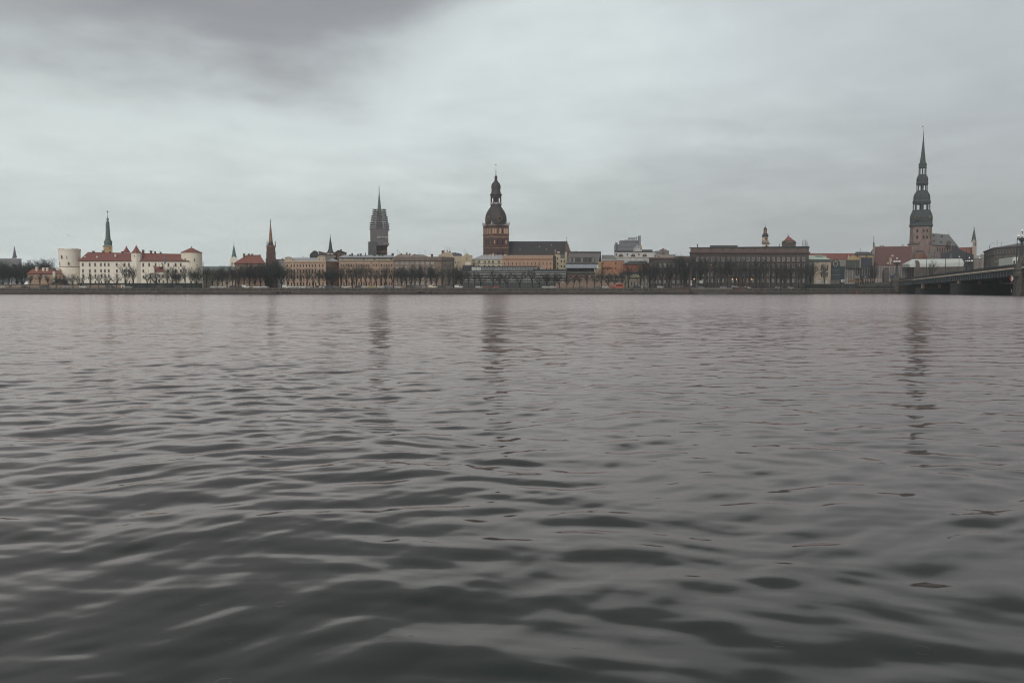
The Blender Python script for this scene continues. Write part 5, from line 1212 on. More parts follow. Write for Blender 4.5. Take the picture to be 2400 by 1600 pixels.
for i, (p0, p1) in enumerate(((1584, 1619), (1718, 1752))):
    x0, y0 = qpt(p0, 2.2); x1, y1 = qpt(p1, 2.2); mb = MB()
    mb.prism([(x0, y0), (x1, y1), (x1, y1+3.4), (x0, y0+3.4)], 1.5, 4.3)
    o = obj('parapet_block', mb.data('parapet_block', wallm('brown_parapet', (100, 80, 72), .3, .2))); tag(o, ('brown stone parapet block where the landing steps begin, below the smaller dark office', 'brown stone parapet block closing the landing steps on the side of the bridge')[i], 'parapet', 'parapet blocks flanking the landing steps')
lo = thing('landing_stage', 'stepped stone landing stage let into the quay below the large brown office', 'steps', (Xp(1668, 500), 500, 0))
for k, (z0, z1, off, a, b_) in enumerate(((-1, .45, -3.0, 1636, 1702), (-1, 1.1, -2.0, 1626, 1712), (-1, 1.75, -1.2, 1620, 1717), (-1, 2.4, -.5, 1620, 1717), (-1, 3.3, .1, 1619, 1717))):
    x0, y0 = qpt(a, off); x1, y1 = qpt(b_, off); mb = MB()
    mb.prism([(x0, y0), (x1, y1), (x1, y1+3), (x0, y0+3)], z0, z1-.22)
    obj('riser', mb.data('riser', mat('dark_riser', (62, 62, 60), .9, .2), lo.location), lo)
    mb = MB(); mb.prism([(x0, y0-.1), (x1, y1-.1), (x1, y1+3.05), (x0, y0+3.05)], z1-.22, z1+(.35 if k == 4 else 0))
    obj('step', mb.data('step', COP, lo.location), lo)
# tyre fenders
mb = MB(); n, m_ = 12, 6; R_, r_ = .42, .15
vs = []; fs = []
for i in range(n):
    for j in range(m_):
        a, c_ = 2*PI*i/n, 2*PI*j/m_; vs.append(((R_+r_*math.cos(c_))*math.cos(a), r_*math.sin(c_), (R_+r_*math.cos(c_))*math.sin(a)))
for i in range(n):
    for j in range(m_): fs.append((i*m_+j, ((i+1) % n)*m_+j, ((i+1) % n)*m_+(j+1) % m_, i*m_+(j+1) % m_))
mb.add(vs, fs); tyre = mb.data('tyre_fender', mat('tyre_rubber', (42, 42, 42), .9), smooth=True)
ORD = 'first second third fourth fifth sixth seventh eighth ninth tenth eleventh twelfth thirteenth fourteenth fifteenth sixteenth seventeenth eighteenth nineteenth twentieth'.split()+['twenty-first', 'twenty-second', 'twenty-third', 'twenty-fourth', 'twenty-fifth']
for i, px in enumerate((651, 663, 671.5, 680)):
    x, y = qpt(px, -.22); o = obj('tyre_fender', tyre, None, (x, y, 1.0)); tag(o, 'black tyre fender on the quay below the grey house, %s counting towards the bridge' % ORD[i], 'fender', 'tyre fenders hung on the quay wall')
for i, px in enumerate((981, 985.6, 993.4, 1010)):
    x, y = qpt(px, -.22); o = obj('tyre_fender', tyre, None, (x, y, 1.0+.25*(i % 2))); tag(o, 'black tyre fender on the quay below the plain block, %s counting towards the bridge' % ORD[i], 'fender', 'tyre fenders hung on the quay wall')
# grassy slope up to the bridge
mb = MB(); 
e0 = [qpt(1960, 7), qpt(2040, 7), qpt(2098, 7)]
p = [(e0[0][0], e0[0][1], 3.41), (e0[1][0], e0[1][1], 3.41), (e0[2][0], e0[2][1], 3.41), P(2108, 656, 612), P(2060, 662, 612), P(2000, 668, 612), P(1985, 673, 612), P(2150, 656, 640), P(2000, 668, 640)]
mb.add(p, [(0, 1, 4, 5, 6), (1, 2, 3, 4), (3, 7, 8, 5, 4)])
q3 = Vector(p[2]); mb.add([p[2], p[3], p[7], (p[7].x, p[7].y, GZ), (p[3].x, p[3].y, GZ)], [(0, 1, 4), (1, 2, 3, 4)])
structure('grass_slope', mb, mat('winter_grass', (78, 80, 70), .95, .3, .8))
rnd = random.Random(21); mb = MB()
for k in range(1500):
    t = rnd.random(); px = 1880+t*220; x, y = qpt(px, rnd.uniform(4.2, 9.5))
    h = rnd.uniform(.5, 1.5)*(1 if px < 1990 else 1.4); z = 3.38+max(0, (px-1990)/110)*rnd.random()*3.0*(y-ypath(px)-4)/5
    for j in range(3): mb.tube((x, y, z), (x+rnd.uniform(-.7, .7), y+rnd.uniform(-.5, .5), z+h*rnd.uniform(.6, 1)), .05, .02, 3)
o = obj('undergrowth', mb.data('undergrowth', mat('dark_brush', (58, 62, 56), .95, .25))); o['kind'] = 'stuff'
rnd = random.Random(22); mb = MB()
for k in range(2600):
    px = rnd.uniform(-20, 1560) if k % 3 else rnd.uniform(1480, 1900); x, y = qpt(px, rnd.uniform(5, 8)); h = rnd.uniform(.2, .6)
    for j in range(2): mb.tube((x, y, 3.38), (x+rnd.uniform(-.5, .5), y+rnd.uniform(-.3, .3), 3.4+h*rnd.uniform(.6, 1)), .06, .02, 3)
o = obj('low_bushes', mb.data('low_bushes', mat('dark_brush2', (66, 66, 58), .95, .3))); o['kind'] = 'stuff'
# ------------------------------------------------------------------ bridge
BD = Vector((-70, -261)).normalized(); BW = Vector((-BD.y, BD.x)); F0 = Vector((271, 600)); LEN = 270.2; WID = 44
def bp(s, w): return F0+BD*s+BW*w
def bz(s): return 9.15+(11.5-9.15)*min(s, 330)/LEN - max(0, s-330)*.0
def bs(px, w=0):
    "distance along the bridge at which its edge shows at photo column px"
    u = (px-1200)/2000; p0 = bp(0, w)
    return (u*p0.y-p0.x)/(BD.x-u*BD.y)
br = thing('bridge', 'wide stone and steel girder road bridge crossing to the far bank', 'bridge', (240, 470, 0))
DKG = mat('girder_steel', (56, 66, 68), .7, .15, .5); CURB = mat('bridge_curb_stone', (196, 164, 134), .8, .2, .6); CURBW = mat('bridge_white_edge', (232, 228, 212), .7)
def bstrip(name, w0, w1, zt, zb, m, s0=0, s1=660, n=12):
    mb = MB(); 
    for i in range(n):
        sa, sb = s0+(s1-s0)*i/n, s0+(s1-s0)*(i+1)/n
        vs = []
        for s_ in (sa, sb):
            for w, z in ((w0, zb(s_)), (w1, zb(s_)), (w1, zt(s_)), (w0, zt(s_))): q = bp(s_, w); vs.append((q.x, q.y, z))
        mb.add(vs, [(0, 4, 5, 1), (1, 5, 6, 2), (2, 6, 7, 3), (3, 7, 4, 0)]+([(0, 1, 2, 3)] if i == 0 else [])+([(4, 7, 6, 5)] if i == n-1 else []))
    return obj(name, mb.data(name, m, br.location), br)
bstrip('deck', .3, WID-.3, lambda s: bz(s)-.2, lambda s: bz(s)-1.3, mat('deck_concrete', (92, 92, 90)))
bstrip('curb', 0, .9, lambda s: bz(s), lambda s: bz(s)-.42, CURB); bstrip('white_edge', -.15, .5, lambda s: bz(s)-.43, lambda s: bz(s)-.72, CURBW, 52)
bstrip('curb', WID-.9, WID, lambda s: bz(s), lambda s: bz(s)-.42, CURB)
def gbot(s): return bz(s)-3.5-.0*s
for w in (.7, 10, 20, 30, WID-1.2): bstrip('girder', w, w+.4, lambda s: bz(s)-(.73 if w == .7 else 1.31), gbot, DKG)
bstrip('girder_flange', .4, 1.4, lambda s: gbot(s), lambda s: gbot(s)-.15, DKG)
RIB = mat('girder_rib', (120, 130, 132), .7); s = 2.0
while s < 420:
    q = bp(s, .42); q2 = bp(s+.3, .42); q3 = bp(s+.3, .69); q4 = bp(s, .69); mb = MB()
    mb.prism([tuple(q4), tuple(q3), tuple(q2), tuple(q)], gbot(s)+.02, bz(s)-.75); s += 4.3
    obj('stiffener', mb.data('stiffener', RIB, br.location), br)
PST = mat('pier_stone', (92, 88, 82), .9, .3, .9)
LPS = mat('shaded_pier_stone', (54, 58, 56), .85, .3, .9)  # darker copy of the pier stone; shade under the deck put into its colour
for px, zt_, hl in ((2157, 3.2, 1.6), (2241, 5.2, 2.6)):
    s = bs(px); mb = MB(); n = 10; pts = []
    a = bp(s-hl, -1.0); b1 = bp(s+hl, -1.0); c1 = bp(s+hl, WID+1); d1 = bp(s-hl, WID+1); tip = bp(s, -3.2); tip2 = bp(s, WID+3)
    base = [tuple(v) for v in (tip, b1, c1, tip2, d1, a)]
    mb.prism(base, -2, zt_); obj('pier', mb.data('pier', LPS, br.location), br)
    ctr = (a+c1)/2; mb = MB(); mb.prism([tuple(ctr+(Vector(v)-ctr)*1.02) for v in base], zt_, zt_+.35); obj('pier_cap', mb.data('pier_cap', mat('pier_cap_stone', (84, 82, 76)), br.location), br)
    for w in (.9, 10.2, 20.2, 30.2, WID-1):
        q = bp(s, w); mb = MB(); mb.box(q.x-.7, q.x+.7, q.y-.7, q.y+.7, zt_+.35, gbot(s)-.16); obj('bearing', mb.data('bearing', mat('bearing_tan', (168, 136, 112)), br.location), br)
# abutment
a = [bp(-6, -6), bp(14, -1.2), bp(14, WID+1), bp(-12, WID+1), bp(-12, -6)]
mb = MB(); mb.prism([tuple(v) for v in (bp(-14, .1), bp(12, .1), bp(12, WID), bp(-14, WID))][::1], -2, 5.6); obj('abutment', mb.data('abutment', mat('abutment_stone', (72, 70, 64), .9, .25, .7), br.location), br)  # abutment colour darkened too, standing in for shade under the bridge
mb = MB(); mb.prism([tuple(v) for v in (bp(-60, .3), bp(0, .3), bp(0, WID-.3), bp(-60, WID-.3))], 2, [8.2, 8.95, 8.95, 8.2]); obj('approach_ramp', mb.data('approach_ramp', QU, br.location), br)
# piers that carry a lamp tower
for s in (LEN, LEN+270):
    mb = MB(); ctr = bp(s, WID/2)
    base = [bp(s+3.4, -.6), bp(s+3.4, WID+2), bp(s-3.4, WID+2), bp(s-3.4, -.6), bp(s-2.4, -1.9), bp(s+2.4, -1.9)]
    top = [ctr+(v-ctr)*.965 for v in base]
    mb.prism([tuple(v) for v in base][::-1], -2, bz(s)-3.6, [tuple(v) for v in top][::-1]); obj('pier', mb.data('pier', PST, br.location), br)
# railing
mb = MB(); s = 0
while s < 430:
    q = bp(s, .35); big = abs((s/2.7)-round(s/2.7)) < .06
    mb.box(q.x-.05, q.x+.05, q.y-.05, q.y+.05, bz(s), bz(s)+1.05); s += .62
s = 0
while s < 430:
    q = bp(s, .35); mb.box(q.x-.16, q.x+.16, q.y-.16, q.y+.16, bz(s), bz(s)+1.35); s += 3.1
for i in range(30):
    sa, sb = i*15, i*15+15; p0, p1 = bp(sa, .35), bp(sb, .35)
    for h in (.12, 1.05): mb.tube((p0.x, p0.y, bz(sa)+h), (p1.x, p1.y, bz(sb)+h), .06, n=4)
o = obj('railing', mb.data('railing', mat('railing_dark', (52, 60, 60), .6), br.location), br)
# lamp towers
GLB = mat('globe_glass', (236, 234, 226), .3, .03, emit=((255, 250, 240), .3)); PYM = mat('pylon_metal', (66, 74, 72), .7, .2)
def pylon(label, s, w, zb, zbase, k=1.0):
    c = bp(s, w); t = thing('lamp_tower', label, 'street lamp', (c.x, c.y, zb), 'lamp towers at the ends of the bridge')
    def part(name, mb, m): return obj(name, mb.data(name, m), t)
    h0 = zbase-zb
    mb = MB(); mb.lathe(0, 0, [(-2-zb if h0 > 5 else -.5, 3.9*k), (1.0, 3.8*k), (1.3, 3.55*k), (h0-1.0, 3.25*k)], 8, PI/8); part('shaft_base', mb, PST)
    mb = MB(); mb.lathe(0, 0, [(h0-1.0, 3.6*k), (h0-.5, 3.7*k), (h0, 3.3*k), (h0+1.6, 2.9*k), (h0+2.2, 1.9*k), (h0+4.4, 1.45*k), (h0+4.6, 1.1*k)], 8, PI/8); part('pedestal', mb, PST)
    mb = MB(); z = h0+4.6; mb.lathe(0, 0, [(z, 1.0*k), (z+.4, .8*k), (z+2, .66*k), (z+5.2, .6*k), (z+5.8, .8*k), (z+6.2, 1.3*k), (z+7, 1.5*k), (z+7.5, .5*k)], 8, PI/8); part('column', mb, PYM)
    zr = z+6.9; mb = MB()
    for i in range(8):
        a = i*PI/4+.2; x, y = 2.0*k*math.cos(a), 2.0*k*math.sin(a)
        mb.tube((0, 0, zr-.2), (x, y, zr), .16*k, .13*k, 5); mb.tube((x, y, zr), (x, y, zr+1.0), .22*k, .12*k, 6); mb.lathe(x, y, [(zr-.35, .1), (zr, .35*k), (zr+.3, .2)], 6)
    mb.tube((0, 0, zr), (0, 0, zr+3.0), .22*k, .12*k, 6); mb.lathe(0, 0, [(zr+2.2, .1), (zr+2.7, .36*k), (zr+3.0, .2)], 6); part('bracket', mb, DARKM)
    for i in range(8):
        a = i*PI/4+.2; mb = MB(); mb.ball((0, 0, 0), .35*k, 8, 6); g_ = obj('globe', mb.data('globe', GLB, smooth=True), t, (2.0*k*math.cos(a), 2.0*k*math.sin(a), zr+1.35))
    mb = MB(); mb.ball((0, 0, 0), .42*k, 8, 6); obj('globe', mb.data('globe', GLB, smooth=True), t, (0, 0, zr+3.45))
pylon('stone lamp tower with globe lamps where the bridge meets the bank beside the blue container', -1.5, -1.0, 0, 9.8, 1.0)
pylon('lamp tower with globe lamps rising behind the bridge railing before the dark museum', -1.5, WID+1, 0, 9.8, 1.0)
pylon('large stone lamp tower with globe lamps standing on the nearest bridge pier', LEN+.5, .35, 7.9, 10.8, .72)
# lamp posts on the bridge
def bpost(label, px, ytop, w=.9, arm=False, r=.16, globe=False):
    s = bs(px, w); q = bp(s, w); h = Zp(ytop, q.y)-bz(s)
    t = thing('lamp_post', label, 'street lamp', (q.x, q.y, bz(s)-.2), 'lamp and wire posts along the bridge')
    mb = MB(); mb.tube((0, 0, 0), (0, 0, h*.8), r, r*.75, 8); mb.tube((0, 0, h*.8), (0, 0, h), r*.7, r*.5, 6); obj('post', mb.data('post', mat('post_dark', (54, 60, 62), .6)), t)
    mb = MB(); 
    if arm:
        pp = [(0, 0, h), (.2, 0, h+.5), (.6, -.1, h+.85), (1.3, -.2, h+1.0)]
        for a_, b_ in zip(pp, pp[1:]): mb.tube(a_, b_, .06, n=5)
        mb.box(1.2, 1.9, -.35, -.05, h+.93, h+1.05)
    else: mb.tube((-.45, 0, h*.84), (.1, 0, h*.84), .05, n=4); mb.lathe(0, 0, [(h, .1), (h+.15, .14), (h+.4, .03)], 6)
    obj('arm', mb.data('arm', mat('post_dark', (54, 60, 62))), t)
    if globe: mb = MB(); mb.ball((0, 0, h+.5), .3, 8, 6); obj('globe', mb.data('globe', GLB), t)
for lab, px, yt, w, arm, r, gl in (('dark wire post on the bridge in front of the marquee end nearest the bank', 2168.4, 602, .9, False, .2, False), ('dark wire post on the bridge in front of the middle of the marquee', 2212.6, 594, .9, False, .22, False), ('dark wire post on the bridge at the far end of the marquee', 2261, 586, .9, False, .2, False), ('dark bridge lamp post with curved arm in front of the long stone office corner', 2314.4, 574, .9, True, .2, False), ('dark bridge lamp post beside the white lorry and the large lamp tower', 2378, 558, .9, True, .2, False), ('pale lamp post with round lamp in front of the marquee and dark museum', 2244, 602.6, 20, False, .13, True), ('slim lamp post on the bridge before the pale town house', 2291.4, 605.6, 20, False, .1, True), ('slim dark post on the far bridge edge left of the white lorry', 2345, 594.6, 30, False, .1, False)):
    bpost(lab, px, yt, w, arm, r, gl)
# white lorry
s0, s1 = bs(2342, 5), bs(2383, 5); a = bp((s0+s1)/2, 5)
t = thing('lorry', 'white box lorry driving across the bridge behind the railing', 'lorry', (a.x, a.y, bz((s0+s1)/2)-.2), rz=math.atan2(BD.y, BD.x))
hl = min((s1-s0)/2, 10); mb = MB(); mb.box(-hl, hl, -1.6, 1.6, 1.3, 5.0); obj('cargo_box', mb.data('cargo_box', mat('lorry_white', (204, 208, 198), .5, .04)), t)
mb = MB(); mb.prism([(hl+.3, -1.35), (hl+2.6, -1.35), (hl+2.6, 1.35), (hl+.3, 1.35)], .8, 3.6, [(hl+.3, -1.3), (hl+2.2, -1.3), (hl+2.2, 1.3), (hl+.3, 1.3)]); obj('cab', mb.data('cab', mat('lorry_cab', (188, 190, 186), .4, .04)), t)
mb = MB(); mb.box(hl+.8, hl+2.0, -1.4, -1.36, 2.3, 3.3); mb.box(hl+.8, hl+2.0, 1.36, 1.4, 2.3, 3.3); obj('cab_window', mb.data('cab_window', GLASSD), t)
mb = MB(); mb.box(-hl+.3, hl+2.2, -.5, .5, .7, 1.3); obj('chassis', mb.data('chassis', DARKM), t)
wm = MB(); 
for k in range(12): pass
def wheel_mesh(r, w):
    mb = MB(); mb.cur = 0; n = 14
    vs = [(r*math.cos(2*PI*k/n), y, r*math.sin(2*PI*k/n)) for y in (-w/2, w/2) for k in range(n)]
    mb.add(vs, [tuple(range(n)), tuple(range(n, 2*n))[::-1]]+[(k, n+k, n+(k+1) % n, (k+1) % n) for k in range(n)])
    mb.cur = 1
    for y in (-w/2-.012, w/2+.012): mb.add([(.6*r*math.cos(2*PI*k/n), y, .6*r*math.sin(2*PI*k/n)) for k in range(n)], [tuple(range(n))])
    return mb.data('wheel', [mat('tyre_rubber', (42, 42, 42)), mat('wheel_rim', (128, 128, 128), .4)])
WML = wheel_mesh(.55, .4)
for x in (-hl+1.5, -hl+3, hl+1.4):
    for y in (-1.3, 1.3): obj('wheel', WML, t, (x, y, .55))
# navigation mark and gauge on the pier
t = thing('navigation_sign', 'red and white diamond navigation sign hanging below the bridge girder by the nearest pier', 'sign', P(2370.5, 661, 334))
mb = MB(); c = Vector((0, 0, 0)); h = 1.35
mb.add([(0, 0, -.0), (-.85, 0, h), (0, 0, 2*h), (0, .1, 0), (-.85, .1, h), (0, .1, 2*h)], [(0, 1, 2), (3, 5, 4), (0, 3, 4, 1), (1, 4, 5, 2)]); obj('red_half', mb.data('red_half', mat('sign_red', (170, 60, 50), .6)), t)
mb = MB(); mb.add([(.01, 0, -.0), (.85, 0, h), (.01, 0, 2*h), (.01, .1, 0), (.85, .1, h), (.01, .1, 2*h)], [(0, 2, 1), (3, 4, 5), (0, 1, 4, 3), (1, 2, 5, 4), (0, 3, 5, 2)]); obj('white_half', mb.data('white_half', mat('sign_white', (220, 220, 214), .6)), t)
mb = MB(); mb.tube((0, .05, 2*h), (0, .05, 2*h+1.5), .04); obj('hanger', mb.data('hanger', DARKM), t)
t = thing('water_gauge', 'small white water gauge board at the foot of the nearest bridge pier', 'gauge', P(2370.6, 685, 345))
mb = MB(); mb.box(-.13, .13, 0, .08, 0, 1.3); obj('board', mb.data('board', mat('sign_white', (220, 220, 214))), t); mb = MB(); mb.tube((0, .15, -2.2), (0, .15, 1.5), .05); obj('stake', mb.data('stake', DARKM), t)
t = thing('mooring_buoy', 'small red buoy floating against the quay below the grass slope', 'buoy', (qpt(2009, -1.5)[0], qpt(2009, -1.5)[1], 0))
mb = MB(); mb.lathe(0, 0, [(-.3, .2), (0, .55), (.5, .5), (.8, .2), (1.5, .12), (1.7, .05)], 10); obj('float', mb.data('float', mat('buoy_red', (190, 66, 52), .5)), t)
# ------------------------------------------------------------------ trees
def make_tree(seed, h, spread, limbs, n2, n3, n4, trunk_h, tr, twig, up=.7, dome=0.0):
    rnd = random.Random(seed); tk = MB(); cr = MB()
    top = Vector((rnd.uniform(-.3, .3), rnd.uniform(-.3, .3), trunk_h))
    tk.tube((0, 0, -.3), (0, 0, .5), tr*1.5, tr*1.1, 8); tk.tube((0, 0, .45), top, tr*1.1, tr*.85, 8)
    def seg(mb, p, d, ln, r0, r1, n, bend, steps=2):
        pts = [p]
        for k in range(steps):
            d = (d+Vector((rnd.uniform(-bend, bend), rnd.uniform(-bend, bend), rnd.uniform(-bend*.3, bend*.8)))).normalized()
            q = p+d*(ln/steps); ra = r0+(r1-r0)*k/steps; rb = r0+(r1-r0)*(k+1)/steps
            mb.tube(p, q, ra, rb, n); p = q; pts.append(p)
        return pts, d
    def at(pts, t):
        k = min(int(t*(len(pts)-1)), len(pts)-2); f = t*(len(pts)-1)-k
        return pts[k].lerp(pts[k+1], f)
    H = h-trunk_h
    for i in range(limbs):
        a = 2*PI*i/limbs+rnd.uniform(-.4, .4); tilt = rnd.uniform(.15, 1.0)*spread if i else .05
        d = Vector((math.cos(a)*tilt, math.sin(a)*tilt, 1)).normalized()
        L1 = H*(.62+.2*rnd.random())*(1.08-.22*tilt)
        p0 = top*rnd.uniform(.72, 1.0) if i else top
        pts, d1 = seg(tk, p0, d, L1, tr*.5, tr*.16, 5, .16, 3)
        for j in range(n2):
            t = .22+.78*(j+rnd.random())/n2; p = at(pts, t); aa = rnd.uniform(0, 2*PI)
            d = (d1*up+Vector((math.cos(aa), math.sin(aa), rnd.uniform(-.1, .5)))*.75).normalized()
            L2 = H*(.36-.16*t)*rnd.uniform(.8, 1.25)
            pt2, d2 = seg(cr, p, d, L2, tr*.17, tr*.06, 4, .22, 2)
            for k in range(n3):
                t2 = .15+.85*(k+rnd.random())/n3; p2 = at(pt2, t2); aa = rnd.uniform(0, 2*PI)
                d = (d2*.7+Vector((math.cos(aa), math.sin(aa), rnd.uniform(-.1, .6)))*.8).normalized()
                L3 = L2*rnd.uniform(.4, .65)
                pt3, d3 = seg(cr, p2, d, L3, twig*1.6, twig, 3, .25, 2)
                for m in range(n4):
                    p3 = at(pt3, rnd.uniform(.15, 1)); aa = rnd.uniform(0, 2*PI)
                    d = (d3*.6+Vector((math.cos(aa), math.sin(aa), rnd.uniform(-.1, .7)))*.8).normalized()
                    cr.tube(p3, p3+d*(L3*rnd.uniform(.45, .85)), twig, twig*.5, 3)
    bark = mat('bark', (50, 55, 54), .95, .2, 1.5); tw = mat('twigs', (66, 68, 66), .95, .2, .8)
    return tk.data('trunk', bark), cr.data('crown', tw), h
VAR = {
 's1': [make_tree(1, 10, .9, 7, 5, 4, 3, 2.6, .24, .02), make_tree(2, 10, .8, 6, 6, 4, 3, 2.8, .22, .02), make_tree(3, 10, 1.0, 8, 5, 4, 3, 2.4, .24, .02)],
 'b1': [make_tree(4, 16, .62, 7, 6, 4, 3, 3.2, .32, .022), make_tree(5, 16, .7, 7, 6, 4, 3, 3.4, .32, .022), make_tree(6, 16, .55, 6, 6, 5, 3, 3.4, .3, .022)],
 'd1': [make_tree(7, 17, .75, 10, 8, 6, 4, 3.0, .36, .028), make_tree(8, 17, .85, 10, 8, 6, 4, 2.8, .36, .028), make_tree(9, 17, .7, 9, 9, 6, 4, 3.0, .36, .028)],
 'v1': [make_tree(10, 14, .75, 5, 6, 5, 4, 2.6, .62, .022)],
}
tree_first = {}
def tree(kind, px, ytop, Y, wide=1.0):
    i = random.randrange(len(VAR[kind])); tk, cr, h = VAR[kind][i]
    x = Xp(px, Y, 650); H = Zp(ytop, Y)-GZ
    t = thing({'s1': 'street_tree', 'b1': 'street_tree', 'd1': 'park_tree', 'v1': 'lone_tree'}[kind], '', 'tree', (x, Y, GZ), 'bare trees along the far quay', random.uniform(0, 6.28))
    k = H/h; t.scale = (k*wide*random.uniform(.94, 1.06), k*wide*random.uniform(.94, 1.06), k)
    if kind == 's1': t.scale = (max(k, .95)*wide, max(k, .95)*wide, k)
    obj('trunk', tk, t); obj('crown', cr, t)
    TREES.append((px, kind, H, t))
TREES = []
random.seed(12)
zx = lambda x0, l: [x0+v/7.128 for v in l]
for px, yt in zip(zx(0, [365, 490, 665, 800, 940, 1080, 1215, 1355, 1500, 1640, 1775, 1940]), [643, 640, 637, 638, 640, 641, 636, 637, 636, 638, 640, 638]): tree('s1', px, yt, 505, 1.0)
tree('b1', 295.3, 615, 512, 1.15); tree('b1', 313.5, 617, 512, 1.1)
for px, yt, w in ((-12, 613, 1.3), (6, 612, 1.3), (22, 611, 1.3), (38, 609, 1.3), (54, 612, 1.3), (70, 607, 1.3), (88, 604, 1.35), (104, 605, 1.3), (116, 611, 1.1)): tree('d1', px, yt, 582, w)
for px, yt, kd in ((343, 635, 's1'), (367, 632, 's1'), (404, 614, 'b1'), (415, 628, 'd1'), (433, 618, 'b1'), (460, 622, 'd1'), (484, 623, 'b1'), (510, 625, 'd1'), (521, 619, 'b1'), (532, 620, 'd1'), (545, 620, 'b1'), (558, 621, 'd1'), (572, 617, 'b1'), (585, 614, 'd1'), (598, 615, 'd1'), (611, 613, 'd1')): tree(kd, px, yt, random.uniform(506, 522), 1.0 if kd != 's1' else 1.15)
for px, yt, kd in ((622, 613, 'd1'), (634, 611, 'd1'), (646, 612, 'd1'), (660, 613, 'd1'), (690, 627, 'b1'), (720, 626, 'b1'), (749, 624, 'b1'), (767, 621, 'd1'), (779, 622, 'd1'), (798, 617, 'b1'), (826, 616, 'b1'), (846, 615, 'b1'), (857, 617, 'b1'), (882, 626, 'b1'), (902, 618, 'b1')): tree(kd, px, yt, random.uniform(508, 520), 1.08)
for px, yt in ((676, 628), (705, 624), (735, 627), (812, 621), (836, 619), (869, 622), (892, 624), (932, 624), (952, 622), (973, 624), (998, 623), (1037, 628), (1052, 622), (392, 626), (447, 624), (497, 626), (1112, 634), (1172, 634), (1265, 634), (1328, 640), (1360, 642), (1393, 638), (1426, 632), (1458, 628)): tree('b1' if yt < 630 else 's1', px, yt, random.uniform(522, 532), 1.0)
for px, yt, kd in ((671, 599, 'b1'), (727, 598, 'b1')): tree(kd, px, yt, 640, 1.0)
for px, yt, kd in ((922, 621, 'b1'), (941, 619, 'd1'), (963, 618, 'd1'), (984, 616, 'd1'), (1011, 617, 'd1'), (1022, 621, 'b1'), (1068, 618, 'd1'), (1081, 620, 'd1'), (1098, 630, 'b1'), (1126, 630, 's1'), (1155, 626, 's1'), (1189, 628, 's1'), (1219, 627, 's1'), (1249, 626, 's1'), (1281, 636, 'd1'), (1300, 638, 'd1'), (1312, 634, 's1'), (1344, 641, 's1'), (1376, 635, 's1'), (1410, 628, 'b1'), (1441, 631, 's1'), (1474, 612, 'b1'), (1509, 609, 'b1')): tree(kd, px, yt, random.uniform(508, 520), .85 if kd == 'd1' else 1.1)
tree('b1', 1502, 612, 540); tree('d1', 1524, 604, 545, .9)
for px, yt, kd in ((1536, 611, 'b1'), (1552, 612, 'b1'), (1568, 610, 'd1'), (1584, 596, 'b1'), (1598, 587, 'b1'), (1610, 596, 'b1'), (1604, 606, 'd1')): tree(kd, px, yt, random.uniform(540, 556), .9)
for i, px in enumerate(cols(1624, 1888, 17)): tree('d1' if i % 4 == 1 else 'b1', px, 598+random.uniform(-3, 6)+(8 if px > 1805 else 0), random.uniform(545, 562), .82)
for i, px in enumerate(cols(1632, 1880, 6)): tree('b1', px, 618+random.uniform(-4, 6), random.uniform(538, 543), .8)
tree('b1', 1899, 606, 560, 1.25); tree('b1', 1932, 614, 566, .9); tree('v1', 2047.6, 604, 612, .95); tree('v1', 2183, 616, 605, .8)
for t_ in TREES[-1:]: t_[3].location.z = 6.5
SEG = [(-100, 60, 'the pale slab building'), (60, 147, 'the orange annex house'), (147, 192, 'the round castle tower'), (192, 330, 'the first half of the castle wing'), (330, 430, 'the chapel and castle wing'), (430, 478, 'the castle corner tower'), (478, 552, 'the teal roofed school'), (552, 622, 'the red roofed house'), (622, 668, 'the brick gothic church'), (668, 763, 'the ornate block'), (763, 796, 'the rosy side wing'), (796, 923, 'the long ornate block'), (923, 1062, 'the plain grey-brown block'), (1062, 1108, 'the cream corner house'), (1108, 1327, 'the louvred hall'), (1327, 1409, 'the mansard building'), (1409, 1521, 'the orange houses'), (1521, 1616, 'the smaller dark office'), (1616, 1895, 'the large brown office'), (1895, 1985, 'the mint roofed house'), (1985, 2120, 'the scaffolded facade'), (2120, 2400, 'the marquee')]
def seg_of(px):
    for a, b_, nme in SEG:
        if px < b_: return nme
    return SEG[-1][2]
def number(lst, desc):
    "lst of (px, desc key, object): gives every object a label of its own"
    by = {}
    for px, d, o in sorted(lst, key=lambda v: v[0]): by.setdefault((d, seg_of(px)), []).append(o)
    for (d, sg), os_ in by.items():
        for i, o in enumerate(os_):
            o['label'] = desc(d, sg) if len(os_) == 1 else '%s, %s towards the bridge' % (desc(d, sg), ORD[i])
def tdesc(kind, H, Y=0): return {'s1': 'small bare tree', 'b1': 'tall open bare tree', 'd1': 'dense dark bare tree', 'v1': 'forked bare tree'}[kind]
number([(px, tdesc(k, H), t) for px, k, H, t in TREES], lambda d, sg: d+' before '+sg)
sh = thing('evergreen_shrub', 'low dark spreading evergreen shrub mound in front of the orange annex house', 'shrub', (Xp(140, 530), 530, GZ))
rnd = random.Random(8); mb = MB()
for k in range(2600):
    a = rnd.uniform(0, 2*PI); r = rnd.random()**.5; x, y = math.cos(a)*r*6.4, math.sin(a)*r*2.4; z = (1-r*r)*4.6*rnd.uniform(.75, 1.02)+.1
    s_ = rnd.uniform(.2, .42); v = [Vector((rnd.uniform(-1, 1), rnd.uniform(-1, 1), rnd.uniform(-1, 1)))*s_+Vector((x, y, z+1.2)) for _ in range(3)]; mb.add(v, [(0, 1, 2)])
obj('foliage', mb.data('foliage', mat('evergreen', (46, 54, 50), .9, .3, 1)), sh); mb = MB()
for k in range(7): mb.tube((k-3, 0, 0), (1.3*(k-3), rnd.uniform(-1, 1), 2.6), .1, .05, 4)
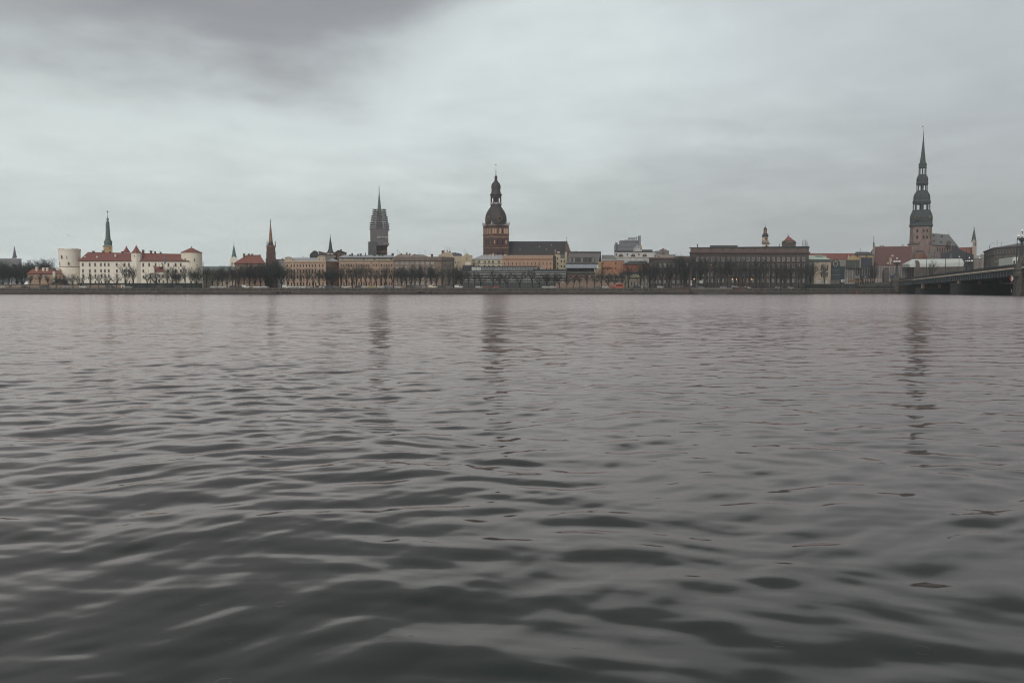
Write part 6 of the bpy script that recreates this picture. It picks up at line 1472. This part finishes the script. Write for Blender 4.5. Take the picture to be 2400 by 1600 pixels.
obj('stem', mb.data('stem', mat('bark', (56, 56, 52))), sh)
# ------------------------------------------------------------------ cars
def car_prof(kind):
    # side outline: lower body and cabin, x along the car
    if kind == 'van': return 4.9, 1.95, [(-2.4, .35), (2.4, .35), (2.42, 1.0), (1.75, 1.25), (1.1, 1.95), (-2.35, 1.98)], [(1.0, 1.2), (1.55, 1.2), (1.0, 1.8), (.2, 1.8), (.2, 1.2)]
    if kind == 'suv': return 4.6, 1.7, [(-2.25, .35), (2.25, .35), (2.28, .95), (1.2, 1.08), (.55, 1.66), (-1.9, 1.7), (-2.25, 1.05)], [(1.0, 1.1), (.5, 1.58), (-1.8, 1.6), (-2.05, 1.1)]
    if kind == 'hatch': return 4.0, 1.5, [(-1.95, .3), (1.98, .3), (2.0, .8), (1.1, .92), (.45, 1.46), (-1.2, 1.5), (-1.95, .95)], [(.95, .95), (.4, 1.38), (-1.1, 1.4), (-1.7, .96)]
    return 4.5, 1.45, [(-2.2, .3), (2.22, .3), (2.25, .75), (1.2, .9), (.45, 1.42), (-.9, 1.44), (-1.6, .98), (-2.2, .92)], [(1.05, .93), (.4, 1.34), (-.85, 1.36), (-1.4, .97)]
_cars = {}
WMC = wheel_mesh(.32, .2)
def extr(mb, pts, y0, y1, inset=0.0, zc=.9):
    n = len(pts); vs = []
    for y, s_ in ((y0, 1), (y0*1.0, 0), (y1, 0), (y1, 1)): pass
    def yy(z, y): return y*(1-.14*max(0, z-zc))
    vs = [(x, yy(z, y0), z) for x, z in pts]+[(x, yy(z, y1), z) for x, z in pts]
    mb.add(vs, [tuple(range(n)), tuple(range(n, 2*n))[::-1]]+[(i, n+i, n+(i+1) % n, (i+1) % n) for i in range(n)])
def car_meshes(kind, cname, rgb):
    key = (kind, cname)
    if key in _cars: return _cars[key]
    Lc, H, body, win = car_prof(kind); mb = MB(); extr(mb, body, -.87, .87)
    bm_ = mb.data('body', mat('paint_'+cname, rgb, .28, .03, spec=.6))
    mb = MB(); extr(mb, win, -.885, -.875); extr(mb, win, .875, .885)
    gl = mb.data('side_window', mat('car_glass', (46, 50, 54), .15, .05, spec=.6))
    mb = MB(); f0, f1 = (body[3], body[4]); ex = .02
    mb.add([(f0[0]+ex-.06, -.7, f0[1]+.08), (f0[0]+ex-.06, .7, f0[1]+.08), (f1[0]+ex+.08, .66, f1[1]-.05), (f1[0]+ex+.08, -.66, f1[1]-.05)], [(0, 1, 2, 3)])
    ws = mb.data('windscreen', mat('car_glass', (46, 50, 54)))
    mb = MB(); mb.box(0, .05, -.09, .09, -.06, .06); hd = mb.data('headlight', mat('headlight_glass', (214, 214, 206), .2)); 
    _cars[key] = (bm_, gl, ws, hd, Lc, body); return _cars[key]
CARS = []
PAL = {'white': (206, 206, 202), 'silver': (160, 162, 164), 'grey': (110, 112, 114), 'black': (44, 46, 50), 'blue': (92, 118, 158), 'dark blue': (58, 66, 92), 'lime': (178, 186, 92), 'cream': (204, 198, 170), 'dark red': (128, 60, 54), 'orange-red': (190, 84, 58), 'beige': (156, 138, 122)}
def car(px, cname, kind='sedan', off=13, flip=False, dz=0.0):
    x, y = qpt(px, off); bm_, gl, ws, hd, Lc, body = car_meshes(kind, cname, PAL[cname])
    t = thing('parked_car' if kind != 'van' else 'parked_van', '', 'van' if kind == 'van' else 'car', (x, y, GZ+.006+dz), 'cars parked along the far quay', (PI if flip else 0)+random.uniform(-.05, .05))
    obj('body', bm_, t); obj('side_window', gl, t); obj('windscreen', ws, t)
    for sy in (-.62, .62): obj('headlight', hd, t, (body[2][0]-.02, sy, body[2][1]-.12))
    for sx in (-1, 1):
        for sy in (-.8, .8): obj('wheel', WMC, t, (sx*Lc*.31, sy, .32))
    CARS.append((px, cname+' '+{'sedan': 'saloon car', 'suv': 'tall car', 'hatch': 'hatchback', 'van': 'van'}[kind], t))
for spec in ((3, 'white'), (60, 'black'), (107, 'black', 'suv'), (158, 'silver'), (196, 'white', 'suv'), (258, 'black', 'van'), (302, 'silver'), (376, 'black', 'suv'), (419, 'black', 'suv'), (502, 'white'), (521, 'white', 'sedan', 11), (548, 'black', 'suv'), (564, 'black'), (577, 'white', 'van'), (593, 'beige', 'hatch'), (604, 'white', 'suv'), (622, 'white', 'hatch'), (672, 'white', 'van'), (691, 'white', 'hatch'), (710.5, 'white', 'suv'), (724, 'silver', 'hatch'), (749, 'black', 'suv'), (758, 'white', 'suv'), (768, 'dark blue', 'hatch'), (781, 'black', 'suv'), (789, 'grey', 'hatch'), (811, 'white', 'suv'), (841, 'black', 'suv'), (855, 'white', 'hatch'), (874, 'lime', 'hatch'), (892, 'white'), (911.5, 'blue', 'hatch'), (934, 'white', 'sedan', 16), (962, 'black', 'van'), (981, 'grey'), (991, 'silver', 'hatch', 15), (1014, 'cream', 'van'), (1035, 'black', 'suv'), (1054, 'grey', 'hatch'), (1075, 'white', 'van', 16), (1105, 'black', 'suv'), (1122, 'white'), (1139, 'dark red', 'suv', 15), (1163, 'orange-red'), (1279, 'white'), (1295, 'white', 'sedan', 10.5), (1362, 'grey', 'hatch'), (1402, 'grey', 'sedan', 16), (1419, 'white'), (1493, 'black', 'suv'), (1502, 'white', 'hatch', 17), (1548, 'white', 'hatch'), (1584, 'grey', 'suv'), (1598, 'silver', 'hatch'), (1626, 'black', 'suv'), (1641, 'grey', 'suv', 12), (1665, 'black', 'hatch'), (1695, 'silver', 'hatch'), (1708, 'dark blue', 'sedan', 15), (1723, 'white', 'suv'), (1737, 'grey', 'hatch', 16), (1751, 'white'), (1799, 'black', 'van'), (1824, 'silver', 'hatch'), (1853, 'silver', 'hatch'), (1881, 'black'), (1997, 'white')):
    car(*spec, **({} if len(spec) > 3 else {}))
random.seed(5)
number([(px, d, t) for px, d, t in CARS], lambda d, sg: d+' parked before '+sg)
# orange bus
x, y = qpt(1451, 14); t = thing('orange_bus', 'bright orange minibus with one long dark window beside the tan wall', 'bus', (x, y, GZ+.006), rz=PI)
mb = MB(); pts = [(-2.75, .4), (2.75, .4), (2.75, 2.6), (-2.75, 2.6)]; extr(mb, pts, -1.05, 1.05); obj('body', mb.data('body', mat('bus_orange', (206, 92, 62), .4, .04)), t)
mb = MB(); extr(mb, [(-2.1, 1.4), (2.1, 1.4), (2.1, 2.2), (-2.1, 2.2)], 1.051, 1.07); extr(mb, [(-2.1, 1.4), (2.1, 1.4), (2.1, 2.2), (-2.1, 2.2)], -1.07, -1.051); obj('side_window', mb.data('side_window', GLASSD), t)
mb = MB(); mb.box(1.2, 2.4, -.7, .7, 2.61, 2.85); obj('roof_box', mb.data('roof_box', WHITEF), t)
for sx in (-1.7, 1.7):
    for sy in (-.95, .95): obj('wheel', WMC, t, (sx, sy, .36))
car(1433.5, 'orange-red', 'hatch', 15); CARS[-1][2]['label'] = 'orange-red hatchback parked just in front of the orange minibus'
# ------------------------------------------------------------------ masts, banners, signs, people, birds
def mast(label, px, yt, yb, Y=None, r=.11, name='lamp_mast', cat='mast', m=None, head=True, z=None):
    Y = Y or ypath(px)+8; x = Xp(px, Y, 655); t = thing(name, label, cat, (x, Y, GZ if z is None else z)); h = Zp(yt, Y)-t.location.z
    mb = MB(); mb.tube((0, 0, -.2), (0, 0, h), r, r*.5, 6); obj('pole', mb.data('pole', m or mat('mast_grey', (124, 128, 130), .5)), t)
    if head: mb = MB(); mb.box(-.3, .6, -.12, .12, h-.02, h+.12); mb.lathe(0, 0, [(0, r*2), (.5, r*2), (.6, r*1.1)], 6); obj('lamp_head', mb.data('lamp_head', DARKM), t)
for lab, px, yt in (('slim pale mast standing by the smaller dark office', 1555.6, 646), ('pale mast at the start of the landing steps', 1619.4, 622), ('brighter pale mast among the cars above the landing steps', 1632.6, 636), ('slim mast near the end of the landing steps', 1708.8, 644), ('tall pale mast before the large brown office near the bridge end', 1803.4, 628), ('slim mast on the slope below the narrow teal glass building', 1974.8, 655)): mast(lab, px, yt, 676)
mast('pale banded mast before the scaffold sheeting near the timber hoarding', 2004.2, 614, 662, 606, .16); mast('tall thin white lamp mast behind the bridge railing before the bare shrub', 2187, 616, 650, 640, .1)
BN = mat('banner_white', (206, 206, 204), .7)
for i, (px, lab) in enumerate(((1620.4, 'white vertical banner beside the landing steps, nearest the smaller dark office'), (1642, 'wide white vertical banner behind the parked cars above the landing steps'), (1645.8, 'narrow white vertical banner behind the parked cars above the landing steps'))):
    Y = ypath(px)+20; x = Xp(px, Y); t = thing('flag_banner', lab, 'banner', (x, Y, GZ), 'white banners above the landing steps')
    mb = MB(); mb.box(-.5 if i != 1 else -.7, .5 if i != 1 else .7, 0, .05, Zp(669 if i == 0 else 664, Y)-GZ, Zp(657, Y)-GZ); obj('cloth', mb.data('cloth', BN), t)
    mb = MB(); mb.tube((-.55, 0, 0), (-.55, 0, Zp(656, Y)-GZ), .06); obj('pole', mb.data('pole', DARKM), t)
    mb = MB(); z0 = Zp(664, Y)-GZ
    for k in range(3): mb.box(-.3, .3, -.03, -.001, z0+.25+k*.55, z0+.45+k*.55)
    obj('print', mb.data('print', mat('banner_print', (110, 112, 116))), t)
# billboards by the mint roof house
for lab, x0, x1, y0, y1, m in (('white street billboard with black swirls below the sand plaster wall', 1912, 1924.5, 657.5, 662.5, BN), ('light blue round advertising panel beside the white billboard', 1924.8, 1931.8, 657.6, 662, mat('sky_blue_panel', (110, 160, 196), .6)), ('small white triangular board next to the blue panel', 1933.8, 1941, 657.8, 662.4, BN)):
    Y = 582; b = Bld('billboard', lab, 'billboard', (x0+x1)/2, Y)
    if 'round' in lab: pts = [((x0+x1)/2+(x1-x0)/2*math.cos(a), (y0+y1)/2+(y1-y0)/2*math.sin(a)) for a in [k*PI/6 for k in range(12)]]
    elif 'triang' in lab: pts = [(x0, y1), (x1, y1), (x0+3, y0)]
    else: pts = [(x0, y1), (x1, y1), (x1, y0), (x0+3, y0)]
    b.part('panel', slab(pts, Y, Y+.2), m); mb = MB()
    for x in (x0+2, x1-2): mb.tube((Xp(x, Y+.3), Y+.3, GZ-.2), (Xp(x, Y+.3), Y+.3, Zp(y1, Y)+.6), .08)
    b.part('legs', mb, DARKM)
    if 'swirls' in lab:
        mb = MB()
        for k in range(5): q0 = P(x0+3+k*1.8, y1-.8, Y-.05); q1 = P(x0+4+k*1.8, y0+1, Y-.05); mb.tube(q0, q1, .1, n=3)
        b.part('print', mb, DARKM)
b = Bld('street_sign', 'round-cornered white sign with black symbol before the narrow teal glass building', 'sign', 1974.5, 600)
b.part('board', slab([(1971, 661), (1978, 661), (1979, 659), (1979, 656), (1977.6, 655), (1971, 655)], 600, 600.15), BN); b.part('symbol', slab([(1975.5, 658.8), (1977.6, 658.8), (1977.6, 656.8), (1975.5, 656.8)], 599.8, 599.95), DARKM)
mb = MB(); x = Xp(1975, 600.3); mb.tube((x, 600.3, GZ), (x, 600.3, Zp(660, 600)), .08); b.part('post', mb, DARKM)
b = Bld('roadside_hedge', 'long low dark hedge along the road below the sand plaster house and teal building', 'hedge', 1950, 575)
f = b.face(1893, 2012, 572, 590); b.block(f, 665.5, depth=3, m=mat('hedge_green', (58, 66, 62)), name='foliage')
b = Bld('low_kiosk', 'low orange and glass kiosk at the foot of the narrow teal glass building', 'kiosk', 1958, 598)
f = b.face(1948, 1968); b.block(f, 657, depth=3, m=mat('kiosk_glass', (104, 106, 104), .4), z0=GZ); b.block(b.face(1963.5, 1967.6, 597.6), 657.6, depth=.5, m=mat('kiosk_orange', (140, 104, 92)), name='door', z0=GZ+1); b.band(f, 656.2, 657.4, DTRIM, .3)
b = Bld('white_gateway', 'small white open gateway frame on the quay below the castle', 'gate', 287, 512)
mb = MB(); x = Xp(287, 512)
for sx in (-1, 1): mb.box(x+sx*.8-.28, x+sx*.8+.28, 512, 512.5, GZ-.1, Zp(669, 512))
mb.box(x-1.08, x+1.08, 511.98, 512.52, Zp(669, 512), Zp(667.6, 512)); b.part('frame', mb, WHT)
b = Bld('garden_statue', 'small pale stone statue on a pedestal among the park trees', 'statue', 23, 548)
mb = MB(); x = Xp(23, 548); mb.lathe(x, 548, [(GZ, .7), (GZ+1.6, .6), (GZ+1.7, .8), (GZ+1.9, .8)], 4, PI/4); b.part('pedestal', mb, TRIMG)
mb = MB(); mb.lathe(x, 548, [(GZ+1.9, .35), (GZ+2.6, .42), (GZ+3.3, .5), (GZ+3.6, .2), (GZ+3.8, .24), (GZ+4.05, .1)], 8); b.part('figure', mb, WHT)
# people on the quay walk
def person(label, px, off, coat, rz, stride=.25):
    x, y = qpt(px, off); s_ = stride
    V = [(0, 0, .95), (0, 0, 1.2), (0, 0, 1.45), (0, 0, 1.56), (0, -.01, 1.68), (0, -.01, 1.78), (.1, 0, .9), (.11, -s_*.5, .5), (.11, -s_*.45, .06), (.11, -s_*.45-.16, .03), (-.1, 0, .9), (-.11, s_*.4, .5), (-.11, s_*.7, .1), (-.11, s_*.62, .03), (.2, 0, 1.42), (.25, .1, 1.14), (.25, -.05, .92), (.25, -.09, .84), (-.2, 0, 1.42), (-.25, -.08, 1.14), (-.25, -.16, .92), (-.25, -.2, .84)]
    E = [(0, 1), (1, 2), (2, 3), (3, 4), (4, 5), (0, 6), (6, 7), (7, 8), (8, 9), (0, 10), (10, 11), (11, 12), (12, 13), (2, 14), (14, 15), (15, 16), (16, 17), (2, 18), (18, 19), (19, 20), (20, 21)]
    Rr = [.15, .15, .16, .06, .10, .07, .1, .07, .05, .04, .1, .07, .05, .04, .075, .055, .045, .04, .075, .055, .045, .04]
    me = bpy.data.meshes.new('person'); me.from_pydata(V, E, []); me.materials.append(coat)
    o = obj('person', me, None, (x, y, GZ+.01), rz); tag(o, label, 'person', 'people walking along the quay')
    md = o.modifiers.new('Skin', 'SKIN'); 
    for i, v in enumerate(me.skin_vertices[0].data if me.skin_vertices else []): pass
    return o, me, Rr
def mk_person(*a, **k):
    o, me, Rr = person(*a, **k)
    if not me.skin_vertices:
        bpy.context.view_layer.objects.active = o
    sv = me.skin_vertices[0].data if me.skin_vertices else None
    if sv:
        for i, r in enumerate(Rr): sv[i].radius = (r, r*.8)
        sv[0].use_root = True
    o.modifiers.new('Subsurf', 'SUBSURF').render_levels = 1
    hb = MB(); hb.ball((0, .015, 1.755), .105, 8, 6); obj('hair', hb.data('hair', mat('hair_dark', (50, 42, 38))), o)
DK1 = mat('coat_black', (48, 50, 54), .9); DK2 = mat('coat_navy', (54, 60, 74), .9)
mk_person('person in a black coat walking near the pale statue, nearer the frame edge', 22.8, 4.6, DK1, .6); mk_person('person in a dark navy coat walking one step behind the black coat', 25.8, 4.9, DK2, .9)
mk_person('person in a dark coat walking before the orange annex house', 58, 5.2, DK1, 1.4); mk_person('person in a light jacket walking alone before the castle near the white gateway', 259, 5, mat('coat_light', (176, 172, 164)), -1.2)
# birds
def bird(label, loc, wing, rz, k=1.0, m=None, rest=False):
    t = thing('seagull', label, 'bird', loc, None, rz); mb = MB()
    prof = [(-.28, .01), (-.2, .05), (-.05, .085), (.1, .08), (.2, .05), (.26, .055), (.31, .03), (.36, .01)]
    n = 8; vs = [(x*k, r*k*math.cos(2*PI*j/n), r*k*math.sin(2*PI*j/n)+(max(0, x-.12)*.5 if rest else 0)*k) for x, r in prof for j in range(n)]
    mb.add(vs, [(i*n+j, (i+1)*n+j, (i+1)*n+(j+1) % n, i*n+(j+1) % n) for i in range(len(prof)-1) for j in range(n)])
    obj('body', mb.data('body', m or mat('gull_grey', (96, 96, 98))), t)
    for s_ in (-1, 1):
        mb = MB()
        if rest: v = [(.12, s_*.07, .05), (-.35, s_*.05, .07), (-.1, s_*.1, -.01), (.1, s_*.09, .0)]; v2 = v
        else: v = [(.1, s_*.04, .03), (.16, s_*.3, .03+wing*.3), (.02, s_*.68, .03+wing*.5), (-.03, s_*.3, wing*.3), (-.08, s_*.04, .02)]
        vv = [Vector(q)*k for q in v]+[Vector(q)*k+Vector((0, 0, -.012*k)) for q in v]; n_ = len(v)
        mb.add(vv, [tuple(range(n_)), tuple(range(n_, 2*n_))[::-1]]+[(i, n_+i, n_+(i+1) % n_, (i+1) % n_) for i in range(n_)])
        obj('wing', mb.data('wing', m or mat('gull_grey', (96, 96, 98))), t)
bird('dark bird flying above the round castle tower, the nearer to the frame edge', P(160, 552.4, 420), .8, 2.6, 1.3); bird('small bird flying just behind the other above the round castle tower', P(171.6, 555.4, 430), 1.0, 2.4, 1.1)
def onwater(px, py):
    Y = CAMH*2000/(py-682.6); return (Xp(px, Y, py), Y, .03)
bird('dark waterbird on the river below the castle', onwater(352.6, 702), 0, 1.3, .9, mat('duck_dark', (52, 50, 48)), True); bird('dark waterbird on the river near the quay below the red roofed house', onwater(587, 693.5), 0, 0, 1.4, mat('duck_dark', (52, 50, 48)), True)
bird('pale waterbird floating on the river by itself nearer the castle', onwater(376, 706), 0, 2.6, .7, WHITEF, True)
